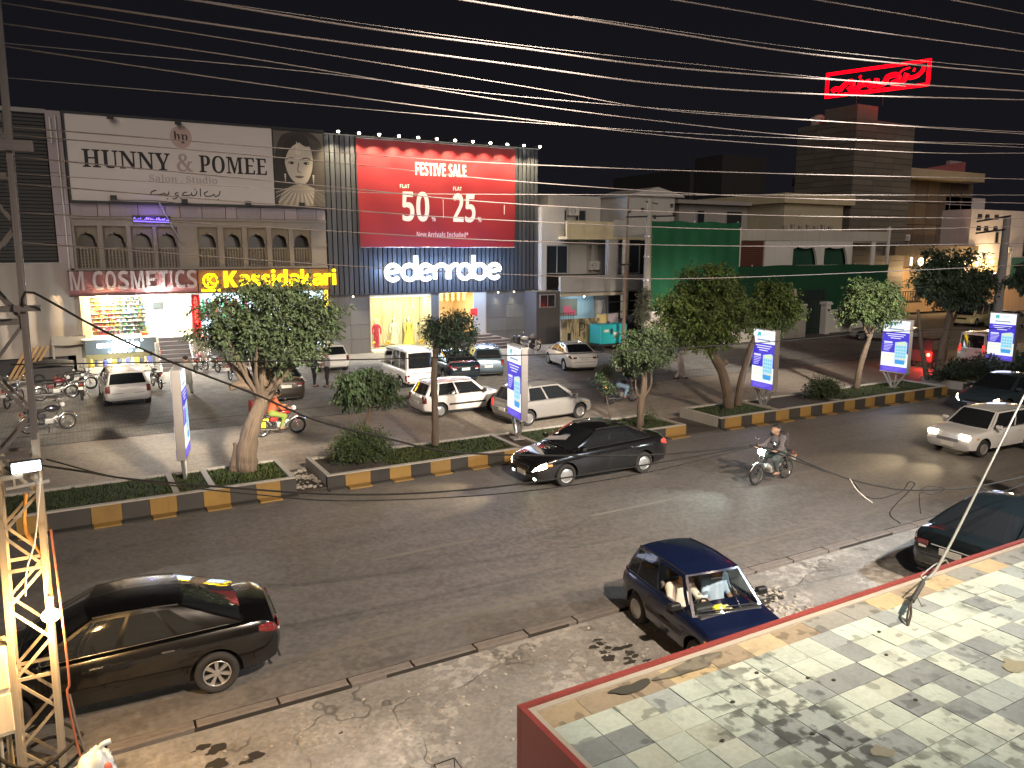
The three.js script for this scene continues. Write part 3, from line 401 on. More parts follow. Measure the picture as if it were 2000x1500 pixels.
// --- shop signs ---
{
  const t = thing('cosmetics_sign', 'unlit maroon shop sign with pale capital letters', 'shop sign');
  part(t, 'board', bx(-0.12, 5.9, 3.93, 5.14, -45.1, -44.6), M([0.2, 0.075, 0.075], 0.6, 0, { map: grainT })); part(t, 'border', [bx(-0.14, 5.9, 5.14, 5.18, -45.1, -44.56), bx(-0.14, 5.9, 3.9, 3.93, -45.1, -44.56)], mat.dark);
  'M COSMETICS'.split('').reduce((x, c) => { if (c === ' ') return x + 0.28; const g = text3(c, 0.95, 0.05, font, 1, c === 'I' ? 0.13 : c === 'M' ? 0.62 : 0.48).translate(x, 4.2, -44.598); part(t, 'letter', g, M([0.3, 0.25, 0.25], 0.6)); return x + (c === 'I' ? 0.24 : c === 'M' ? 0.72 : 0.58); }, -0.06);
}
const shopBulb = (n, label, p, m, c, I) => { const t = thing(n, label, 'lamp', p); part(t, 'bulb', ball(0.07), m); part(t, 'holder', rod([0, 0.06, 0], [0, 0.2, 0], 0.03), mat.white); lampPoint(p, c, I, 3); };
shopBulb('shop_bulb', 'warm bare bulb under the maroon sign, left end', [1.55, 3.76, -44.55], GLOW([1, 0.66, 0.25], 40), [1, 0.7, 0.38], 90); shopBulb('shop_bulb', 'brilliant white bulb under the maroon sign over the stairs', [3.9, 3.72, -44.5], GLOW([0.9, 0.95, 1], 55), [0.95, 0.95, 0.9], 150); shopBulb('shop_bulb', 'small bluish bulb between the two brighter ones under the maroon sign', [2.85, 3.78, -44.6], GLOW([0.5, 0.6, 1], 12), [0.6, 0.7, 1], 3);
{
  const t = thing('yellow_letter_sign', 'brown shop sign with glowing yellow letters and a round emblem', 'shop sign');
  part(t, 'board', bx(5.95, 13.06, 3.92, 5.12, -45.1, -44.7), M([0.22, 0.12, 0.06], 0.6, 0, { map: grainT }));
  part(t, 'emblem', [new THREE.TorusGeometry(0.36, 0.045, 6, 28).translate(6.55, 4.55, -44.62), tube([[6.4, 4.85, -44.6], [6.42, 4.55, -44.6], [6.4, 4.3, -44.6]], 0.035), tube([[6.78, 4.92, -44.6], [6.5, 4.6, -44.6], [6.66, 4.4, -44.6], [6.85, 4.42, -44.6]], 0.035)], glow.yellow);
  part(t, 'small_lettering', text3('Kassidakari', 0.14, 0.02, font, 1, 0.95).translate(6.08, 3.98, -44.69), glow.yellow);
  let x = 7.25; for (const c of 'Kassidakari') { const w = { K: 0.68, i: 0.2, r: 0.4, s: 0.46 }[c] ?? 0.58; part(t, 'letter', text3(c, 0.86, 0.07, font, 1, w).translate(x, 4.2, -44.66), glow.yellow); x += w + 0.09; }
  for (const lx of [6.6, 8.6, 10.6, 12.4]) lampPoint([lx, 4.5, -44.1], [1, 0.62, 0.05], 1.6, 6);
  const b = thing('vertical_sign', 'narrow red vertical sign with glowing letters between the two stairs', 'shop sign', [5.7, 0, -44.55]);
  part(b, 'board', rbx(0.42, 2.5, 0.12, 0.03, 0, 2.6, 0), M([0.25, 0.01, 0.015], 0.5)); part(b, 'border', [rod([-0.2, 1.38, 0.07], [-0.2, 3.8, 0.07], 0.02), rod([0.2, 1.38, 0.07], [0.2, 3.8, 0.07], 0.02), tube([[-0.2, 1.38, 0.07], [0, 1.3, 0.07], [0.2, 1.38, 0.07]], 0.02)], glow.red);
  'AMCoSMeTICS'.split('').forEach((c, i) => part(b, 'letter', text3(c, 0.17, 0.03, font, 1, c === 'I' ? 0.05 : 0.17).translate(c === 'I' ? -0.025 : -0.085, 3.55 - i * 0.205, 0.065), GLOW([1, 0.06, 0.04], 5, [0.4, 0.02, 0.02])));
  lampPoint([5.7, 2.6, -44.0], [1, 0.05, 0.04], 3, 6);
  const l = thing('basement_shop_sign', 'dark basement shop sign with white glowing name and script', 'shop sign', [0.3, 0, -44.2]);
  part(l, 'board', rbx(3.3, 0.72, 0.3, 0.03, 1.65, 1.34, 0), M([0.05, 0.07, 0.08], 0.4)); part(l, 'hood', bx(-0.1, 3.4, 1.72, 1.77, -0.8, 0.22), mat.cream);
  part(l, 'emblem', [rbx(0.6, 0.2, 0.05, 0.04, 0.85, 1.42, 0.17)], glow.white); part(l, 'letter', text3('Lucido', 0.36, 0.05, font, 1, 1.25).translate(1.25, 1.26, 0.15), glow.white);
  part(l, 'letter', new THREE.TorusGeometry(0.04, 0.015, 5, 10).translate(2.62, 1.62, 0.16), glow.white);
  part(l, 'script', [0, 1, 2, 3, 4].map((i) => tube([[1.05 + i * 0.22, 1.12, 0.16], [1.1 + i * 0.22, 1.04, 0.16], [1.17 + i * 0.22, 1.05, 0.16], [1.25 + i * 0.22, 1.14 - 0.04 * (i % 2), 0.16]], 0.018)), GLOW([0.9, 0.95, 1], 2));
  part(l, 'leaf_emblem', [ext([[0, 0], [0.36, 0], [0.28, 0.12], [0.2, 0.14], [0.16, 0.2], [0.1, 0.12], [0.03, 0.1]], 0.03).translate(2.3, 1.02, 0.15)], GLOW([0.6, 1, 0.1], 2.5)); lampPoint([1.9, 1.35, -43.4], [0.85, 0.95, 1], 22, 4);
  const g = thing('shop_display', 'yellow and dark goods arranged before the basement shop', 'display', [0.3, 0, -44.3]);
  part(g, 'counter', rbx(3.0, 0.3, 0.4, 0.02, 1.6, 0.15, -0.2), mat.cream); const cols = [[0.6, 0.45, 0.05], [0.06, 0.07, 0.1], [0.45, 0.35, 0.2], [0.1, 0.12, 0.35], [0.5, 0.5, 0.45]];
  for (let i = 0; i < 14; i++) part(g, 'package', i % 3 ? rbx(rr(0.14, 0.26), rr(0.2, 0.5), 0.2, 0.03, 0.25 + i * 0.21, 0.48, -0.2 + rr(-0.1, 0.1)) : new THREE.LatheGeometry([[0, 0], [0.12, 0], [0.14, 0.15], [0.07, 0.3], [0.05, 0.4], [0, 0.4]].map((p) => new THREE.Vector2(...p)), 12).translate(0.25 + i * 0.21, 0.3, -0.2), M(cols[i % 5], 0.5));
}
// --- the dark ribbed fashion store ---
{
  const t = thing('fashion_store', 'dark ribbed metal store front with grey stone base', 'building'), rib = [[0.075, 0.08, 0.09], [0.085, 0.09, 0.1], [0.065, 0.07, 0.08]].map((c) => M(c, 0.42, 0.55));
  part(t, 'wall', [bx(13.12, 27.45, 3.56, 12.6, -58, -45.2)], mat.dark);
  for (let i = 0; i < 47; i++) { const x = 13.16 + i * 0.304; part(t, 'rib_panel', [bx(x + 0.02, x + 0.25, 3.6, 12.68, -45.2, -44.98), bx(x + 0.25, x + 0.3, 3.6, 12.68, -45.2, -45.1)], rib[i % 3]); }
  part(t, 'parapet_cap', bx(13.1, 27.5, 12.68, 12.74, -58, -44.94), mat.grey); part(t, 'soffit', bx(13.12, 27.45, 3.5, 3.6, -45.6, -44.96), mat.dark);
  // base: stone panels with open joints round the window and the door
  const st = [[0.15, 0.147, 0.14], [0.17, 0.167, 0.158], [0.138, 0.134, 0.128]].map((c) => M(c, 0.55, 0, { map: wallT }));
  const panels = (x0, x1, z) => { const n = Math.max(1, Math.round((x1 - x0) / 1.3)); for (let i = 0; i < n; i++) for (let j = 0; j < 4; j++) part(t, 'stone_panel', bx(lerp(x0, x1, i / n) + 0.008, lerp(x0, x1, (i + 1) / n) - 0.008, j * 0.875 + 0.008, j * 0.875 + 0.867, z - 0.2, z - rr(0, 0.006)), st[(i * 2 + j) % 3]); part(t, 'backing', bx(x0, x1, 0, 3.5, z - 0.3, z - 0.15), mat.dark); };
  panels(13.14, 15.62, -45.1); panels(23.52, 26.6, -45.1); panels(19.6, 20.2, -45.1);
  part(t, 'corner_pier', [bx(26.62, 27.45, 0, 3.5, -45.6, -45.02)], M([0.3, 0.28, 0.24], 0.6, 0, { map: wallT }));
  // display window
  part(t, 'window_box', [bx(15.62, 19.6, -0.02, 0.1, -47.1, -44.7), bx(15.6, 15.66, 0.1, 3.42, -47, -45.0), bx(19.56, 19.62, 0.1, 3.42, -47, -45.0), bx(15.62, 19.6, 3.36, 3.5, -47, -45.0), bx(15.6, 19.62, 0.1, 3.4, -47.1, -47.0)], M([0.62, 0.56, 0.4], 0.6));
  part(t, 'window_pane', bx(15.66, 19.56, 0.1, 3.36, -45.06, -45.045), mat.glass); part(t, 'step_light', bx(15.7, 19.5, 0.1, 0.14, -45.4, -45.2), GLOW([1, 0.85, 0.45], 3));
  part(t, 'ceiling_light', bx(15.8, 19.4, 3.33, 3.355, -46.2, -45.3), glow.warm); lampRect([17.6, 3.3, -45.9], [17.6, 0, -46.3], 3.6, 0.8, [1, 0.84, 0.52], 14);
  // entrance
  part(t, 'entrance', [bx(20.2, 23.5, 0.66, 0.8, -50, -45.0), bx(20.2, 23.5, 0.8, 3.55, -50.1, -50), bx(20.16, 20.22, 0.8, 3.55, -50, -45), bx(23.46, 23.52, 0.8, 3.55, -50, -45), bx(20.2, 23.5, 3.5, 3.58, -50, -45.0)], M([0.55, 0.45, 0.3], 0.5));
  part(t, 'ceiling_light', bx(20.5, 22.4, 3.46, 3.49, -48, -45.5), GLOW([1, 0.72, 0.3], 7)); lampRect([21.5, 3.42, -46.7], [21.5, 0, -46.7], 2, 2.4, [1, 0.8, 0.5], 14);
  part(t, 'chandelier', [0, 1, 2, 3, 4, 5, 6, 7, 8, 9].map((i) => ball(0.09, 20.6 + (i % 5) * 0.4, 3.1 + 0.22 * Math.floor(i / 5), -45.6, 1, 1.6, 1, 8)), GLOW([1, 0.6, 0.12], 5, [0.5, 0.3, 0.05]));
  part(t, 'door_panel', bx(22.6, 23.44, 0.8, 3.5, -45.08, -45.0), M([0.5, 0.48, 0.45], 0.4)); part(t, 'notice', bx(22.35, 22.85, 2.0, 2.45, -44.99, -44.96), GLOW([0.9, 0.05, 0.06], 0.8, [0.4, 0.03, 0.03]));
  const s = thing('entrance_stairs', 'wide stone steps spreading right from the store entrance', 'staircase');
  for (let i = 0; i < 5; i++) part(s, 'step', [bx(20.0, 23.6 + i * 0.5, 0, 0.77 - i * 0.155, -45.0, -44.35 + i * 0.36), bx(20.0, 23.62 + i * 0.5, 0.77 - i * 0.155, 0.8 - i * 0.155, -45.0, -44.32 + i * 0.36)], M([0.16, 0.14, 0.14], 0.5, 0, { map: grainT }));
  // wall washers under the soffit
  for (const x of [14.5, 24.3, 25.5, 27.0]) { part(t, 'wall_washer', rod([x, 3.5, -44.8], [x, 3.42, -44.8], 0.05), GLOW([1, 0.9, 0.6], 8)); lampSpot([x, 3.4, -44.85], [x, 0, -45.02], [1, 0.88, 0.6], 7, 38, 0.9, 2); }
  // curtain and mannequins
  const cu = thing('gauze_curtain', 'pale draped gauze curtain at the back of the display window', 'curtain');
  for (let i = 0; i < 6; i++) part(cu, 'drape', grid(16, 16, (u, v) => { const x = 15.75 + i * 0.64 + u * 0.66; return [x + 0.3 * (1 - v) * (1 - v) * Math.sin(i * 2.1), lerp(0.15, 3.3, v), -46.75 + 0.07 * Math.sin(u * 20 + i) + 0.05 * Math.sin(v * 5 + i * 2)]; }), MP([0.66, 0.58, 0.36], 0.8, 0, { side: THREE.DoubleSide, sheen: 0.4 }));
  const dress = (n, label, x, z, c, prof, extra) => { const d = thing(n, label, 'mannequin', [x, 0.14, z]); part(d, 'garment', new THREE.LatheGeometry(prof.map((p) => new THREE.Vector2(...p)), 18).scale(1, 1, 0.7), M(c, 0.7, 0, { side: THREE.DoubleSide })); part(d, 'neck', [rod([0, 1.5, 0], [0, 1.62, 0], 0.05), ball(0.1, 0, 1.72, 0, 0.85, 1.15, 0.95)], M([0.75, 0.7, 0.6], 0.4)); extra?.(d); return d; };
  const arms = (d, c) => { for (const k of [-1, 1]) part(d, 'sleeve', tube([[k * 0.17, 1.42, 0], [k * 0.27, 1.15, 0.02], [k * 0.25, 0.88, 0.08]], 0.055), M(c, 0.7)); };
  const crimson = [0.5, 0.03, 0.06];
  dress('dress_mannequin', 'mannequin in a crimson trouser suit at the left of the display window', 16.35, -46.1, crimson, [[0.16, 0.7], [0.17, 0.9], [0.14, 1.1], [0.19, 1.35], [0.17, 1.46], [0.05, 1.52]], (d) => { arms(d, crimson); for (const k of [-1, 1]) part(d, 'trouser_leg', rod([k * 0.09, 0.02, 0], [k * 0.08, 0.82, 0], 0.08, 0.09), M(crimson, 0.7)); });
  dress('dress_mannequin', 'mannequin in a long pale yellow gown, display window centre right', 18.55, -46.2, [0.6, 0.52, 0.08], [[0.42, 0], [0.36, 0.3], [0.24, 0.8], [0.14, 1.1], [0.18, 1.35], [0.16, 1.46], [0.05, 1.52]], (d) => { arms(d, [0.6, 0.52, 0.1]); part(d, 'veil', new THREE.LatheGeometry([[0.24, 0.9], [0.22, 1.5], [0.14, 1.8], [0.02, 1.86]].map((p) => new THREE.Vector2(...p)), 14, PI * 0.6, PI * 0.9), M([0.75, 0.72, 0.6], 0.8, 0, { side: THREE.DoubleSide })); });
  dress('dress_mannequin', 'mannequin in a white and mustard outfit in mid display window', 17.6, -46.3, [0.66, 0.6, 0.42], [[0.3, 0.2], [0.25, 0.7], [0.14, 1.1], [0.18, 1.35], [0.16, 1.46], [0.05, 1.52]], (d) => arms(d, [0.7, 0.66, 0.5]));
  for (const [x, l] of [[15.95, 'golden leafy flower bunch at the left foot of the display window'], [16.95, 'golden flower bunch beside the crimson mannequin'], [19.25, 'golden flower bunch at the right foot of the display window']]) { const f = thing('flower_bunch', l, 'flowers', [x, 0.14, -45.9]); for (let i = 0; i < 12; i++) part(f, 'bloom', ball(0.08, 0.2 * Math.cos(i * 2.4) * Math.sqrt(i / 12), 0.15 + 0.25 * hash(i, 2, 9), 0.2 * Math.sin(i * 2.4) * Math.sqrt(i / 12), 1, 0.8, 1, 6), M([0.6, 0.32 + 0.1 * (i % 3), 0.06], 0.8)); }
}
{ // banner
  const bt = canvasTex(1060, 620, (x, w, h) => { x.fillStyle = '#7d0c18'; x.fillRect(0, 0, w, h); x.fillStyle = '#f0e6d8'; x.textAlign = 'center'; const fit = (s, cx, y, px, wd, al = 1) => { x.font = `bold ${px}px sans-serif`; const k = wd / x.measureText(s).width; x.save(); x.globalAlpha = al; x.translate(cx, y); x.scale(k, 1); x.fillText(s, 0, 0); x.restore(); };
    fit('FESTIVE SALE', 535, 190, 104, 350); x.fillStyle = '#c9c3bd'; fit('FLAT', 292, 270, 30, 64); fit('FLAT', 643, 272, 30, 62); fit('50', 360, 463, 240, 190); fit('25', 692, 463, 240, 170); fit('%', 478, 463, 46, 28); fit('%', 800, 463, 46, 28); x.fillRect(544, 330, 3, 112); fit('New Arrivals Included*', 540, 558, 42, 360, 0.8); x.fillRect(978, 350, 6, 60); });
  const t = thing('sale_banner', 'huge red festive sale banner on the dark store front', 'banner');
  part(t, 'cloth', grid(40, 24, (u, v) => [lerp(15.02, 25.64, u) + 0.12 * (1 - v) * (0.5 - u), lerp(6.36, 12.58, v), -44.9 + 0.02 * Math.sin(u * 23 + v * 9) + 0.05 * vn(u * 9, v * 6, 99, 99, 4)]), M([0.9, 0.88, 0.88], 0.6, 0, { map: bt }));
  part(t, 'hem', [rod([15.1, 6.36, -44.88], [25.6, 6.36, -44.88], 0.025), rod([15.0, 12.6, -44.9], [25.66, 12.6, -44.9], 0.025)], mat.steel);
}
const top12 = [];
for (let i = 0; i < 12; i++) { const x = 13.72 + i * 1.205, L = thing('spot_lamp', 'small glaring spot lamp on an arm along the store roof edge', 'lamp', [x, 12.78, -44.05], 0, 'spot lamps along the dark store roof edge');
  part(L, 'arm', [rod([0, 0, -0.9], [0, 0.06, 0], 0.02)], mat.dark); part(L, 'head', new THREE.CylinderGeometry(0.1, 0.06, 0.14, 10).rotateX(0.5).translate(0, 0.02, 0.02), mat.dark); part(L, 'lens', ball(0.085, 0, -0.05, 0.04, 1, 0.7, 1, 10), GLOW([1, 0.92, 0.75], 45));
  lampSpot([x, 12.68, -44.0], [x, 9.5, -45.1], [1, 0.8, 0.5], 120, 46, 1, 3); }
{ // raised glowing lower-case letters
  const t = thing('store_name_sign', 'large glowing white lower-case store name', 'shop sign', [16.45, 4.3, -44.72]), R = 0.44, w = 0.13, H = R + w, fl = (g) => g.scale(1, 1, 0.55);
  const arc = (cx, a0, a1, cy = H - w + 0.1) => { const p = []; for (let i = 0; i <= 16; i++) { const a = lerp(a0, a1, i / 16) * D2R; p.push([cx + R * Math.cos(a), cy + R * Math.sin(a), 0]); } return tube(p, w, 32, 8); }, cy = H - w + 0.1;
  const L = { e: (x) => [arc(x + H, 12, 318), rod([x + w + 0.1, cy - 0.02, 0], [x + H + R, cy + 0.1, 0], w * 0.8)], d: (x) => [arc(x + H, 0, 360), rod([x + H + R, cy - R, 0], [x + H + R, cy + 1.02, 0], w)], n: (x) => [arc(x + H, 0, 180), rod([x + w, cy - R, 0], [x + w, cy + R * 0.9, 0], w), rod([x + H + R, cy - R, 0], [x + H + R, cy, 0], w)], r: (x) => [arc(x + H, 75, 180), rod([x + w, cy - R, 0], [x + w, cy + R * 0.9, 0], w)], o: (x) => [arc(x + H, 0, 360)], b: (x) => [arc(x + H, 0, 360), rod([x + w, cy - R, 0], [x + w, cy + 1.02, 0], w)] };
  let x = 0; for (const c of 'edenrobe') { part(t, 'letter', L[c](x).map((g) => fl(g)), GLOW([0.86, 0.92, 1], 5.5, [0.7, 0.7, 0.7])); x += { r: 0.62, n: 1.0 }[c] ?? 1.07; }
  for (let i = 0; i < 8; i++) lampPoint([16.9 + i * 1.07, 4.9, -43.4], [0.34, 0.55, 1], 15, 10);
}
// ================= FAR SIDE, RIGHT: HOUSES, NETTING, TOWER =================
const pane = M([0.02, 0.024, 0.03], 0.12), whiteR = mat.housePaint;
function windowPart(t, x0, x1, y0, y1, z, n = 2) { const f = part(t, 'window', [bx(x0 - 0.06, x0, y0 - 0.06, y1 + 0.06, z, z + 0.06), bx(x1, x1 + 0.06, y0 - 0.06, y1 + 0.06, z, z + 0.06), bx(x0, x1, y0 - 0.06, y0, z, z + 0.06), bx(x0, x1, y1, y1 + 0.06, z, z + 0.06), ...Array.from({ length: n - 1 }, (_, i) => { const x = lerp(x0, x1, (i + 1) / n); return bx(x - 0.02, x + 0.02, y0, y1, z, z + 0.05); })], mat.grey); part(f, 'pane', bx(x0, x1, y0, y1, z - 0.02, z + 0.01), pane); return f; }
{
  const t = thing('white_house', 'modern white house with stacked balconies beside the dark store', 'house'), z = -43.5;
  part(t, 'wall', [bx(27.5, 29.3, 6.5, 9.05, -50, -44.6), bx(27.5, 27.9, 3.4, 6.5, -50, -44.6), bx(29.34, 35.5, 4.5, 8.2, -52, -46), bx(28.3, 35.5, 0, 3.4, -52, -46), bx(29.5, 34, 8.2, 10.0, -54, -47)], whiteR);
  part(t, 'dark_wall', [bx(26.45, 28.3, 0, 3.5, -50, z)], M([0.1, 0.095, 0.1], 0.7, 0, { map: wallT })); windowPart(t, 26.75, 27.85, 2.5, 3.25, z);
  windowPart(t, 27.95, 29.6, 4.65, 6.45, -44.7, 2);
  const bal = part(t, 'balcony', [bx(28.8, 32.6, 7.08, 8.08, z - 0.2, z), bx(28.8, 35.45, 6.9, 7.08, -46, z)], M([0.66, 0.58, 0.38], 0.75, 0, { map: wallT }), 'yellowish upper balcony parapet'); part(t, 'balcony', [bx(32.6, 35.45, 7.08, 8.22, z - 0.2, z + 0.02), bx(35.25, 35.45, 7.08, 8.22, -46, z - 0.2)], whiteR);
  part(t, 'balcony', [bx(28.3, 35.6, 3.4, 4.5, z - 0.2, z + 0.05), bx(28.3, 35.6, 3.3, 3.45, -46, z - 0.2)], whiteR, 'white first floor balcony band');
  part(t, 'column', [rod([33.75, 0, z - 0.1], [33.75, 6.9, z - 0.1], 0.27, 0.27, 16)], mat.cream); part(t, 'column', [bx(32.3, 33.1, 3.45, 6.9, z - 0.5, z - 0.1)], whiteR);
  windowPart(t, 34.05, 35.4, 4.6, 6.5, -44.2, 1); windowPart(t, 30.0, 30.95, 8.3, 8.95, -46.95, 2); windowPart(t, 31.8, 32.6, 8.3, 8.95, -46.95, 1);
  part(t, 'stair_room', [bx(34.1, 38.2, 8.2, 9.9, -48, z - 0.3)], whiteR); part(t, 'gable', [ext([[33.9, 9.9], [38.9, 9.9], [38.7, 10.05], [36.4, 10.55], [34.0, 10.0]], 5).translate(0, 0, -48.5)], whiteR);
  part(t, 'blue_wall', bx(29.45, 32.8, 1.3, 3.28, -45.98, -45.9), M([0.3, 0.5, 0.62], 0.7, 0, { map: wallT })); windowPart(t, 28.45, 29.4, 1.7, 3.25, -45.9, 1);
  part(t, 'poster', [bx(29.7, 31.3, 1.6, 2.8, -45.88, -45.85)], M([0.15, 0.17, 0.14], 0.6)); part(t, 'poster_print', [bx(30.1, 30.7, 1.7, 2.3, -45.84, -45.83), bx(30.6, 31.1, 1.65, 2.0, -45.845, -45.838)], M([0.5, 0.1, 0.16], 0.6));
  part(t, 'door', bx(34.1, 35.1, 0.3, 2.9, -45.95, -45.85), mat.dark); part(t, 'porch_roof', bx(28.3, 33.5, 3.12, 3.3, -46, -43.4), mat.cream);
  part(t, 'railing', [rod([28.4, 2.0, -43.6], [29.5, 2.0, -43.6], 0.02), ...[0, 1, 2, 3, 4, 5].map((i) => rod([28.45 + i * 0.2, 1.5, -43.6], [28.45 + i * 0.2, 2.0, -43.6], 0.012))], mat.dark);
  lampPoint([31, 2.9, -44.6], [0.85, 0.93, 1], 5, 5); part(t, 'porch_lamp', ball(0.07, 31, 3.05, -44.6), GLOW([0.9, 0.95, 1], 6));
}
{ // mould-stained retaining wall with painted scrawl, gate posts, metal gate
  const m = M([0.46, 0.4, 0.26], 0.9, 0, { map: tex(512, 256, (u, v) => { const st = fbm(u, v, 40, 4, 4, 301), b = fbm(u, v, 8, 5, 5, 307), k = 1 - 0.75 * sstep(0.42, 0.72, st * 0.6 + b * 0.4 + (v - 0.5) * 0.25); return [k, k * 0.97, k * 0.88]; }, 0.34, 0.5) });
  const t = thing('stained_wall', 'mould-streaked yellowish boundary wall with scrawled paint behind the white saloon', 'wall', [0, 0, 0]);
  part(t, 'wall', bx(26.2, 29.1, -0.1, 1.95, -40.2, -40), m); part(t, 'pillar', bx(29.0, 29.6, -0.1, 2.15, -40.3, -39.95), M([0.6, 0.48, 0.2], 0.8, 0, { map: wallT })); part(t, 'pillar', bx(29.65, 30.5, -0.1, 2.2, -40.4, -40), mat.lilac); part(t, 'niche', bx(26.6, 26.85, 0.3, 1.1, -40.005, -39.99), mat.dark);
  part(t, 'painted_scrawl', [rod([27.5, 0.85, -39.99], [27.5, 1.7, -39.99], 0.035), tube([[27.5, 1.7, -39.99], [27.85, 1.6, -39.99], [27.8, 1.3, -39.99], [27.5, 1.22, -39.99]], 0.03), tube([[28, 1.6, -39.99], [28.1, 1.5, -39.99], [28.25, 1.62, -39.99]], 0.02), tube([[28.3, 1.5, -39.99], [28.5, 1.68, -39.99], [28.62, 1.5, -39.99]], 0.02), rod([28.7, 1.5, -39.99], [28.78, 1.7, -39.99], 0.02)], mat.black);
  const r = thing('roof_frame', 'thin dark iron frame and ramp on the wall by the porch', 'metal frame'); part(r, 'bar', [rod([29.7, 2.9, -40], [33, 3.0, -40], 0.03), rod([29.7, 2.2, -40], [33, 2.4, -40], 0.03), rod([29.7, 2.2, -40], [29.7, 2.9, -40], 0.03), rod([29.2, 2.1, -40], [29.4, 3.2, -40], 0.02), rod([29.6, 2.1, -40], [29.4, 3.2, -40], 0.02)], mat.dark); part(r, 'ramp', ext([[30.5, 1.2], [33.5, 2.1], [33.5, 2.35], [30.5, 1.45]], 1).translate(0, 0, -41), mat.dark);
}
{ // green shade netting on poles, boundary wall, gate
  const net = (label, x0, x1, y0, y1, z, k, sd) => { const t = thing('shade_net', label, 'netting'); part(t, 'net', grid(36, 16, (u, v) => [lerp(x0, x1, u), lerp(y0, y1, v) + 0.05 * Math.sin(u * 17 + sd) * v, z + 0.12 * vn(u * 7, v * 4, 99, 99, sd) + 0.04 * Math.sin(u * 40)]), MP([0.012 * k, 0.17 * k, 0.07 * k], 0.85, 0, { map: grainT, side: THREE.DoubleSide })); const n = Math.round((x1 - x0) / 3.8); for (let i = 0; i <= n; i++) { const x = lerp(x0, x1, i / n); part(t, 'net_pole', rod([x, 0, z - 0.15], [x, y1 + 0.1, z - 0.15], 0.04), mat.steel); } return t; };
  net('tall square of bright green shade netting behind the forked tree', 31.3, 38.9, 2.4, 7.95, -38.1, 0.6, 3); net('long lower run of dark green shade netting below the arched house', 38.95, 57.9, 1.6, 5.05, -40.3, 0.34, 8);
  const w = thing('boundary_wall', 'long grey rendered boundary wall under the green netting', 'wall'); part(w, 'wall', [bx(31, 45.6, -0.1, 2.3, -38.0, -37.8)], M([0.42, 0.39, 0.35], 0.85, 0, { map: wallT })); part(w, 'coping', bx(31, 45.6, 2.3, 2.4, -38.05, -37.75), mat.white);
  const w2 = thing('boundary_wall', 'white panelled boundary wall right of the dark gate', 'wall'); for (let i = 0; i < 5; i++) part(w2, 'wall_panel', bx(49.4 + i * 1.7, 51.0 + i * 1.7, -0.1, 1.75, -39.1, -38.95), mat.white); for (let i = 0; i < 6; i++) part(w2, 'pier', bx(49.0 + i * 1.7, 49.38 + i * 1.7, -0.1, i ? 1.9 : 2.2, -39.2, -38.85), mat.white);
  const g = thing('iron_gate', 'dark green-black double iron gate between the boundary walls', 'gate'); for (let i = 0; i < 12; i++) part(g, 'plank', bx(45.75 + i * 0.27, 45.98 + i * 0.27, 0.05, 3.3, -39.06, -39.0 + 0.01 * (i % 2)), M([0.02, 0.035, 0.03], 0.5)); part(g, 'gate_post', [bx(45.55, 45.74, 0, 3.4, -39.15, -38.9)], mat.cream); part(g, 'rail', [bx(45.75, 48.97, 0.4, 0.5, -38.99, -38.97), bx(45.75, 48.97, 2.6, 2.7, -38.99, -38.97)], mat.dark);
  const gp = thing('gate_pillar', 'white square gate pillar with a moulded cap', 'gate pillar', [48.75, 0, -38.7]); part(gp, 'shaft', cb(0.5, 2.2, 0.5, 0, 1.1, 0), mat.white); part(gp, 'cap', [cb(0.7, 0.12, 0.7, 0, 2.26, 0), cb(0.58, 0.1, 0.58, 0, 2.37, 0)], mat.white); part(gp, 'letter_box', cb(0.2, 0.16, 0.04, 0.02, 1.8, 0.255), mat.dark);
}
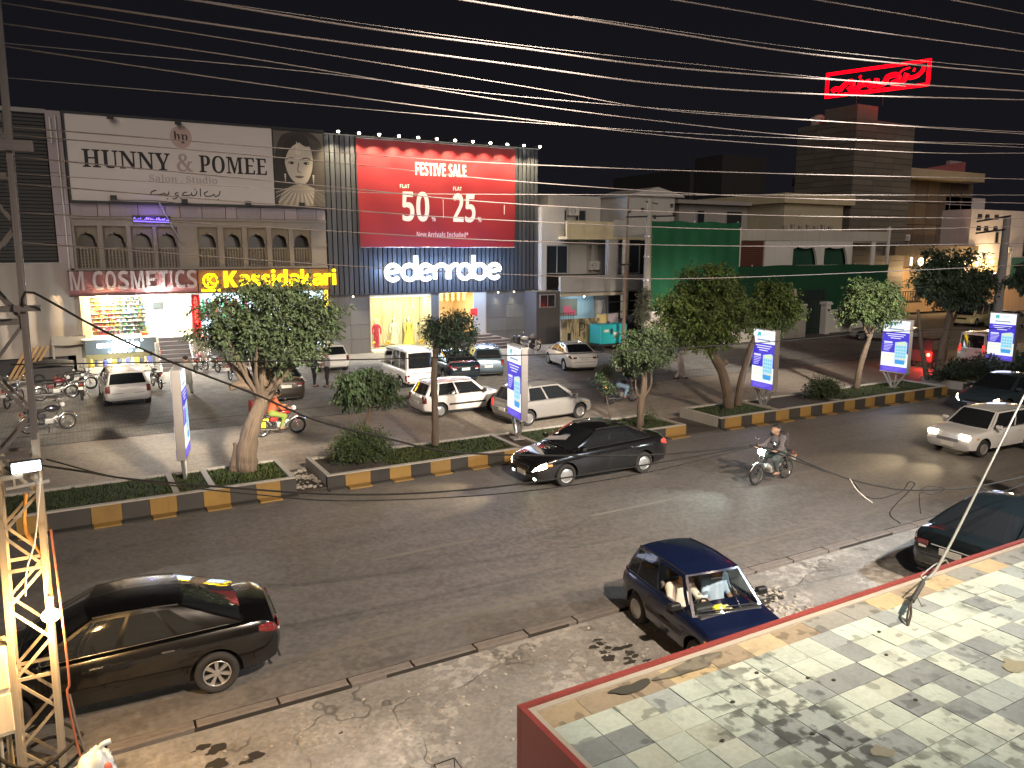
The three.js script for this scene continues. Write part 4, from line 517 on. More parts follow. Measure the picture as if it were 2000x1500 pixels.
{
  const t = thing('arched_house', 'house with white balcony band, brown shutter and two scalloped green openings', 'house'), z = -44;
  part(t, 'wall', [bx(44.8, 63.2, 0, 4.9, -55, z - 0.3), bx(44.8, 63.2, 4.9, 6.9, -55, -47.5)], mat.grey); part(t, 'balcony', [bx(44.7, 63.1, 6.92, 7.75, z - 0.15, z + 0.05), bx(44.7, 63.1, 6.8, 6.92, -48, z - 0.15)], M([0.5, 0.48, 0.43], 0.8, 0, { map: wallT }));
  part(t, 'post', [bx(44.7, 45.1, 4.9, 7.9, z - 0.15, z + 0.08), bx(60.8, 61.3, 4.9, 6.9, z - 0.1, z + 0.04), bx(62.9, 63.2, 4.9, 8.2, z - 0.1, z + 0.06)], mat.white); for (let i = 0; i < 11; i++) part(t, 'shutter_slat', bx(45.2, 47.8, 4.95 + i * 0.177, 5.11 + i * 0.177, z - 0.2, z - 0.14), M([0.1, 0.035, 0.025], 0.6));
  part(t, 'wall_panel', [bx(47.85, 50.8, 4.9, 6.9, z - 0.25, z - 0.05)], mat.white);
  const sc = new THREE.Shape([[50.8, 4.95], [58.3, 4.95], [58.3, 6.92], [50.8, 6.92]].map((p) => new THREE.Vector2(...p))); for (const [a, b] of [[51.0, 54.0], [54.75, 57.8]]) { const h = new THREE.Path(); h.moveTo(a, 4.97); h.lineTo(b, 4.97); h.lineTo(b - 0.05, 5.2); h.quadraticCurveTo(b - 0.25, 6.1, b - 0.6, 6.42); h.quadraticCurveTo((a + b) / 2, 6.2, a + 0.6, 6.42); h.lineTo(a + 0.02, 6.3); h.closePath(); sc.holes.push(h); }
  part(t, 'arcade', new THREE.ExtrudeGeometry(sc, { depth: 0.2, bevelEnabled: false, curveSegments: 6 }).translate(0, 0, z - 0.2), mat.white); part(t, 'net_screen', bx(50.9, 58.2, 4.95, 6.8, z - 0.6, z - 0.55), M([0.01, 0.06, 0.035], 0.9, 0, { map: grainT }));
  part(t, 'upper_room', [bx(53.1, 60.6, 7.0, 10.1, -56, -47)], M([0.42, 0.38, 0.27], 0.8, 0, { map: wallT })); part(t, 'roof_slab', [bx(52.4, 61.4, 10.1, 10.9, -57, -46.4)], M([0.5, 0.44, 0.3], 0.8, 0, { map: wallT })); part(t, 'roof_slab', bx(44, 52.4, 10.0, 10.3, -57, -50), mat.grey); part(t, 'side_room', bx(45, 53.0, 7.0, 10.0, -56, -51), mat.grey); windowPart(t, 50.4, 52.2, 8.1, 9.5, -50.98, 1); windowPart(t, 47, 47.8, 7.6, 9.5, -50.98, 1);
  const b = thing('rooftop_clutter', 'pots and odds and ends along the parapet of the arched house', 'pots'); for (let i = 0; i < 7; i++) part(b, 'pot', new THREE.CylinderGeometry(0.2, 0.15, 0.35, 10).translate(50 + i * 0.9, 7.95 + 0.1 * (i % 2), z - 0.1), mat.grey);
  const d = thing('background_block', 'very dark plain block rising behind the houses', 'building'); part(d, 'wall', [bx(56, 62.5, 0, 14.4, -75, -62), bx(56.5, 62.5, 0, 15.4, -61.9, -58)], M([0.02, 0.02, 0.021], 0.9, 0, { map: wallT })); windowPart(d, 58.5, 59.1, 10.5, 11.3, -57.98, 2);
}
{ // tall tiled stair tower with the red rooftop sign
  const t = thing('tiled_tower', 'tall grey tiled stair tower with the red rooftop sign above', 'building'); part(t, 'core', [bx(61.62, 69.9, 0, 17.55, -53.5, -47.05)], M([0.1, 0.095, 0.085], 0.8));
  const tm = [[0.135, 0.128, 0.115], [0.15, 0.142, 0.126], [0.122, 0.116, 0.104]].map((c) => M(c, 0.6, 0, { map: wallT }));
  for (let j = 0; j < 34; j++) for (let i = 0; i < 3; i++) { const y = j * 0.52; part(t, 'tile', bx(61.62 + i * 2.76 + (0.01), 61.62 + (i + 1) * 2.76 - 0.02, y + 0.02, y + 0.5, -47.05, -46.98), tm[(i + j * 2) % 3]); }
  for (let j = 0; j < 34; j++) for (let i = 0; i < 3; i++) { const y = j * 0.52; part(t, 'tile', bx(61.55, 61.62, y + 0.02, y + 0.5, -53.4 + i * 2.14 + 0.01, -53.4 + (i + 1) * 2.14 - 0.02), tm[(i * 2 + j) % 3]); }
  part(t, 'roof_block', [bx(61.5, 64.3, 17.6, 18.85, -50.4, -46.95)], M([0.14, 0.132, 0.118], 0.7, 0, { map: wallT }));
  const k = thing('water_tank', 'pale rooftop water tank left of the red sign', 'water tank', [62.9, 17.55, -52.2]); part(k, 'tank', new THREE.CylinderGeometry(0.75, 0.8, 1.0, 18).translate(0, 0.5, 0), M([0.35, 0.33, 0.29], 0.8)); part(k, 'lid', new THREE.CylinderGeometry(0.4, 0.5, 0.2, 14).translate(0, 1.08, 0), mat.grey);
  const a = V(61.5, 0, -50.5), b = V(64.5, 0, -42.4), L = a.distanceTo(b), s = thing('rooftop_sign', 'glowing red framed rooftop sign with flowing script', 'neon sign', [61.5, 19.85, -50.5], Math.atan2(-(b.z - a.z), b.x - a.x));
  part(s, 'frame', [bx(0, L, 0, 0.28, -0.1, 0.1), bx(0, L, 1.95, 2.2, -0.1, 0.1), bx(0, 0.26, 0.28, 1.95, -0.1, 0.1), bx(L - 0.26, L, 0.28, 1.95, -0.1, 0.1)], glow.red);
  const st = (p, r = 0.15) => tube(p.map(([x, y]) => [x, y, 0]), r, 24, 7);
  part(s, 'script', [st([[0.6, 0.55], [0.9, 0.75], [1.3, 0.6], [1.5, 0.85], [1.9, 1.15], [2.3, 1.2], [2.4, 0.8], [2.0, 0.5]], 0.21), st([[2.2, 0.55], [2.9, 0.6], [3.1, 1.15], [3.3, 0.65], [3.6, 1.1], [3.8, 0.65], [4.3, 0.7], [4.4, 1.15]], 0.22), st([[4.4, 0.6], [5.0, 0.7], [5.3, 1.2], [6.0, 1.25], [6.2, 0.8], [5.6, 0.6], [6.6, 0.75], [6.8, 1.25]], 0.23), st([[6.2, 1.35], [6.5, 1.6], [7.0, 1.7]], 0.08), st([[7.0, 0.85], [7.6, 0.95], [8.0, 1.3], [8.1, 1.7]], 0.17), st([[2.9, 1.4], [3.05, 1.6]], 0.1), st([[7.3, 1.35], [7.4, 1.6]], 0.09)], glow.red);
  part(s, 'stand', [rod([2.8, -0.4, 0.05], [2.8, -1.2, 0.05], 0.07), rod([2.8, 0, 0.05], [2.8, -0.5, 0.05], 0.07), rod([2.8, -0.4, 0], [3.5, 0.1, 0], 0.05), rod([5, -1.2, 0], [5, 0.1, 0], 0.07)], mat.dark); lampPoint([60.6, 20.8, -46], [1, 0.03, 0.03], 9, 20); lampPoint([64, 19.4, -45.8], [1, 0.03, 0.03], 5, 20);
}
{ // brown block with lit shop, white house at the right edge
  const t = thing('brown_block', 'brown panelled building with a warm lit shop below, right of the tower', 'building'); const bm = [[0.15, 0.11, 0.075], [0.17, 0.125, 0.085], [0.13, 0.095, 0.07]].map((c) => M(c, 0.6, 0, { map: wallT }));
  part(t, 'wall', bx(69.95, 83.6, 4.4, 13, -60, -49.1), mat.dark); for (let i = 0; i < 7; i++) for (let j = 0; j < 4; j++) part(t, 'wall_panel', bx(70 + i * 1.94 + 0.03, 70 + (i + 1) * 1.94 - 0.03, 4.4 + j * 2.15 + 0.03, 4.4 + (j + 1) * 2.15 - 0.03, -49.1, -49.0), bm[(i + j) % 3]);
  part(t, 'roof_slab', bx(68.7, 82, 13.0, 13.85, -60, -47), M([0.36, 0.3, 0.22], 0.8, 0, { map: wallT })); part(t, 'roof_parapet', [ext([[72.7, 13.85], [81.8, 13.85], [81.8, 15.2]], 0.4).translate(0, 0, -49.4)], M([0.3, 0.09, 0.09], 0.8, 0, { map: grainT })); part(t, 'roof_pier', bx(79.7, 81.8, 13.85, 15.25, -49.8, -49.38), mat.lilac);
  part(t, 'shop_wall', [bx(66.6, 84, 0, 4.4, -52, -48)], M([0.5, 0.34, 0.18], 0.7, 0, { map: wallT })); part(t, 'canopy', [bx(66.6, 79.9, 5.7, 6.6, -49, -45.7)], bm[0]);
  part(t, 'lit_letter', [0, 1, 2, 3, 4, 5, 6, 7].map((i) => i % 3 ? new THREE.TorusGeometry(0.3, 0.1, 6, 14, i % 2 ? 6.28 : 4.6).translate(69.2 + i * 1.25, 5.1, -45.6) : bx(68.95 + i * 1.25, 69.15 + i * 1.25, 4.75, 5.5, -45.7, -45.6)), GLOW([1, 0.72, 0.4], 5)); windowPart(t, 69.2, 70.9, 2.9, 4.1, -47.95, 2); part(t, 'lit_window', bx(69.25, 70.85, 3.4, 4.05, -47.92, -47.9), GLOW([1, 0.75, 0.5], 1.6)); part(t, 'balcony', [bx(66.9, 71.5, 1.2, 1.35, -48, -45.8), ...Array.from({ length: 12 }, (_, i) => rod([67 + i * 0.38, 1.35, -45.85], [67 + i * 0.38, 2.3, -45.85], 0.03)), rod([66.9, 2.3, -45.85], [71.3, 2.3, -45.85], 0.04)], mat.dark);
  lampPoint([70.5, 4.0, -45.5], [1, 0.62, 0.28], 30, 8); lampPoint([77.5, 4.6, -45], [1, 0.66, 0.32], 60, 8); part(t, 'shop_lamp', [ball(0.14, 77.8, 5.3, -45.1), ball(0.16, 79, 4.9, -45.2)], GLOW([1, 0.75, 0.4], 22));
  const u = thing('white_house', 'white house with small windows at the far right edge', 'house'); part(u, 'wall', [bx(78.6, 96, 2.5, 10.2, -56, -46), bx(79, 86, 10.2, 11.6, -56, -49)], M([0.6, 0.54, 0.54], 0.8, 0, { map: wallT })); windowPart(u, 83.1, 83.7, 6.9, 8, -45.98, 1); windowPart(u, 88.5, 89.8, 5.5, 7.5, -45.98, 2); part(u, 'green_screen', bx(86.5, 92, 2.5, 5.4, -45.9, -45.86), M([0.04, 0.13, 0.1], 0.9));
  part(u, 'lit_bay', [bx(79.2, 84.5, 0, 5.3, -46.2, -45.9)], M([0.6, 0.45, 0.24], 0.8, 0, { map: wallT })); part(u, 'bay_frame', Array.from({ length: 8 }, (_, i) => bx(79.3 + i * 0.74, 79.36 + i * 0.74, 2.6, 5.3, -45.9, -45.84)), mat.steel); part(u, 'bay_lamp', ball(0.17, 81.6, 5.0, -45.2), GLOW([1, 0.78, 0.42], 30)); lampPoint([81.6, 4.8, -44.8], [1, 0.7, 0.36], 70, 6);
  const w = thing('orange_wall', 'tall orange-lit boundary wall behind the yellowish cars', 'wall'); part(w, 'wall', [bx(75.5, 95, -0.1, 2.5, -44.2, -44)], M([0.55, 0.36, 0.22], 0.85, 0, { map: wallT })); part(w, 'coping', bx(75.5, 95, 2.5, 2.62, -44.25, -43.95), mat.white); lampPoint([80, 4.6, -40], [1, 0.66, 0.3], 55, 8);
  const x = thing('power_transformer', 'dark blue power transformer with insulators on a ledge', 'transformer', [77.6, 2.62, -43.9]); part(x, 'tank', rbx(4.6, 1.3, 1.2, 0.08, 0, 0.7, 0), M([0.03, 0.045, 0.12], 0.5)); for (let i = 0; i < 6; i++) part(x, 'insulator', [0, 1, 2].map((k) => new THREE.CylinderGeometry(0.12, 0.14, 0.1, 8).translate(-1.5 + i * 0.6, 1.45 + k * 0.14, 0)), mat.black); for (let i = 0; i < 9; i++) part(x, 'fin', cb(0.05, 1.0, 0.3, -2 + i * 0.5, 0.65, 0.72), mat.dark);
}
{ // small fittings on the houses: air conditioners, downpipes, satellite dish
  const ac = (label, x, y, z) => { const t = thing('air_conditioner', label, 'air conditioner', [x, y, z]); part(t, 'case', rbx(0.85, 0.6, 0.35, 0.03, 0, 0, 0), mat.white); part(t, 'fan_grille', [new THREE.TorusGeometry(0.22, 0.015, 5, 18).translate(-0.1, 0, 0.18), new THREE.TorusGeometry(0.13, 0.012, 5, 14).translate(-0.1, 0, 0.18), cb(0.42, 0.02, 0.02, -0.1, 0, 0.18)], mat.dark); part(t, 'bracket', [cb(0.04, 0.05, 0.4, -0.3, -0.33, 0), cb(0.04, 0.05, 0.4, 0.3, -0.33, 0)], mat.steel); part(t, 'pipe', tube([[0.4, -0.1, 0], [0.55, -0.3, -0.1], [0.55, -1.2, -0.15]], 0.02), mat.white); };
  ac('air conditioner on the white house beside its upper window', 31.4, 8.9, -46.7); ac('air conditioner under the white house balcony by the column', 32.6, 5.1, -45.7); ac('air conditioner on the arched house side room by the dark door', 48.8, 8.0, -50.7); ac('air conditioner on the brown block above the lit letters', 72.5, 7.4, -48.7); ac('air conditioner on the right edge white house wall', 85.5, 6.2, -45.7);
}
// generator, dust bin, chairs
{ const t = thing('diesel_generator', 'turquoise boxed diesel generator on a stand beside the white saloon', 'generator', [28.9, 0, -38.9], 0.05), m = M([0.02, 0.36, 0.38], 0.45); part(t, 'canopy', rbx(2.1, 1.2, 1.1, 0.05, 0, 1.08, 0), m); part(t, 'base', [cb(2.2, 0.12, 1.1, 0, 0.42, 0), cb(0.14, 0.42, 0.9, -0.7, 0.2, 0), cb(0.14, 0.42, 0.9, 0.75, 0.2, 0)], mat.dark);
  part(t, 'door_panel', [rbx(0.6, 0.95, 0.03, 0.01, -0.62, 1.05, 0.56), rbx(0.6, 0.95, 0.03, 0.01, 0.08, 1.05, 0.56), rbx(0.5, 0.95, 0.03, 0.01, 0.72, 1.05, 0.56)], m); part(t, 'label_plate', [cb(0.36, 0.16, 0.02, -0.62, 1.3, 0.585), cb(0.3, 0.16, 0.02, 0.12, 1.12, 0.585)], mat.plate); part(t, 'control_panel', cb(0.16, 0.34, 0.02, -0.2, 1.25, 0.585), mat.dark); part(t, 'vent_cap', new THREE.CylinderGeometry(0.09, 0.09, 0.14, 10).translate(0, 1.74, 0), mat.dark); }
{ const t = thing('dust_bin', 'black cylindrical bin on the forecourt near the entrance stairs', 'bin', [23.2, 0, -40.6]); part(t, 'drum', new THREE.LatheGeometry([[0, 0], [0.28, 0], [0.3, 0.1], [0.3, 1.0], [0.27, 1.02], [0, 1.02]].map((p) => new THREE.Vector2(...p)), 18), M([0.03, 0.032, 0.035], 0.5)); part(t, 'handle', tube([[-0.1, 1.02, 0], [0, 1.1, 0], [0.1, 1.02, 0]], 0.015), mat.chrome); }
{ const t = thing('plastic_chair', 'white plastic chair under the seated guard', 'chair', [23.75, 0, -39.5], -2.3); part(t, 'seat', rbx(0.44, 0.04, 0.44, 0.015, 0, 0.43, 0), mat.white); part(t, 'backrest', rbx(0.44, 0.42, 0.04, 0.015, 0, 0.68, -0.22), mat.white); for (const [a, b] of [[-1, -1], [1, -1], [-1, 1], [1, 1]]) part(t, 'leg', rod([a * 0.22, 0, b * 0.22], [a * 0.19, 0.43, b * 0.19], 0.018), mat.white); for (const a of [-1, 1]) part(t, 'armrest', tube([[a * 0.22, 0.43, 0.2], [a * 0.24, 0.64, 0.16], [a * 0.23, 0.66, -0.2]], 0.018), mat.white); }
// ================= VEHICLES =================
const evaluator = new Evaluator(); evaluator.attributes = ['position', 'normal']; evaluator.useGroups = true;
const PROF = {
  sedan: { top: [[-0.5, 0.5], [-0.492, 0.62], [-0.475, 0.7], [-0.44, 0.725], [-0.3, 0.73], [-0.27, 0.66], [0.2, 0.655], [0.24, 0.65], [0.34, 0.62], [0.42, 0.565], [0.465, 0.51], [0.49, 0.43], [0.5, 0.33]], sh: [[-0.5, 0.48], [-0.48, 0.62], [-0.44, 0.68], [-0.3, 0.675], [0, 0.645], [0.24, 0.615], [0.38, 0.55], [0.46, 0.48], [0.49, 0.4], [0.5, 0.31]], bot: [[-0.5, 0.3], [-0.48, 0.2], [-0.42, 0.16], [0.42, 0.14], [0.48, 0.16], [0.5, 0.24]], plan: [[-0.5, 0.72], [-0.488, 0.84], [-0.46, 0.92], [-0.4, 0.97], [-0.25, 1], [0.2, 1], [0.36, 0.975], [0.44, 0.92], [0.48, 0.82], [0.5, 0.64]], A: [0.25, 0.645], B: [0.05, 0.965], Cc: [-0.19, 0.95], Dd: [-0.38, 0.715], panes: [[0.17, 0.3], [0.32, 0.57], [0.6, 0.95]], wf: 0.295, wr: -0.29, doors: [[-0.2, -0.005], [0.0, 0.2]] },
  hatch: { top: [[-0.5, 0.42], [-0.495, 0.56], [-0.485, 0.63], [-0.46, 0.64], [0.22, 0.64], [0.3, 0.62], [0.4, 0.56], [0.46, 0.5], [0.488, 0.43], [0.5, 0.33]], sh: [[-0.5, 0.4], [-0.49, 0.56], [-0.47, 0.63], [0, 0.615], [0.28, 0.585], [0.4, 0.53], [0.47, 0.46], [0.5, 0.31]], bot: [[-0.5, 0.28], [-0.48, 0.2], [-0.4, 0.15], [0.42, 0.14], [0.48, 0.16], [0.5, 0.24]], plan: [[-0.5, 0.82], [-0.49, 0.9], [-0.46, 0.96], [-0.3, 1], [0.25, 1], [0.38, 0.97], [0.45, 0.9], [0.485, 0.8], [0.5, 0.66]], A: [0.29, 0.615], B: [0.08, 0.965], Cc: [-0.4, 0.95], Dd: [-0.48, 0.63], panes: [[0.04, 0.2], [0.23, 0.5], [0.53, 0.92]], wf: 0.315, wr: -0.32, doors: [[-0.22, -0.005], [0.0, 0.23]] },
  boxy: { top: [[-0.5, 0.4], [-0.494, 0.55], [-0.485, 0.62], [-0.46, 0.63], [0.2, 0.63], [0.27, 0.615], [0.4, 0.58], [0.47, 0.535], [0.49, 0.5], [0.5, 0.38]], sh: [[-0.5, 0.38], [-0.49, 0.57], [-0.47, 0.62], [0, 0.61], [0.25, 0.595], [0.4, 0.56], [0.475, 0.51], [0.5, 0.36]], bot: [[-0.5, 0.26], [-0.485, 0.19], [-0.4, 0.15], [0.42, 0.14], [0.485, 0.16], [0.5, 0.24]], plan: [[-0.5, 0.88], [-0.49, 0.94], [-0.46, 0.98], [-0.3, 1], [0.25, 1], [0.38, 0.985], [0.46, 0.95], [0.49, 0.9], [0.5, 0.82]], A: [0.25, 0.615], B: [0.09, 0.955], Cc: [-0.4, 0.945], Dd: [-0.475, 0.62], panes: [[0.05, 0.17], [0.2, 0.5], [0.53, 0.94]], wf: 0.32, wr: -0.315, doors: [[-0.2, 0.0], [0.005, 0.24]] },
  van: { top: [[-0.5, 0.32], [-0.495, 0.45], [-0.48, 0.51], [0.36, 0.51], [0.42, 0.49], [0.47, 0.43], [0.49, 0.36], [0.5, 0.28]], sh: [[-0.5, 0.3], [-0.49, 0.47], [-0.47, 0.5], [0.36, 0.49], [0.45, 0.43], [0.49, 0.34], [0.5, 0.26]], bot: [[-0.5, 0.2], [-0.48, 0.15], [0.45, 0.13], [0.5, 0.18]], plan: [[-0.5, 0.9], [-0.49, 0.95], [-0.45, 1], [0.3, 1], [0.42, 0.96], [0.48, 0.88], [0.5, 0.78]], A: [0.43, 0.49], B: [0.27, 0.95], Cc: [-0.47, 0.965], Dd: [-0.492, 0.49], panes: [[0.04, 0.28], [0.31, 0.6], [0.64, 0.94]], wf: 0.31, wr: -0.3, doors: [[-0.15, 0.12], [0.13, 0.33]] },
};
const wheelCache = {};
function wheelGeo(r, w, style) {
  const k = r + '_' + w + style; if (wheelCache[k]) return wheelCache[k];
  const tyre = new THREE.LatheGeometry([[r * 0.62, -w / 2], [r * 0.9, -w / 2], [r * 0.985, -w * 0.36], [r, -w * 0.15], [r, w * 0.15], [r * 0.985, w * 0.36], [r * 0.9, w / 2], [r * 0.62, w / 2], [r * 0.62, -w / 2]].map((p) => new THREE.Vector2(...p)), 28).rotateX(PI / 2);
  const g = [new THREE.CylinderGeometry(r * 0.62, r * 0.62, w * 0.9, 24, 1, true).rotateX(PI / 2), new THREE.TorusGeometry(r * 0.6, 0.012, 6, 26).translate(0, 0, w * 0.47), new THREE.CylinderGeometry(r * 0.14, r * 0.16, 0.03, 14).rotateX(PI / 2).translate(0, 0, w * 0.4)];
  if (style === 'cap') { g.push(new THREE.LatheGeometry([[0, 0.03], [r * 0.3, 0.028], [r * 0.5, 0.012], [r * 0.6, 0]].map((p) => new THREE.Vector2(...p)), 24).rotateX(PI / 2).translate(0, 0, w * 0.4)); }
  else for (let i = 0; i < style; i++) { const s = cb(r * 0.11, r * 0.5, 0.03, 0, r * 0.34, 0); for (let q = 0; q < 24; q++) { const y = s.attributes.position.getY(q); if (y > r * 0.4) s.attributes.position.setX(q, s.attributes.position.getX(q) * 1.7); } g.push(s.translate(0, 0, w * 0.36).rotateZ(i / style * PI * 2)); }
  return wheelCache[k] = { tyre, rim: mg(g), well: new THREE.CylinderGeometry(r * 0.6, r * 0.6, 0.02, 20).rotateX(PI / 2) };
}
function car(o) {
  const P = PROF[o.kind], { L, W, H } = o, hw = W / 2, t = thing(o.name, o.label, o.cat ?? 'car', [o.pos[0], o.pos[2] ?? 0, o.pos[1]], o.th * D2R, o.group);
  const paint = MP(o.paint, o.rough ?? 0.32, o.metal ?? 0, { clearcoat: 1, clearcoatRoughness: 0.06 }), win = o.glass ?? mat.glassDark, detail = o.detail ?? 1, wr = o.r ?? 0.3, wy = wr;
  const half = (f) => hw * interp(P.plan, f), xs = [...new Set([...P.top, ...P.sh, ...P.bot, ...P.plan].map((p) => p[0]).concat([-0.35, -0.1, 0.1, 0.3]))].sort((a, b) => a - b);
  const ring = (f) => { const w = half(f), b = interp(P.bot, f) * H, s = interp(P.sh, f) * H, y = interp(P.top, f) * H; return [[0, b], [w - 0.14, b], [w - 0.03, b + 0.06], [w, b + 0.42 * (s - b)], [w, b + 0.7 * (s - b)], [w - 0.012, s - 0.06], [w - 0.045, s - 0.012], [w - 0.1, s + 0.006], [w * 0.62, y - 0.008], [0, y]]; };
  const sideZ = (f, y) => { const r = ring(f); for (let i = 1; i < 7; i++) if (y <= r[i + 1][1]) return lerp(r[i][0], r[i + 1][0], clamp((y - r[i][1]) / (r[i + 1][1] - r[i][1] || 1))); return r[6][0]; };
  // body shell as a closed loft, wheel arches cut out
  const pos = [], idx = [], full = xs.map((f) => { const r = ring(f), q = [...r.map(([z, y]) => [f * L, y, z]), ...r.slice(1, -1).reverse().map(([z, y]) => [f * L, y, -z])]; return q; }), n = full[0].length;
  full.flat().forEach((p) => pos.push(...p));
  for (let i = 0; i < full.length - 1; i++) for (let j = 0; j < n; j++) { const a = i * n + j, b = i * n + (j + 1) % n, c = a + n, d = b + n; idx.push(a, b, c, b, d, c); }
  for (const [i, fl] of [[0, 0], [full.length - 1, 1]]) { const c = pos.length / 3; const m = full[i].reduce((s, p) => [s[0] + p[0] / n, s[1] + p[1] / n, 0], [0, 0, 0]); pos.push(...m); for (let j = 0; j < n; j++) { const a = i * n + j, b = i * n + (j + 1) % n; fl ? idx.push(c, a, b) : idx.push(c, b, a); } }
  let g = new THREE.BufferGeometry(); g.setAttribute('position', new THREE.Float32BufferAttribute(pos, 3)); g.setIndex(idx);
  { // make sure the shell faces outwards
    let v = 0; const p = pos; for (let i = 0; i < idx.length; i += 3) { const [a, b, c] = [idx[i] * 3, idx[i + 1] * 3, idx[i + 2] * 3]; v += p[a] * (p[b + 1] * p[c + 2] - p[b + 2] * p[c + 1]) + p[a + 1] * (p[b + 2] * p[c] - p[b] * p[c + 2]) + p[a + 2] * (p[b] * p[c + 1] - p[b + 1] * p[c]); }
    if (v < 0) { const q = []; for (let i = 0; i < idx.length; i += 3) q.push(idx[i], idx[i + 2], idx[i + 1]); g.setIndex(q); } }
  g = toCreasedNormals(g, 0.55);
  let br = new Brush(g, paint); br.updateMatrixWorld();
  for (const f of [P.wf, P.wr]) for (const s of [-1, 1]) { const c = new Brush(new THREE.CylinderGeometry(wr + 0.055, wr + 0.055, 0.5, 22).rotateX(PI / 2), mat.black); c.position.set(f * L, wy + 0.015, s * (hw - 0.02)); c.updateMatrixWorld(); br = evaluator.evaluate(br, c, SUBTRACTION); }
  if (o.open) { const c = new Brush(new THREE.BoxGeometry((P.A[0] - P.Dd[0]) * L - 0.42, H, W - 0.24), M([0.1, 0.1, 0.1], 0.8)); c.position.set((P.A[0] + P.Dd[0]) / 2 * L - 0.1, 0.36 + H / 2, 0); c.updateMatrixWorld(); br = evaluator.evaluate(br, c, SUBTRACTION); }
  part(t, 'body', br.geometry, Array.isArray(br.material) ? br.material : paint);
  // cabin: side frames, roof, glass
  const [A, B, Cc, Dd] = [P.A, P.B, P.Cc, P.Dd].map(([f, y]) => [f * L, y * H]), wb = hw - 0.075, wt = hw * (o.kind === 'van' ? 0.86 : 0.73), bulge = 0.035, cut = (v) => v;
  const side = (s, v, k, out = 0) => { const bxp = lerp(Dd[0], A[0], s), by = lerp(Dd[1], A[1], s) - 0.02 - 0.0 * s, z0 = Math.min(wb, half(bxp / L) - 0.06), rx = lerp(Cc[0], B[0], s), ry = lerp(Cc[1], B[1], s) + 0.03 * 4 * s * (1 - s) * H * 0.6, z1 = wt * (1 - 0.05 * Math.abs(2 * s - 1)); return [lerp(bxp, rx, v), lerp(by, ry, v), k * (lerp(z0, z1, v) + bulge * 4 * v * (1 - v) * 0.7 + out)]; };
  const sb = [0, ...P.panes.flat(), 1], frame = [], vb = [0, 0.06, 0.9, 1];
  for (const k of [-1, 1]) for (let i = 0; i < sb.length - 1; i++) for (let j = 0; j < 3; j++) {
    const isPane = i % 2 === 1 && j === 1, geo = grid(isPane ? 4 : 3, isPane ? 5 : 2, (u, v) => side(lerp(sb[i], sb[i + 1], u), lerp(vb[j], vb[j + 1], v), k, isPane ? -0.006 : 0), k < 0);
    if (isPane) { if (!(o.openWindow && k === o.openWindow && i === 5)) part(t, 'side_window', geo, win); } else frame.push(geo);
  }
  const end = (Pb, Pt, u, v, s, bow, dn = 0) => { const e0 = side(s, 0, 1), e1 = side(s, 1, 1), z = lerp(e0[2], e1[2], v) * u, q = 1 - u * u, sg = s ? 1 : -1; return [lerp(Pb[0], Pt[0], v) + sg * bow * q * (1 - 0.3 * v) - sg * dn, lerp(e0[1], e1[1], v) + 0.028 * q * v, z]; };
  for (const [Pb, Pt, s, bow, nm] of [[A, B, 1, 0.1, 'windscreen'], [Dd, Cc, 0, o.kind === 'sedan' ? 0.1 : 0.05, 'rear_window']]) {
    const ub = [-1, -0.92, 0.92, 1], wv = nm === 'rear_window' && o.kind !== 'sedan' ? [0, 0.1, 0.86, 1] : [0, 0.05, 0.95, 1];
    for (let i = 0; i < 3; i++) for (let j = 0; j < 3; j++) { const p = i === 1 && j === 1, geo = grid(p ? 10 : i === 1 ? 10 : 1, p ? 6 : 2, (u, v) => end(Pb, Pt, lerp(ub[i], ub[i + 1], u), lerp(wv[j], wv[j + 1], v), s, bow, p ? 0.005 : 0), s === 1); p ? part(t, nm, geo, nm === 'windscreen' ? o.screen ?? win : win) : frame.push(geo); }
  }
  const roofP = (u, s) => { const e = side(s, 1, 1), w = e[2], q = 1 - u * u, bow = lerp(-(o.kind === 'sedan' ? 0.1 : 0.05), 0.1, s) * 0.7 * q; return [e[0] + bow * Math.abs(2 * s - 1), e[1] + 0.028 * q + 0.02 * q * 4 * s * (1 - s), w * u]; };
  frame.push(grid(12, 10, (a, s) => roofP(2 * a - 1, s), true));
  let rf = mergeVertices(mg(frame).deleteAttribute('uv').deleteAttribute('normal'), 0.002); rf = toCreasedNormals(rf, 0.8);
  part(t, 'roof', rf, o.roofPaint ? MP(o.roofPaint, 0.3, 0, { clearcoat: 1 }) : paint);
  for (const k of [-1, 1]) part(t, 'roof_trim', tube(Array.from({ length: 9 }, (_, i) => { const e = side(i / 8, 1, k); return [e[0], e[1] + 0.004, e[2] * 0.985]; }), 0.012), mat.black);
  part(t, 'beltline_trim', [-1, 1].map((k) => tube(Array.from({ length: 9 }, (_, i) => { const e = side(0.06 + 0.86 * i / 8, 0.045, k, 0.006); return e; }), 0.008)), detail > 1 ? mat.chrome : mat.black);
  // doors, handles, sill
  if (detail > 0) for (const k of [-1, 1]) P.doors.forEach(([f0, f1], di) => {
    const y0 = interp(P.bot, 0) * H + 0.08, lim = (y, f) => { for (const wf of [P.wf, P.wr]) { const d = Math.abs(y - wy), R = wr + 0.07; if (d < R) { const c = Math.sqrt(R * R - d * d) / L; if (f < wf && f > wf - c) f = wf - c; else if (f > wf && f < wf + c) f = wf + c; } } return f; };
    const door = part(t, 'door', grid(5, 8, (u, v) => { const yT = interp(P.sh, lerp(f0, f1, u)) * H - 0.035, y = lerp(y0, yT, v), f = lerp(lim(y, f0), lim(y, f1), u), e = (u === 0 || u === 1 || v === 0 || v === 1) ? -0.002 : 0.0075; return [f * L, y, k * (sideZ(f, y) + e)]; }, k < 0), paint);
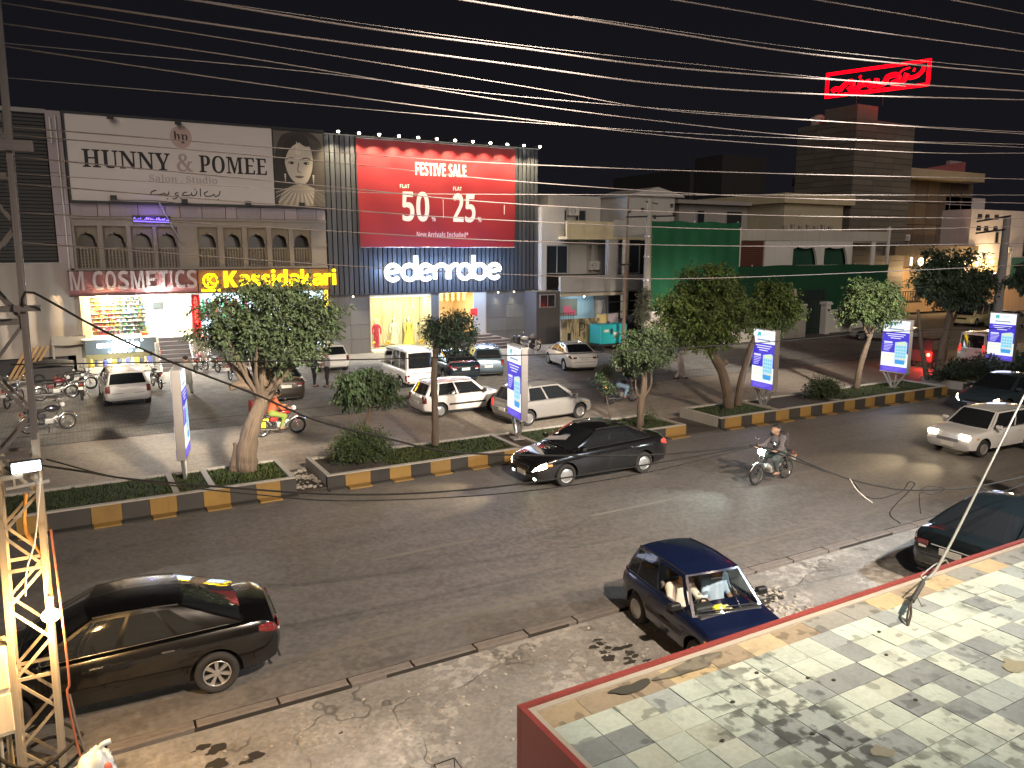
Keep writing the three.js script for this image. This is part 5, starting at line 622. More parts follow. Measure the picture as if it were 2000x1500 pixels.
    const hy = interp(P.sh, f0) * H - 0.13, hf = f0 + 0.03; part(door, 'handle', rbx(0.17, 0.028, 0.03, 0.012, hf * L + 0.08, hy, k * (sideZ(hf, hy) + 0.02)), o.handle ?? (detail > 1 ? mat.chrome : paint));
  });
  if (o.sill) part(t, 'sill_trim', [-1, 1].map((k) => bx(P.wr * L + wr + 0.1, P.wf * L - wr - 0.1, H * 0.33, H * 0.33 + 0.07, k > 0 ? hw - 0.01 : -hw - 0.02, k > 0 ? hw + 0.02 : -hw + 0.01)), mat.dark);
  // wheels
  const wg = wheelGeo(wr, 0.19, o.spokes ?? 'cap');
  for (const f of [P.wf, P.wr]) for (const k of [-1, 1]) { const w = new THREE.Group(); w.name = 'wheel'; w.position.set(f * L, wy, k * (hw - 0.115)); if (k < 0) w.rotation.y = PI; t.add(w); part(w, 'tyre', wg.tyre, mat.rubber); part(w, 'rim', wg.rim, mat.rim); part(w, 'brake_disc', wg.well, mat.dark); }
  // lamps, plates, grille, bumpers, mirrors
  const xe = L / 2, hy = interp(P.sh, 0.47) * H - 0.02, on = o.lights;
  for (const k of [-1, 1]) {
    const lens = (f0, f1, y0, y1, m, nm, out = 0.009) => part(t, nm, grid(6, 5, (u, v) => { const f = lerp(f0, f1, u), top = interp(P.sh, f) * H - 0.012, bt = interp(P.bot, f) * H + 0.05, ya = clamp(typeof y0 === 'number' ? y0 * H : y0(u) * H, bt, top - 0.01), yb2 = clamp(typeof y1 === 'number' ? y1 * H : y1(u) * H, ya, top), y = lerp(ya, yb2, v), e = u === 0 || u === 1 || v === 0 || v === 1; return [f * L + (e ? 0 : Math.sign(f) * 0.006), y, k * (sideZ(f, y) + (e ? -0.002 : out))]; }, k < 0), m);
    const headM = on ? GLOW([1, 0.82, 0.52], 28) : MP([0.55, 0.56, 0.55], 0.08, 0.3, { clearcoat: 1 }), tailM = on || o.brake ? GLOW([1, 0.05, 0.03], o.brake ?? 1.2, [0.4, 0.02, 0.02]) : MP([0.13, 0.012, 0.013], 0.12, 0, { clearcoat: 1 });
    if (o.square) part(t, 'headlight', rbx(0.1, 0.15, 0.3, 0.025, xe - 0.045, hy - 0.035, k * (hw - 0.27)), headM); else lens(0.425, 0.4985, (u) => lerp(0.4, 0.345, u), (u) => lerp(0.5, 0.44, u), headM, 'headlight');
    lens(0.39, 0.424, 0.42, 0.47, M([0.5, 0.26, 0.08], 0.3), 'indicator');
    if (on === 2) part(t, 'fog_lamp', ball(0.07, xe - 0.09, 0.28, k * (hw - 0.3), 0.6, 0.8, 1, 10), GLOW([0.8, 1, 0.72], 16));
    if (o.kind === 'sedan') { lens(-0.4965, -0.425, (u) => lerp(0.5, 0.57, u), (u) => lerp(0.63, 0.645, u), tailM, 'tail_light'); part(t, 'tail_light', rbx(0.03, 0.1, 0.2, 0.012, -xe + 0.022, 0.555 * H, k * (hw * 0.62)), tailM); part(t, 'reversing_lamp', rbx(0.03, 0.045, 0.15, 0.01, -xe + 0.016, 0.5 * H, k * (hw * 0.62)), M([0.65, 0.63, 0.6], 0.2)); }
    else { const ty = o.tailY ?? 0.52; lens(-0.4975, -0.468, ty - 0.1, ty + 0.11, tailM, 'tail_light'); part(t, 'tail_light', rbx(0.03, 0.2 * H, 0.12, 0.012, -xe + 0.02, ty * H, k * (hw - 0.16)), tailM); }
    const m = part(t, 'mirror', rbx(0.11, 0.12, 0.19, 0.035, A[0] - 0.22, A[1] + 0.08, k * (hw + 0.09)), o.mirror ?? paint); part(m, 'mirror_glass', bx(A[0] - 0.28, A[0] - 0.276, A[1] + 0.04, A[1] + 0.12, k * (hw + 0.09) - 0.075, k * (hw + 0.09) + 0.075), mat.chrome); part(m, 'mirror_arm', rod([A[0] - 0.2, A[1] + 0.05, k * (hw - 0.05)], [A[0] - 0.21, A[1] + 0.06, k * (hw + 0.06)], 0.025), mat.black);
  }
  const by = o.kind === 'van' ? 0.42 : 0.36; part(t, 'grille', [bx(xe - 0.1, xe - 0.004, H * 0.33, H * 0.4, -0.36, 0.36), ...[0, 1, 2, 3].map((i) => bx(xe - 0.01, xe + 0.006, H * 0.335 + i * 0.025, H * 0.335 + i * 0.025 + 0.01, -0.35, 0.35))], mat.dark);
  part(t, 'front_plate', bx(xe - 0.01, xe + 0.012, 0.3, 0.42, -0.2, 0.2), mat.plate); part(t, 'rear_plate', bx(-xe - 0.012, -xe + 0.01, (o.kind === 'sedan' ? 0.5 : 0.4) * H - 0.06, (o.kind === 'sedan' ? 0.5 : 0.4) * H + 0.06, -0.2, 0.2), mat.plate);
  part(t, 'rear_bumper_line', [bx(-xe + 0.005, -xe + 0.03, 0.24, 0.28, -hw * 0.7, hw * 0.7), bx(-xe - 0.004, -xe + 0.03, 0.4 * H, 0.41 * H, -hw * 0.68, hw * 0.68)], mat.dark);
  if (o.kind === 'sedan') part(t, 'boot_trim', bx(-xe - 0.005, -xe + 0.02, 0.56 * H, 0.575 * H, -0.36, 0.36), mat.chrome);
  part(t, 'wiper', [rod([A[0] + 0.04, A[1] + 0.03, -0.5], [A[0] + 0.02, A[1] + 0.06, 0.05], 0.01), rod([A[0] + 0.06, A[1] + 0.03, 0.0], [A[0] + 0.01, A[1] + 0.06, 0.5], 0.01)], mat.black);
  part(t, 'underbody', bx(-xe + 0.35, xe - 0.35, 0.14, 0.2, -hw + 0.3, hw - 0.3), mat.black);
  if (on) for (const k of [-1, 1]) { const d = V(1, -0.075, 0.02 * k).applyAxisAngle(V(0, 1, 0), o.th * D2R), p = V(xe + 0.04, hy, k * (hw - 0.26)).applyAxisAngle(V(0, 1, 0), o.th * D2R).add(t.position); lampSpot(p.toArray(), p.clone().add(d.multiplyScalar(10)).toArray(), [1, 0.78, 0.46], on === 2 ? 70 : 60, 26, 1, 3); }
  t.userData.side = undefined; delete t.userData.side; t.userData.xe = undefined; delete t.userData.xe; return t;
}
const SED = { kind: 'sedan', L: 4.45, W: 1.7, H: 1.44, r: 0.305, spokes: 7 }, HAT = { kind: 'hatch', L: 3.65, W: 1.62, H: 1.42, r: 0.285 }, BOX = { kind: 'boxy', L: 3.35, W: 1.5, H: 1.36, r: 0.27 };
car({ ...SED, name: 'parked_car', label: 'glossy black saloon with silver alloy wheels beside the lattice tower', pos: [0.12, -11.7], th: 176.5, paint: [0.0025, 0.0025, 0.0025], rough: 0.25, detail: 2, tail: [0.09, 0.2, 0.24], tailY: 0.6, H: 1.4, L: 4.35, handle: M([0.1, 0.1, 0.1], 0.2, 0.5) });
car({ ...SED, name: 'moving_car', label: 'black saloon with lit headlights driving left along the median kerb', pos: [12.3, -17.3], th: 180, paint: [0.008, 0.008, 0.009], rough: 0.15, spokes: 'cap', lights: 2, detail: 1 });
car({ ...SED, name: 'parked_car', label: 'black saloon cut off by the right edge above the red terrace rim', pos: [15.75, -7.75], th: 1.5, paint: [0.008, 0.012, 0.014], rough: 0.14, detail: 1 });
car({ ...SED, name: 'parked_car', label: 'white saloon parked at a slant near the turquoise generator', pos: [23.0, -34.3], th: 76, paint: [0.72, 0.71, 0.68], detail: 1, spokes: 9, H: 1.4 });
car({ ...SED, name: 'parked_car', label: 'dark bronze saloon parked behind the big round tree', pos: [7.35, -33.7], th: 88, paint: [0.055, 0.045, 0.038], metal: 0.3, detail: 1 });
car({ ...SED, name: 'parked_car', label: 'dark blue-black saloon parked nose-in right of the white van', pos: [15.95, -34.35], th: 84, paint: [0.01, 0.017, 0.024], rough: 0.15, detail: 1 });
car({ ...HAT, name: 'parked_car', label: 'white hatchback with a split rear window by the basement shop', pos: [1.55, -36.0], th: 92, paint: [0.62, 0.6, 0.57], L: 4.3, W: 1.75, H: 1.46, detail: 1 });
car({ ...BOX, name: 'parked_van', cat: 'van', label: 'white microvan parked nose-in before the lit display window', kind: 'van', pos: [13.35, -33.6], th: 90, paint: [0.62, 0.6, 0.58], L: 3.4, W: 1.5, H: 1.82, tail: [0.06, 0.14, 0.2], tailY: 0.27, detail: 1 });
car({ ...HAT, name: 'parked_car', label: 'dark blue-grey hatchback half hidden by the second lightbox', pos: [18.0, -34.9], th: 72, paint: [0.09, 0.13, 0.16], metal: 0.4, L: 3.9, W: 1.65, H: 1.5, detail: 1 });
car({ ...HAT, name: 'parked_car', label: 'white car whose roof shows above the small drooping tree', pos: [11.4, -40.3], th: 90, paint: [0.7, 0.69, 0.66], detail: 0 });
car({ ...BOX, name: 'moving_car', label: 'white boxy hatchback with a dark side strip driving right on the far road', pos: [12.75, -26.75], th: 1, paint: [0.62, 0.58, 0.54], sill: 1, L: 3.6, W: 1.55, tail: [0.06, 0.2, 0.2], mirror: mat.black });
car({ ...HAT, name: 'moving_car', label: 'silver hatchback driving right just behind the second lightbox', pos: [14.9, -24.0], th: 4, paint: [0.3, 0.29, 0.275], metal: 0.4, rough: 0.35, brake: 0.9, tail: [0.06, 0.2, 0.2] });
car({ ...BOX, name: 'moving_car', label: 'pale hatchback with lit headlights approaching at the right edge', pos: [24.75, -13.4], th: 177, paint: [0.55, 0.56, 0.57], L: 3.6, W: 1.55, lights: 1, square: true });
car({ ...SED, name: 'moving_car', label: 'dark car with lit headlights behind the pale approaching hatchback', pos: [31.75, -16.55], th: 181, paint: [0.03, 0.045, 0.06], lights: 1 });
car({ ...BOX, name: 'moving_van', cat: 'van', label: 'white van with a round yellowish plate seen from behind between the right lightboxes', kind: 'van', pos: [44.2, -24.2], th: 3, paint: [0.5, 0.55, 0.53], L: 3.6, W: 1.55, H: 1.8, tail: [0.06, 0.14, 0.2], brake: 1.5, detail: 0 });
car({ ...BOX, name: 'parked_van', cat: 'van', label: 'van lit yellow before the orange wall at far right', kind: 'van', pos: [65.2, -37.2], th: 190, paint: [0.7, 0.6, 0.3], L: 4.6, W: 1.75, H: 1.9, r: 0.34, detail: 0 });
car({ ...SED, name: 'parked_car', label: 'dark car with yellowish roof parked in front of the yellow-lit van', pos: [65, -34.4], th: 186, paint: [0.2, 0.18, 0.12], detail: 0 });
car({ ...SED, name: 'parked_car', label: 'grey silver car parked behind the trunk of the rightmost big tree', pos: [48.5, -33.5], th: 110, paint: [0.3, 0.31, 0.32], metal: 0.4, detail: 0 });
{ // rickshaw with a red tail lamp, far right
  const t = thing('rickshaw', 'dark three-wheeled rickshaw with one bright red tail lamp beside the fourth lightbox', 'rickshaw', [39.8, 0, -24.8], 0.05);
  part(t, 'body', [rbx(1.5, 0.7, 1.2, 0.1, -0.1, 0.65, 0), rbx(0.5, 0.6, 0.8, 0.12, 0.85, 0.65, 0)], M([0.1, 0.05, 0.04], 0.5)); part(t, 'canopy', rbx(1.6, 0.1, 1.2, 0.05, 0, 1.55, 0), mat.black); part(t, 'post', [[-0.75, 0.5], [-0.75, -0.5], [0.7, 0.45], [0.7, -0.45]].map(([x, z]) => rod([x, 0.9, z], [x, 1.55, z], 0.025)), mat.black); part(t, 'rear_sheet', bx(-0.82, -0.78, 0.9, 1.52, -0.55, 0.55), mat.dark);
  const w = wheelGeo(0.22, 0.1, 'cap'); for (const [x, z] of [[-0.5, 0.55], [-0.5, -0.55], [1.0, 0]]) { const q = part(t, 'wheel', w.tyre, mat.rubber); q.position.set(x, 0.22, z); part(q, 'rim', w.rim, mat.rim); }
  part(t, 'tail_light', ball(0.09, -0.87, 0.75, 0.42, 0.6, 1, 1), GLOW([1, 0.06, 0.03], 30, [0.4, 0.02, 0.02])); lampPoint([38.6, 0.75, -24.1], [1, 0.03, 0.03], 8, 4);
}
// ----- the small blue hatchback with two men in it -----
{
  const t = car({ ...BOX, name: 'parked_car', label: 'small dark blue hatchback with two men inside, by the red terrace rim', pos: [8.36, -8.62], th: -98, paint: [0.004, 0.008, 0.03], rough: 0.25, L: 2.7, W: 1.42, H: 1.33, r: 0.26, glass: mat.tint, screen: mat.glass, open: true, openWindow: 1, detail: 2, sill: 1, square: true, handle: mat.black, mirror: mat.black });
  const cloth = M([0.16, 0.15, 0.14], 0.9, 0, { map: grainT });
  for (const z of [-0.33, 0.33]) { const s = part(t, 'front_seat', [rbx(0.48, 0.14, 0.46, 0.05, 0.05, 0.42, z), rbx(0.12, 0.56, 0.44, 0.05, -0.22, 0.7, z).rotateZ(0.12)], cloth); part(s, 'headrest', rbx(0.08, 0.16, 0.24, 0.04, -0.33, 1.06, z), cloth); }
  part(t, 'rear_seat', [rbx(0.45, 0.16, 1.05, 0.05, -0.75, 0.44, 0), rbx(0.12, 0.5, 1.05, 0.05, -1.02, 0.72, 0)], cloth); part(t, 'dashboard', [rbx(0.32, 0.2, 1.15, 0.06, 0.64, 0.72, 0), rbx(0.2, 0.12, 0.36, 0.05, 0.5, 0.82, 0.33)], mat.dark);
  part(t, 'steering_wheel', [new THREE.TorusGeometry(0.17, 0.016, 8, 28).rotateY(PI / 2).rotateZ(-0.5).translate(0.38, 0.8, 0.33), rod([0.38, 0.8, 0.33], [0.6, 0.68, 0.33], 0.025), ...[0, 2.1, 4.2].map((a) => rod([0.38, 0.8, 0.33], [0.38 + 0.17 * Math.cos(a) * 0.48, 0.8 + 0.17 * Math.cos(a) * 0.87, 0.33 + 0.17 * Math.sin(a)], 0.014))], mat.black);
  part(t, 'dashboard_papers', [rbx(0.14, 0.012, 0.3, 0.004, 0.63, 0.83, 0.05).rotateX(0.03)], M([0.6, 0.55, 0.3], 0.7)); part(t, 'yellow_cloth', rbx(0.12, 0.03, 0.2, 0.012, 0.6, 0.845, 0.12), M([0.6, 0.55, 0.03], 0.8)); part(t, 'interior_mirror', rbx(0.03, 0.06, 0.22, 0.015, 0.36, 1.17, 0), mat.black);
}
// ================= MOTORBIKES =================
function bike(o) {
  const t = thing('motorbike', o.label, 'motorbike', [o.pos[0], 0, o.pos[1]], o.th * D2R, o.group), r = 0.285, pm = MP(o.paint ?? [0.3, 0.015, 0.015], 0.3, 0, { clearcoat: 1 }), lean = new THREE.Group();
  const tyre = new THREE.TorusGeometry(r - 0.035, 0.036, 8, 30), rim = [new THREE.TorusGeometry(r - 0.075, 0.014, 6, 26), new THREE.CylinderGeometry(0.05, 0.05, 0.1, 10).rotateX(PI / 2), ...Array.from({ length: 14 }, (_, i) => rod([0.03 * Math.cos(i * 0.9), 0.03 * Math.sin(i * 0.9), i % 2 ? 0.03 : -0.03], [(r - 0.075) * Math.cos(i / 14 * 6.283), (r - 0.075) * Math.sin(i / 14 * 6.283), 0], 0.004, 0.004, 4))], rg = mg(rim);
  for (const x of [0.6, -0.58]) { const w = new THREE.Group(); w.name = 'wheel'; w.position.set(x, r, 0); t.add(w); part(w, 'tyre', tyre, mat.rubber); part(w, 'rim', rg, mat.chrome); }
  part(t, 'frame', [rod([0.42, 0.85, 0], [0.15, 0.35, 0], 0.025), rod([0.42, 0.85, 0], [-0.3, 0.68, 0], 0.025), rod([0.15, 0.35, 0], [-0.25, 0.3, 0], 0.025), rod([-0.25, 0.3, 0], [-0.3, 0.68, 0], 0.022), ...[-0.07, 0.07].flatMap((z) => [rod([-0.2, 0.32, z], [-0.58, r, z], 0.018), rod([-0.58, r, z], [-0.45, 0.68, z], 0.02)])], mat.dark);
  part(t, 'fork', [-0.06, 0.06].map((z) => rod([0.4, 0.92, z], [0.6, r, z], 0.02)), mat.chrome); part(t, 'handlebar', [tube([[0.3, 1.0, -0.33], [0.36, 1.0, -0.2], [0.4, 0.94, -0.06], [0.4, 0.94, 0.06], [0.36, 1.0, 0.2], [0.3, 1.0, 0.33]], 0.014)], mat.chrome); part(t, 'grip', [-1, 1].map((k) => rod([0.33, 1.0, k * 0.26], [0.29, 1.0, k * 0.36], 0.02)), mat.black);
  part(t, 'fuel_tank', ball(1, 0.16, 0.8, 0, 0.24, 0.12, 0.13, 16), pm); part(t, 'seat', rbx(0.68, 0.09, 0.24, 0.04, -0.36, 0.76, 0), mat.black); part(t, 'side_cover', rbx(0.26, 0.16, 0.2, 0.04, -0.2, 0.58, 0), pm);
  part(t, 'engine', [rbx(0.3, 0.2, 0.22, 0.04, 0.02, 0.38, 0), new THREE.CylinderGeometry(0.07, 0.07, 0.22, 10).rotateZ(-1.1).translate(0.2, 0.45, 0), ...[0, 1, 2, 3].map((i) => new THREE.CylinderGeometry(0.085, 0.085, 0.012, 10).rotateZ(-1.1).translate(0.15 + i * 0.03, 0.43 + i * 0.016, 0))], mat.steel);
  part(t, 'exhaust', [rod([-0.1, 0.25, 0.14], [-0.78, 0.3, 0.15], 0.035, 0.045), tube([[0.22, 0.42, 0.06], [0.24, 0.28, 0.12], [-0.1, 0.25, 0.14]], 0.018)], mat.chrome); for (const [x, a] of [[0.6, 0.4], [-0.58, 0.3]]) part(t, 'mudguard', new THREE.TorusGeometry(r + 0.02, 0.05, 5, 14, 2.2).scale(1, 1, 0.9).rotateZ(a).translate(x, r, 0), o.guard ?? mat.chrome);
  part(t, 'headlight', ball(0.085, 0.5, 0.9, 0, 0.9, 1, 1), o.on ? GLOW([0.9, 1, 0.95], 40) : M([0.6, 0.6, 0.6], 0.2)); part(t, 'tail_light', rbx(0.06, 0.08, 0.12, 0.02, -0.8, 0.72, 0), o.tail ? GLOW([1, 0.25, 0.05], 9, [0.4, 0.05, 0.02]) : M([0.35, 0.03, 0.02], 0.3)); part(t, 'number_plate', bx(-0.86, -0.85, 0.5, 0.62, -0.09, 0.09), mat.plate);
  for (const k of [-1, 1]) { const m = part(t, 'mirror', ball(0.06, 0.3, 1.17, k * 0.3, 0.3, 0.8, 1.1, 8), mat.chrome); part(m, 'stalk', rod([0.34, 1.0, k * 0.24], [0.3, 1.15, k * 0.3], 0.008), mat.dark); part(t, 'indicator', ball(0.03, -0.78, 0.66, k * 0.14, 1, 1, 1, 6), M([0.6, 0.25, 0.04], 0.4)); }
  if (o.stand) part(t, 'kick_stand', rod([0, 0.28, 0.1], [-0.06, 0.01, 0.26], 0.014), mat.dark);
  if (o.box) { part(t, 'delivery_box', [rbx(0.46, 0.46, 0.46, 0.03, -0.72, 1.05, 0)], M([0.5, 0.035, 0.03], 0.6)); part(t, 'reflective_strip', [rbx(0.2, 0.2, 0.1, 0.03, -0.6, 0.45, 0.17), rbx(0.3, 0.06, 0.1, 0.02, -0.55, 0.62, 0.16)], M([0.75, 0.72, 0.02], 0.5)); }
  if (o.on) { const d = V(1, -0.08, 0).applyAxisAngle(V(0, 1, 0), o.th * D2R), p = V(0.6, 0.9, 0).applyAxisAngle(V(0, 1, 0), o.th * D2R).add(t.position); lampSpot(p.toArray(), p.clone().add(d.multiplyScalar(8)).toArray(), [0.85, 1, 0.92], 60, 32, 1, 2); lampPoint(p.clone().add(d.clone().normalize().multiplyScalar(0.1)).toArray(), [0.85, 1, 0.92], 1.5, 2); }
  return t;
}
bike({ label: 'dark red motorbike parked broadside left of the white hatchback', pos: [-0.95, -37.2], th: 10, paint: [0.12, 0.015, 0.02], stand: 1, tail: 0 });
bike({ label: 'motorbike seen from behind just left of the white hatchback', pos: [0.05, -37.0], th: 85, paint: [0.02, 0.02, 0.02], stand: 1 });
bike({ label: 'black motorbike in the back row under the basement shop sign', pos: [-0.2, -39.2], th: 12, paint: [0.02, 0.02, 0.02], stand: 1 });
bike({ label: 'motorbike parked alone right of the white hatchback', pos: [3.0, -38.2], th: 100, paint: [0.03, 0.03, 0.03], stand: 1, guard: mat.dark });
bike({ label: 'motorbike parked at the foot of the red vertical sign', pos: [5.35, -42.3], th: 70, paint: [0.35, 0.02, 0.03], stand: 1 });
bike({ label: 'second motorbike by the red vertical sign, nearer the right stairs', pos: [5.95, -42.0], th: 110, paint: [0.05, 0.04, 0.04], stand: 1 });
bike({ label: 'red motorbike parked behind the fork of the big round tree', pos: [6.6, -39.3], th: 60, paint: [0.4, 0.02, 0.03], stand: 1 });
bike({ label: 'motorbike in shadow behind the lattice tower on the far left', pos: [-2.4, -36.4], th: 70, paint: [0.03, 0.03, 0.04], stand: 1 });
bike({ label: 'toppled-looking dark motorbike low beside the far road at left', pos: [-1.1, -30.6], th: 15, paint: [0.02, 0.02, 0.03], stand: 1 });
bike({ label: 'white motorbike behind the seated guard by the store corner', pos: [24.4, -41.2], th: 150, paint: [0.6, 0.58, 0.52], stand: 1, guard: mat.white });
bike({ label: 'delivery motorbike with a red box and yellow trim riding right behind the big tree', pos: [5.75, -26.15], th: 1, paint: [0.3, 0.02, 0.02], box: 1, tail: 1 });
bike({ label: 'motorbike with glowing orange tail lamp riding right on the far road', pos: [19.25, -24.9], th: 2, paint: [0.05, 0.05, 0.06], tail: 1 });
bike({ label: 'motorbike with a white headlamp riding left in the near road', pos: [16.1, -14.15], th: 183, paint: [0.03, 0.05, 0.05], on: 1 });

// ================= PEOPLE =================
const POSE = {
  stand: { hip: [0, 0.92, 0], chest: [0, 1.3, 0.0], head: [0, 1.6, 0.02], sh: 0.18, el: [[0.25, 1.13, 0.0], [-0.25, 1.13, 0.0]], ha: [[0.26, 0.88, 0.08], [-0.26, 0.88, 0.08]], kn: [[0.1, 0.5, 0.02], [-0.1, 0.5, 0.02]], an: [[0.11, 0.07, 0], [-0.11, 0.07, 0]] },
};
POSE.walk = { ...POSE.stand, kn: [[0.09, 0.5, 0.16], [-0.09, 0.5, -0.02]], an: [[0.1, 0.08, 0.24], [-0.1, 0.1, -0.26]], el: [[0.24, 1.13, -0.14], [-0.22, 1.5, 0.16]], ha: [[0.26, 0.9, -0.08], [-0.06, 1.62, 0.17]] };
POSE.talk = { ...POSE.stand, el: [[0.26, 1.12, 0.03], [-0.26, 1.12, 0.03]], ha: [[0.16, 1.06, 0.24], [-0.12, 1.1, 0.26]] };
POSE.phone = { ...POSE.stand, head: [0, 1.6, 0.06], el: [[0.26, 1.14, 0.02], [-0.24, 1.14, 0.03]], ha: [[0.24, 0.9, 0.1], [-0.08, 1.24, 0.26]], kn: [[0.12, 0.5, 0.05], [-0.12, 0.5, -0.03]], an: [[0.16, 0.07, 0.03], [-0.16, 0.07, -0.08]] };
POSE.ride = { hip: [0, 0.86, -0.28], chest: [0, 1.2, -0.16], head: [0, 1.51, -0.06], sh: 0.18, el: [[0.29, 1.02, 0.04], [-0.29, 1.02, 0.04]], ha: [[0.31, 1.01, 0.29], [-0.31, 1.01, 0.29]], kn: [[0.2, 0.72, 0.14], [-0.2, 0.72, 0.14]], an: [[0.19, 0.3, 0.0], [-0.19, 0.3, 0.0]] };
POSE.sit = { hip: [0, 0.52, 0], chest: [0, 0.88, -0.04], head: [0, 1.17, 0.02], sh: 0.18, el: [[0.24, 0.72, 0.06], [-0.24, 0.72, 0.06]], ha: [[0.12, 0.62, 0.28], [-0.1, 0.62, 0.28]], kn: [[0.12, 0.52, 0.42], [-0.12, 0.52, 0.42]], an: [[0.12, 0.07, 0.42], [-0.12, 0.07, 0.46]] };
function field(bones, cell, k = 0.03) {
  const lo = [9, 9, 9], hi = [-9, -9, -9]; for (const [a, b, r, s] of bones) for (const [p, q] of [[a, r], [b, s ?? r]]) for (let i = 0; i < 3; i++) { lo[i] = Math.min(lo[i], p[i] - q - 0.05); hi[i] = Math.max(hi[i], p[i] + q + 0.05); }
  const S = Math.max(hi[0] - lo[0], hi[1] - lo[1], hi[2] - lo[2]), N = Math.max(16, Math.min(130, Math.ceil(S / cell))), mc = new MarchingCubes(N, mat.dark, false, false, 160000), c = lo.map((l, i) => (l + hi[i]) / 2), h = S / 2;
  mc.isolation = 0; mc.field.fill(-1);
  const bs = bones.map(([a, b, r, s]) => { const d = [b[0] - a[0], b[1] - a[1], b[2] - a[2]]; return { a, d, l: d[0] * d[0] + d[1] * d[1] + d[2] * d[2] || 1e-9, r, s: s ?? r }; });
  const half = N / 2;
  for (let z = 0; z < N; z++) { const wz = c[2] + (z - half) / half * h; if (wz < lo[2] || wz > hi[2]) continue; for (let y = 0; y < N; y++) { const wy = c[1] + (y - half) / half * h; if (wy < lo[1] || wy > hi[1]) continue; for (let x = 0; x < N; x++) { const wx = c[0] + (x - half) / half * h; if (wx < lo[0] || wx > hi[0]) continue;
    let acc = 0, best = 9; for (const b of bs) { const px = wx - b.a[0], py = wy - b.a[1], pz = wz - b.a[2]; let t = (px * b.d[0] + py * b.d[1] + pz * b.d[2]) / b.l; t = t < 0 ? 0 : t > 1 ? 1 : t; const ex = px - b.d[0] * t, ey = py - b.d[1] * t, ez = pz - b.d[2] * t, d = Math.sqrt(ex * ex + ey * ey + ez * ez) - (b.r + (b.s - b.r) * t); if (d < best) best = d; acc += Math.exp(-d / k); }
    mc.field[z * N * N + y * N + x] = best > 0.15 ? -1 : k * Math.log(acc); } } }
  mc.update(); const n = mc.count, p = new Float32Array(n * 3), q = new Float32Array(n * 3);
  for (let i = 0; i < n * 3; i++) { p[i] = mc.positionArray[i] * h + c[i % 3]; q[i] = mc.normalArray[i]; }
  let g = new THREE.BufferGeometry(); g.setAttribute('position', new THREE.BufferAttribute(p, 3)); g = mergeVertices(g, 1e-4); g.computeVertexNormals(); return g;
}
const mid = (a, b, t) => a.map((v, i) => lerp(v, b[i], t)), addv = (a, b) => a.map((v, i) => v + b[i]);
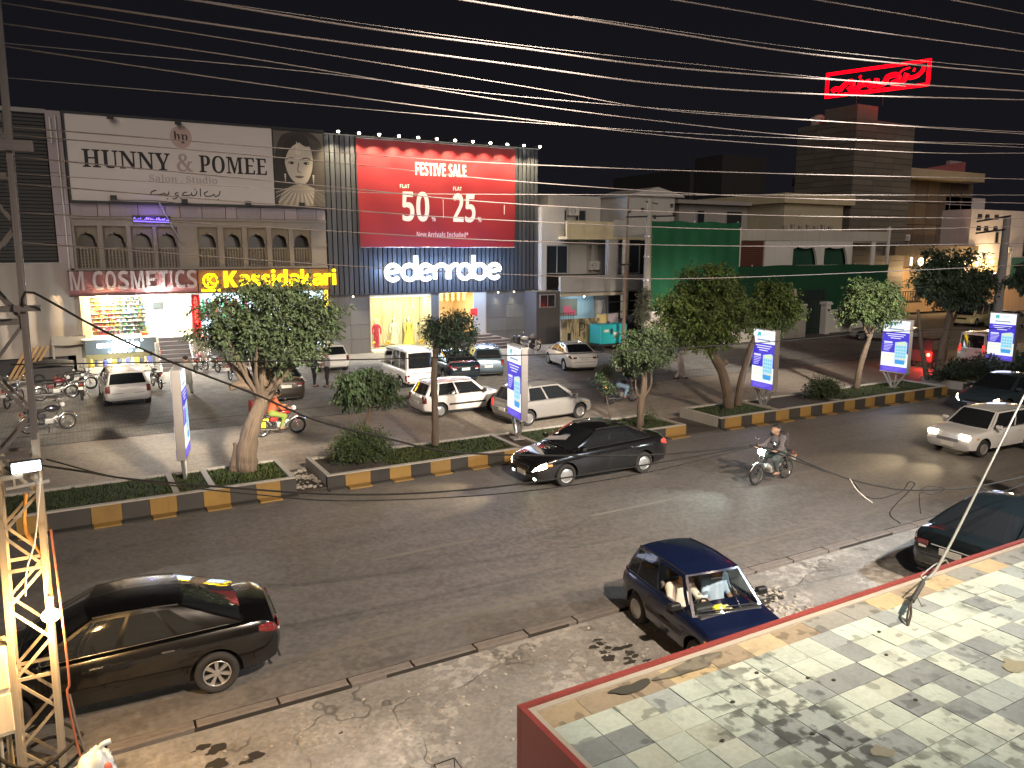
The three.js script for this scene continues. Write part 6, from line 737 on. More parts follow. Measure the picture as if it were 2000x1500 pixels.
function person(o) {
  const P = { ...POSE[o.pose], ...o.over }, t = thing('person', o.label, 'person', o.pos, o.th * D2R), sc = o.s ?? 0.95, cell = o.cell ?? 0.024; t.scale.setScalar(sc);
  const skin = M(o.skin ?? [0.3, 0.17, 0.11], 0.6), sh = [1, -1].map((k) => addv(P.chest, [k * P.sh, 0.1, 0])), hj = [1, -1].map((k) => addv(P.hip, [k * 0.09, -0.02, 0])), nk = addv(P.chest, [0, 0.15, 0]), cr = addv(P.head, [0, 0.03, -0.015]), lookD = o.look ?? [0, 0, 1], up = (a) => addv(P.head, a);
  const f = (x, y, z) => up([x, y + lookD[1] * z, z * Math.abs(lookD[2])]);
  const B = [[P.hip, P.chest, 0.13, 0.14], [sh[0], sh[1], 0.065], [nk, P.head, 0.055, 0.055], [up([0, 0.035, -0.02]), up([0, 0.03, 0.015]), 0.095, 0.088], [f(0, -0.05, 0.045), f(0, -0.02, 0.05), 0.05, 0.062], [f(0, 0.01, 0.1), f(0, -0.015, 0.118), 0.012, 0.018], [up([0.09, 0, -0.01]), up([0.098, 0.02, -0.02]), 0.015], [up([-0.09, 0, -0.01]), up([-0.098, 0.02, -0.02]), 0.015]];
  const hands = [];
  for (const i of [0, 1]) {
    B.push([sh[i], P.el[i], 0.05, 0.04], [P.el[i], P.ha[i], 0.038, 0.026], [P.ha[i], addv(P.ha[i], mid([0, 0, 0], addv(P.ha[i], P.el[i].map((v) => -v)), 0.22)), 0.034, 0.036]);
    B.push([hj[i], P.kn[i], 0.085, 0.058], [P.kn[i], P.an[i], 0.055, 0.036], [P.an[i], addv(P.an[i], [0, -0.03, 0.16]), 0.042, 0.032]);
    const d = V(...addv(P.ha[i], P.el[i].map((v) => -v))).normalize(), sd = V(0, 1, 0).cross(d); if (sd.lengthSq() < 0.05) sd.set(0, 0, 1); sd.normalize(); const base = V(...P.ha[i]).addScaledVector(d, 0.075), dn = d.clone().cross(sd).multiplyScalar(-1);
    [[-0.028, 0.06], [-0.009, 0.07], [0.01, 0.066], [0.028, 0.052]].forEach(([s, l]) => { const a = base.clone().addScaledVector(sd, s), b = a.clone().addScaledVector(d, l * 0.55), c = b.clone().addScaledVector(d, l * 0.3).addScaledVector(dn, -l * 0.4); hands.push(rod(a.toArray(), b.toArray(), 0.0095, 0.009, 6), rod(b.toArray(), c.toArray(), 0.009, 0.007, 6), ball(0.009, b.x, b.y, b.z, 1, 1, 1, 5)); });
    const th0 = V(...P.ha[i]).addScaledVector(d, 0.02).addScaledVector(sd, -0.03), th1 = th0.clone().addScaledVector(d, 0.045).addScaledVector(sd, -0.025); hands.push(rod(th0.toArray(), th1.toArray(), 0.012, 0.009, 6), ball(0.009, th1.x, th1.y, th1.z, 1, 1, 1, 5));
  }
  part(t, 'body', [field(B, cell), ...hands], skin);
  const eyes = [1, -1].map((k) => ball(0.012, ...f(k * 0.035, 0.022, 0.088), 1, 1, 1, 6)); part(t, 'eye', eyes[0], mat.black); part(t, 'eye', eyes[1], mat.black);
  if (o.hair !== null) { const hb = [[up([0, 0.06, -0.035]), up([0, 0.07, 0.02]), 0.093, 0.075], [up([0, 0.0, -0.06]), up([0, 0.07, -0.04]), 0.06, 0.08], [up([0.05, 0.05, -0.02]), up([-0.05, 0.05, -0.02]), 0.07]]; part(t, 'hair', field(hb, Math.min(cell, 0.018), 0.015), M(o.hair ?? [0.012, 0.01, 0.009], 0.8)); }
  if (o.beard) part(t, 'beard', field([[f(0.05, -0.06, 0.03), f(0, -0.09, 0.075), 0.035], [f(-0.05, -0.06, 0.03), f(0, -0.09, 0.075), 0.035]], 0.014, 0.015), M([0.012, 0.01, 0.009], 0.9));
  const sl = o.sleeve ?? 0.95, tor = [[addv(P.hip, [0, 0.03, 0]), P.chest, 0.152, 0.162], [sh[0], sh[1], 0.08]]; for (const i of [0, 1]) { tor.push([sh[i], P.el[i], 0.066, 0.058]); if (sl > 0.5) tor.push([P.el[i], mid(P.el[i], P.ha[i], sl * 0.85), 0.055, 0.045]); }
  if (o.kurta) for (const i of [0, 1]) tor.push([hj[i], mid(hj[i], P.kn[i], 0.95), 0.135, 0.12]);
  part(t, o.kurta ? 'long_shirt' : 'shirt', field(tor, cell), M(o.top, 0.85));
  const leg = []; for (const i of [0, 1]) leg.push([hj[i], P.kn[i], 0.108, 0.078], [P.kn[i], mid(P.kn[i], P.an[i], 0.9), 0.076, o.kurta ? 0.07 : 0.055]); leg.push([hj[0], hj[1], 0.115]); part(t, 'trousers', field(leg, cell), M(o.legs, 0.85));
  for (const i of [0, 1]) part(t, 'shoe', field([[addv(P.an[i], [0, -0.03, -0.03]), addv(P.an[i], [0, -0.035, 0.17]), 0.045, 0.038]], 0.02), M(o.shoes ?? [0.03, 0.025, 0.02], 0.6));
  o.extra?.(t, P); return t;
}
person({ label: 'person in pale loose clothes standing behind the first lightbox', pose: 'phone', pos: [4.05, 0, -36], th: 190, kurta: 1, top: [0.28, 0.27, 0.24], legs: [0.27, 0.26, 0.23] });
person({ label: 'person in dark shirt and trousers standing behind the big tree, left of two', pose: 'talk', pos: [9.35, 0, -35], th: 70, top: [0.02, 0.025, 0.045], legs: [0.015, 0.015, 0.016] });
person({ label: 'person in a light grey shirt facing the one in dark clothes', pose: 'talk', pos: [9.85, 0, -34.6], th: 250, top: [0.35, 0.33, 0.33], legs: [0.02, 0.02, 0.022] });
person({ label: 'person in white loose clothes walking on the far road, one hand raised to the head', pose: 'walk', pos: [25.4, 0, -28.3], th: 60, kurta: 1, top: [0.62, 0.54, 0.48], legs: [0.6, 0.52, 0.46], skin: [0.25, 0.15, 0.1], extra: (t, P) => part(t, 'scarf', field([[[-0.05, 1.4, -0.12], [0.14, 1.46, -0.1], 0.07], [[0.14, 1.46, -0.1], [0.16, 1.3, -0.1], 0.06]], 0.025), M([0.05, 0.13, 0.35], 0.9)) });
person({ label: 'guard in dark uniform seated on a white chair near the store corner', pose: 'sit', pos: [23.75, 0, -39.45], th: 230, top: [0.02, 0.022, 0.032], legs: [0.02, 0.022, 0.03], hair: [0.25, 0.24, 0.23] });
person({ label: 'delivery rider in a dark helmet and orange-red top behind the big tree', pose: 'ride', pos: [5.75, 0, -26.15], th: 91, top: [0.42, 0.1, 0.04], legs: [0.2, 0.26, 0.05], extra: (t, P) => part(t, 'helmet', ball(0.135, P.head[0], P.head[1] + 0.05, P.head[2], 1, 1.05, 1.15, 14), MP([0.012, 0.012, 0.012], 0.2, 0, { clearcoat: 1 })) });
person({ label: 'rider in a pale helmet and light blue trousers on the far road', pose: 'ride', pos: [19.25, 0, -24.9], th: 92, top: [0.03, 0.04, 0.05], legs: [0.22, 0.34, 0.45], extra: (t, P) => part(t, 'helmet', ball(0.135, P.head[0], P.head[1] + 0.05, P.head[2], 1, 1.05, 1.15, 14), M([0.55, 0.5, 0.42], 0.4)) });
person({ label: 'rider wearing a dark shirt and a black backpack in the near road', pose: 'ride', pos: [16.1, 0, -14.15], th: 273, cell: 0.02, top: [0.1, 0.085, 0.09], legs: [0.05, 0.06, 0.06], extra: (t) => { const b = part(t, 'backpack', rbx(0.3, 0.44, 0.16, 0.06, 0, 1.2, -0.4), M([0.03, 0.025, 0.03], 0.8)); part(b, 'shoulder_strap', [-1, 1].map((k) => tube([[k * 0.1, 1.38, -0.34], [k * 0.12, 1.4, -0.1], [k * 0.13, 1.1, -0.06]], 0.02)), mat.black); } });
{ // the two men in the blue car: world places from the car's own axes (x forward, z to its right)
  const th = -98 * D2R, W = (x, y, z) => { const v = V(x, y, z).applyAxisAngle(V(0, 1, 0), th); return [8.36 + v.x, v.y, -8.62 + v.z]; };
  const over = (ha, el, head) => ({ hip: [0, 0.5, 0], chest: [0, 0.86, -0.06], head, kn: [[0.11, 0.5, 0.34], [-0.11, 0.5, 0.34]], an: [[0.11, 0.3, 0.5], [-0.11, 0.3, 0.5]], ha, el });
  person({ label: 'bearded driver in a white shirt looking down in the blue car', pose: 'sit', pos: W(-0.06, 0.03, 0.34), th: -8, s: 0.93, cell: 0.014, top: [0.62, 0.57, 0.5], legs: [0.3, 0.28, 0.26], beard: 1, look: [0, -0.6, 0.8], skin: [0.36, 0.22, 0.15], sleeve: 0.7, over: over([[0.2, 0.78, 0.36], [-0.12, 0.74, 0.36]], [[0.36, 0.7, 0.06], [-0.27, 0.68, 0.08]], [0.06, 1.13, 0.05]) });
  person({ label: 'passenger in a pale blue shirt looking down beside the driver', pose: 'sit', pos: W(-0.08, 0.03, -0.33), th: -8, s: 0.95, cell: 0.014, top: [0.42, 0.55, 0.72], legs: [0.25, 0.28, 0.32], look: [0, -0.7, 0.75], sleeve: 0.4, skin: [0.3, 0.18, 0.12], over: over([[0.08, 0.64, 0.3], [-0.16, 0.62, 0.28]], [[0.27, 0.66, 0.06], [-0.27, 0.66, 0.06]], [-0.04, 1.15, 0.06]) });
}
// ================= TREES AND SHRUBS =================
const leafMs = {}; const leafM = (tr) => leafMs[tr] ??= new THREE.MeshPhysicalMaterial({ color: 0xffffff, vertexColors: true, roughness: 0.7, side: THREE.DoubleSide, transmission: 0.25, thickness: 0 });
function leaves(main, n, size, col, droop, clump = 14, ragged = true) {
  const blobs = main.map((b) => [b[0], b[1], b[2], b[3] * 0.86, b[4] * 0.86, b[5] * 0.86]);
  if (ragged) for (const b of main) for (let i = 0; i < 7; i++) { const a = rr(0, 6.28), e = rr(-0.5, 0.9), c = Math.sqrt(1 - e * e * 0.8), k = rr(0.24, 0.42); blobs.push([b[0] + Math.cos(a) * c * b[3] * rr(0.75, 1.02), b[1] + e * b[4] * 0.95, b[2] + Math.sin(a) * c * b[5] * rr(0.75, 1.0), b[3] * k, b[4] * k * rr(0.7, 1.2), b[5] * k]); }
  const P = [], K = [], vol = blobs.map((b) => b[3] * b[4] * b[5]), tot = vol.reduce((a, b) => a + b, 0);
  const push = (c, dir, nrm, len, wid, k) => { const s = dir.clone().cross(nrm).normalize(), up = s.clone().cross(dir).normalize(), a = c, m1 = c.clone().addScaledVector(dir, len * 0.5).addScaledVector(s, wid).addScaledVector(up, wid * 0.35), m2 = c.clone().addScaledVector(dir, len * 0.5).addScaledVector(s, -wid).addScaledVector(up, wid * 0.35), e = c.clone().addScaledVector(dir, len); P.push(...a.toArray(), ...m1.toArray(), ...e.toArray(), ...a.toArray(), ...e.toArray(), ...m2.toArray()); for (let i = 0; i < 6; i++) K.push(...k); };
  blobs.forEach((b, bi) => { const cn = Math.round(n * vol[bi] / tot / clump); for (let i = 0; i < cn; i++) {
    const d = V(rr(-1, 1), rr(-1, 1), rr(-1, 1)); if (d.lengthSq() > 1 || d.lengthSq() < 0.001) { i--; continue; } const r = Math.pow(rnd(), 0.42), q = d.normalize().multiplyScalar(r * (0.82 + 0.36 * vn(d.x * 3 + 9, d.y * 3 + d.z * 2 + 9, 999, 999, 7 + bi))), c = V(b[0] + q.x * b[3], b[1] + q.y * b[4], b[2] + q.z * b[5]), tone = rr(0.65, 1.3), twig = V(q.x, q.y * 0.5 - droop * 0.6, q.z).normalize();
    for (let j = 0; j < clump; j++) { const o = c.clone().addScaledVector(twig, rr(-0.14, 0.2)).add(V(rr(-0.09, 0.09), rr(-0.09, 0.09), rr(-0.09, 0.09))), dir = twig.clone().multiplyScalar(0.5).add(V(rr(-1, 1), rr(-0.8, 0.7) - droop, rr(-1, 1))).normalize(), nr = V(rr(-0.6, 0.6), 1, rr(-0.6, 0.6)).normalize(), l = size * rr(0.7, 1.25), t = tone * rr(0.75, 1.2), y = rnd() < 0.06 ? 1.6 : 1; push(o, dir, nr, l, l * 0.24, [col[0] * t * y, col[1] * t * (y > 1 ? 1.15 : 1), col[2] * t]); }
  } });
  const g = new THREE.BufferGeometry(); g.setAttribute('position', new THREE.Float32BufferAttribute(P, 3)); g.setAttribute('color', new THREE.Float32BufferAttribute(K, 3)); g.computeVertexNormals(); return g;
}
function limb(pts, r0, r1, n = 9) { // a tapered, slightly knobbly limb through points
  const c = new THREE.CatmullRomCurve3(pts.map((p) => V(...p)), false, 'catmullrom', 0.5), seg = pts.length * 6, fr = c.computeFrenetFrames(seg), g = grid(n, seg, (u, v) => { const i = Math.round(v * seg), p = c.getPointAt(v), r = lerp(r0, r1, v) * (0.86 + 0.3 * vn(u * 6, v * 14, 6, 999, 5)), a = u * PI * 2; return p.addScaledVector(fr.normals[i], Math.cos(a) * r).addScaledVector(fr.binormals[i], Math.sin(a) * r).toArray(); }, true); return g;
}
function tree(o) {
  const t = thing(o.name ?? 'tree', o.label, 'tree', o.pos, 0, o.group); part(t, 'trunk', limb(o.trunk, o.r[0], o.r[1]), o.bark ?? mat.bark); for (const l of o.limbs ?? []) part(t, 'limb', limb(l[0], l[1], l[2], 7), o.bark ?? mat.bark);
  const top = o.trunk[o.trunk.length - 1]; part(t, 'twig', o.blobs.flatMap((b) => [0, 1, 2].map(() => { const e = [b[0] + rr(-0.6, 0.6) * b[3], b[1] + rr(-0.3, 0.6) * b[4], b[2] + rr(-0.6, 0.6) * b[5]]; return limb([top, [lerp(top[0], e[0], 0.5) + rr(-0.1, 0.1), lerp(top[1], e[1], 0.45), lerp(top[2], e[2], 0.5)], e], o.r[1] * 0.5, 0.012, 5); })), o.bark ?? mat.bark);
  part(t, 'crown', leaves(o.blobs, o.n, o.size ?? 0.13, o.col ?? [0.05, 0.085, 0.02], o.droop ?? 0.25), leafM(1)); return t;
}
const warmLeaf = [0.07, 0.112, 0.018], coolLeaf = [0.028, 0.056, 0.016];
tree({ label: 'big round dense tree with a leaning forked trunk before the yellow sign', pos: [3.65, 0.38, -20.85], r: [0.3, 0.17], trunk: [[0, 0, 0], [0.06, 0.6, 0], [0.25, 1.3, 0], [0.5, 1.85, 0]], col: [0.03, 0.052, 0.014],
  limbs: [[[[0.5, 1.8, 0], [0.42, 2.1, 0], [0.0, 2.35, 0.05], [-0.3, 2.3, 0.05]], 0.14, 0.09], [[[0.1, 2.3, 0], [0.0, 2.6, 0], [-0.1, 2.9, -0.1], [0.1, 3.6, -0.1]], 0.12, 0.05], [[[0.5, 1.8, 0], [0.55, 2.3, 0], [0.5, 2.9, 0.05], [0.7, 3.7, 0]], 0.15, 0.06], [[[0.52, 1.85, 0], [0.85, 2.2, 0], [1.15, 2.7, 0], [1.5, 3.5, 0]], 0.12, 0.05]],
  blobs: [[0.75, 3.95, 0, 1.45, 1.0, 1.3], [-0.3, 3.95, 0.1, 0.95, 0.8, 1.0], [1.75, 3.9, 0, 0.95, 0.85, 1.0], [0.8, 4.7, 0, 1.05, 0.5, 0.9], [1.0, 3.3, 0.3, 1.3, 0.55, 1.0], [2.2, 4.15, 0, 0.55, 0.45, 0.6]], n: 17000, size: 0.14, droop: 0.3 });
{ const s = thing('tree_stump', 'short split dead stump beside the big round tree trunk', 'stump', [3.38, 0.38, -20.95]); part(s, 'stump', limb([[0, 0, 0], [0.02, 0.3, 0], [0.05, 0.62, 0], [0.02, 0.78, 0]], 0.17, 0.04, 8), mat.bark); }
tree({ label: 'small drooping tree with a thin crooked trunk growing through the clipped shrub', pos: [7.05, 0.34, -20.9], r: [0.075, 0.05], trunk: [[0, 0, 0], [0.05, 0.5, 0], [-0.02, 0.95, 0], [0.1, 1.3, 0], [0.0, 1.62, 0]], limbs: [[[[0.05, 1.4, 0], [0.4, 1.4, 0], [0.65, 1.45, 0]], 0.025, 0.012]], blobs: [[0.05, 2.0, 0, 0.9, 0.45, 0.85], [-0.45, 1.8, 0, 0.45, 0.4, 0.5], [0.6, 1.8, 0, 0.45, 0.42, 0.5], [0, 2.3, 0, 0.5, 0.25, 0.5]], n: 5200, size: 0.15, droop: 0.75, col: coolLeaf });
tree({ label: 'slim tree with a straight bare pole-like trunk before the store entrance', pos: [9.2, 0.36, -21.0], r: [0.115, 0.075], trunk: [[0, 0, 0], [0.02, 1.0, 0], [0.0, 2.0, 0], [0.06, 2.9, 0], [0.12, 3.3, 0]], blobs: [[0.62, 3.3, 0, 0.72, 0.62, 0.7], [0.2, 3.5, 0, 0.42, 0.42, 0.5], [0.75, 3.75, 0, 0.5, 0.35, 0.5], [1.05, 3.2, 0, 0.4, 0.4, 0.4]], n: 6000, size: 0.11, col: [0.03, 0.06, 0.035] });
tree({ name: 'sapling', label: 'spindly sapling behind the roof of the black moving saloon', pos: [15.85, 0.34, -21.1], r: [0.03, 0.018], trunk: [[0, 0, 0], [-0.1, 0.5, 0], [-0.22, 1.0, 0]], blobs: [[-0.3, 1.35, 0, 0.3, 0.35, 0.3], [-0.15, 1.6, 0, 0.2, 0.2, 0.2]], n: 420, size: 0.12, col: coolLeaf });
tree({ label: 'medium dark tree with a forked slim trunk left of the big pale-lit tree', pos: [16.35, 0.34, -20.1], r: [0.13, 0.09], trunk: [[0, 0, 0], [0.02, 0.7, 0], [0.12, 1.3, 0], [0.1, 1.9, 0]], limbs: [[[[0.05, 0.9, 0], [0.4, 1.3, 0], [0.42, 1.9, 0]], 0.05, 0.03], [[[0.05, 0.85, 0], [-0.2, 1.2, 0], [-0.25, 1.6, 0]], 0.04, 0.02]], blobs: [[0.1, 2.45, 0, 1.1, 0.6, 1.0], [-0.5, 2.5, 0, 0.6, 0.5, 0.6], [0.75, 2.6, 0, 0.6, 0.5, 0.6], [0.1, 2.95, 0, 0.7, 0.45, 0.7]], n: 8500, size: 0.13, droop: 0.4, col: [0.034, 0.06, 0.016] });
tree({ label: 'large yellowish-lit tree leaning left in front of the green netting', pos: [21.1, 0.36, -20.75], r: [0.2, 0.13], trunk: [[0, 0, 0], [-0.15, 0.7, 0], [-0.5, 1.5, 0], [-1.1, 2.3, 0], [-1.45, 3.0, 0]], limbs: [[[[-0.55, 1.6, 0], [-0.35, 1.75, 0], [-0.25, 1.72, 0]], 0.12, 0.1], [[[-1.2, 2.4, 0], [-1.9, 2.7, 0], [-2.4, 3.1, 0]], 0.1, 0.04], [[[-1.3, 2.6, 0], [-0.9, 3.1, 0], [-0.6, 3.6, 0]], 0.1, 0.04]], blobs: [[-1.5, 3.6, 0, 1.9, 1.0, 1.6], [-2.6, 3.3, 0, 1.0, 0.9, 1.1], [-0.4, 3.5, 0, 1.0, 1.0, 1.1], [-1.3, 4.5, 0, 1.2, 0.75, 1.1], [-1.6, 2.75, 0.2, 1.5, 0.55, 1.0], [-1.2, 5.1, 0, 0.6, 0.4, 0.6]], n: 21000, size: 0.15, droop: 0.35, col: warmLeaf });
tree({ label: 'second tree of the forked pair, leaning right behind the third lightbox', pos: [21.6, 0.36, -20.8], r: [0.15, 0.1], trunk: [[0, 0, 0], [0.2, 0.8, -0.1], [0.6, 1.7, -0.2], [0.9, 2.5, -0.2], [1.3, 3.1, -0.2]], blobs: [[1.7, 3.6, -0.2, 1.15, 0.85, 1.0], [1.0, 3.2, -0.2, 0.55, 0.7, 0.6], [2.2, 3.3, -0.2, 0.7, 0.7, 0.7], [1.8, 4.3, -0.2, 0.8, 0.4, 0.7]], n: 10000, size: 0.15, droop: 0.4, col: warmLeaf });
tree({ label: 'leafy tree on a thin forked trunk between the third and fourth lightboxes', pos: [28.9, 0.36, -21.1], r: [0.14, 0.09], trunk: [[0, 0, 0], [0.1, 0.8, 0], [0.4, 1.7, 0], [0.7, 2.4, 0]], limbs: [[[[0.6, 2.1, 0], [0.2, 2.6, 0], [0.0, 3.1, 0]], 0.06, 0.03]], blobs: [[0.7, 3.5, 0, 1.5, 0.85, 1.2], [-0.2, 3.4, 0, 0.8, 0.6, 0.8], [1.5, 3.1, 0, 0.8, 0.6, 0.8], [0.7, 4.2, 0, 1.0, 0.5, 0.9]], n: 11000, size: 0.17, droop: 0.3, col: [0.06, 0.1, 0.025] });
tree({ label: 'big dark tree with several trunks right of the fourth lightbox', pos: [33.9, 0.36, -20.6], r: [0.2, 0.13], trunk: [[0, 0, 0], [0.0, 1.0, 0], [0.2, 2.0, 0], [0.4, 3.0, 0]], limbs: [[[[-0.2, 0, -0.4], [-0.5, 1.4, -0.6], [-1.2, 3.2, -0.5]], 0.12, 0.06], [[[0.4, 0, -0.4], [0.7, 1.4, -0.4], [0.9, 3.0, 0]], 0.12, 0.06]], blobs: [[0.2, 4.3, 0, 1.7, 1.2, 1.5], [-0.9, 4.6, 0, 1.0, 1.0, 1.0], [1.4, 4.0, 0, 1.1, 0.9, 1.1], [0.1, 5.4, 0, 1.2, 0.6, 1.0]], n: 14000, size: 0.17, droop: 0.3, col: [0.035, 0.07, 0.035] });
tree({ name: 'palm_tree', label: 'drooping dark tree at the right edge above the fifth lightbox', pos: [41.2, 0.36, -20.3], r: [0.16, 0.12], trunk: [[0, 0, 0], [0, 1.5, 0], [0.1, 3.6, 0]], blobs: [[0.1, 4.6, 0, 1.6, 0.8, 1.4], [-0.9, 4.2, 0, 0.7, 0.6, 0.7]], n: 6000, size: 0.24, droop: 0.9, col: [0.03, 0.06, 0.03] });
function shrub(name, label, pos, blobs, n, size, col) { const t = thing(name, label, 'shrub', pos); part(t, 'stem', blobs.map((b) => rod([b[0] * 0.3, 0, b[2] * 0.3], [b[0], b[1], b[2]], 0.03, 0.012, 6)), mat.bark); part(t, 'foliage', leaves(blobs, n, size, col, -0.1, 14, false), leafM(1)); }
shrub('shrub', 'clipped boxy dark green shrub at the left end of the middle median', [6.7, 0.3, -20.45], [[0, 0.5, 0, 0.68, 0.55, 0.6], [-0.45, 0.4, 0, 0.42, 0.42, 0.5], [0.45, 0.42, 0, 0.45, 0.45, 0.5]], 9000, 0.08, [0.05, 0.085, 0.022]);
shrub('shrub', 'low round shrub on the grass left of the fourth lightbox', [25.6, 0.34, -20.3], [[0, 0.4, 0, 0.8, 0.45, 0.6], [0.5, 0.35, 0, 0.5, 0.4, 0.5]], 5000, 0.1, [0.04, 0.065, 0.018]);
shrub('shrub', 'tiny shrub beside the slim forked tree trunk', [16.95, 0.3, -20.3], [[0, 0.2, 0, 0.25, 0.22, 0.2]], 700, 0.06, [0.05, 0.08, 0.02]);
shrub('hedge', 'long low dark hedge on the farthest median at the right', [37, 0.36, -20.4], [[-2.5, 0.4, 0, 1.6, 0.5, 0.7], [0, 0.45, 0, 1.8, 0.55, 0.7], [2.6, 0.4, 0, 1.6, 0.5, 0.7], [5, 0.4, 0, 1.6, 0.5, 0.7]], 9000, 0.14, [0.03, 0.055, 0.03]);
shrub('shrub', 'pale scrubby bush on the verge near the white walking person', [22.9, 0, -29.2], [[0, 0.3, 0, 0.7, 0.3, 0.4], [-1.2, 0.5, 0, 0.5, 0.45, 0.4]], 1800, 0.09, [0.07, 0.09, 0.03]);
shrub('shrub', 'small plant against the foot of the grey boundary wall', [33.6, 0, -37.4], [[0, 0.5, 0, 0.4, 0.6, 0.3]], 900, 0.12, [0.05, 0.07, 0.03]);
shrub('climber', 'tangled bush spilling over the wall by the concrete pole', [30.0, 0.2, -36.9], [[0, 2.2, 0, 0.5, 0.9, 0.4], [0.1, 3.2, 0, 0.4, 0.6, 0.4]], 2600, 0.13, [0.09, 0.1, 0.06]);
shrub('shrub', 'dark bare bush against the white panelled wall', [51.2, 0, -38.6], [[0, 0.9, 0, 0.9, 0.7, 0.4]], 1100, 0.14, [0.05, 0.04, 0.035]);

// ================= LIGHTBOXES ON THE MEDIAN =================
const adTex = canvasTex(300, 620, (x, w, h) => { x.fillStyle = '#f2f6fb'; x.fillRect(0, 0, w, h); x.fillStyle = '#2fb0b8'; x.fillRect(62, 22, 44, 50); x.fillStyle = '#e8ecef'; x.fillRect(70, 60, 30, 8); x.fillStyle = '#9fb4c8'; for (let i = 0; i < 3; i++) x.fillRect(122, 28 + i * 14, 120 - i * 22, 6); x.fillStyle = '#7c8ea8'; x.fillRect(58, 96, 180, 16);
  x.fillStyle = '#3a30c4'; x.fillRect(0, 140, w, 250); x.fillStyle = '#e9e6ff'; for (const [a, b, c] of [[40, 160, 220], [60, 184, 180], [92, 208, 116]]) x.fillRect(a, b, c, 9); x.fillStyle = '#b9d2e6'; x.beginPath(); x.moveTo(150, 262); x.lineTo(262, 240); x.lineTo(286, 256); x.lineTo(286, 500); x.lineTo(150, 500); x.fill(); x.fillStyle = '#6fc4d8'; for (let i = 0; i < 16; i++) x.fillRect(160 + (i % 4) * 30, 300 + Math.floor(i / 4) * 38, 24, 26); x.fillStyle = '#cfe0b0'; x.fillRect(180, 256, 80, 30); x.fillStyle = '#d9d6a8'; x.fillRect(214, 452, 60, 18); x.fillStyle = '#3a30c4'; x.fillRect(0, 236, 148, 154); x.fillStyle = '#d9d6ff'; x.fillRect(22, 256, 96, 22); for (let i = 0; i < 5; i++) x.fillRect(22, 290 + i * 18, 104 - i * 10, 6);
  x.fillStyle = '#f4f6ef'; x.fillRect(0, 390, 150, 130); x.fillStyle = '#dfe6d2'; for (let i = 0; i < 6; i++) x.fillRect(18 + (i % 3) * 42, 402 + Math.floor(i / 3) * 46, 36, 40); x.fillStyle = '#3d97d6'; x.fillRect(160, 470, 110, 52); x.fillStyle = '#f2f6fb'; x.fillRect(0, 524, w, 30); x.fillStyle = '#5a45cf'; x.fillRect(0, 556, w, 64); x.fillStyle = '#8f84e6'; for (let i = 0; i < 3; i++) x.fillRect(30, 572 + i * 14, 230 - i * 30, 4); });
const adM = new THREE.MeshStandardMaterial({ color: 0x222222, roughness: 0.3, emissive: 0xffffff, emissiveMap: adTex, emissiveIntensity: 1.25 });
[[2.15, -20.95, 12, 'leftmost lightbox seen almost edge-on by the first cross walls'], [11.85, -20.6, 9, 'second lightbox from the left, in front of the silver hatchback'], [22.5, -20.4, 7, 'third lightbox from the left, beside the forked tree'], [30.5, -20.5, -3, 'fourth lightbox from the left, right of the leafy tree'], [38.2, -20.3, 0, 'fifth lightbox, cut off by the right edge']].forEach(([x, z, a, w]) => {
  const t = thing('lightbox', 'glowing blue and white advertising ' + w, 'lightbox', [x, 0.34, z], -a * D2R), y0 = 0.66, y1 = 2.95, d = 0.11, hw = 0.62;
  part(t, 'cabinet', [rbx(2 * d, y1 - y0, 2 * hw, 0.015, 0, (y0 + y1) / 2, 0)], M([0.2, 0.185, 0.175], 0.5, 0.2)); part(t, 'frame', [-1, 1].flatMap((s) => [bx(s * d - 0.012, s * d + 0.012, y0, y0 + 0.05, -hw, hw), bx(s * d - 0.012, s * d + 0.012, y1 - 0.05, y1, -hw, hw)]), mat.steel);
  for (const s of [-1, 1]) { const g = new THREE.PlaneGeometry(2 * hw - 0.06, y1 - y0 - 0.1).rotateY(s * PI / 2).translate(s * (d + 0.006), (y0 + y1) / 2, 0); part(t, 'lit_panel', g, adM); const n = V(s, 0, 0).applyAxisAngle(V(0, 1, 0), -a * D2R), c = V(x, 0.34 + 1.7, z).addScaledVector(n, d + 0.05); lampRect(c.toArray(), c.clone().add(n).toArray(), 2 * hw, 2.1, [0.72, 0.76, 1], 2.6); }
  part(t, 'strut', [bar([0, y0, -0.5], [0, 0, -0.05], 0.07), bar([0, y0, 0.5], [0, 0, 0.05], 0.07), bar([0, y0, -0.3], [0, 0, -0.03], 0.05), bar([0, y0, 0.12], [0, 0, 0.02], 0.05)], mat.steel); part(t, 'foot_plate', cb(0.4, 0.04, 0.4, 0, 0.01, 0), mat.steel);
});
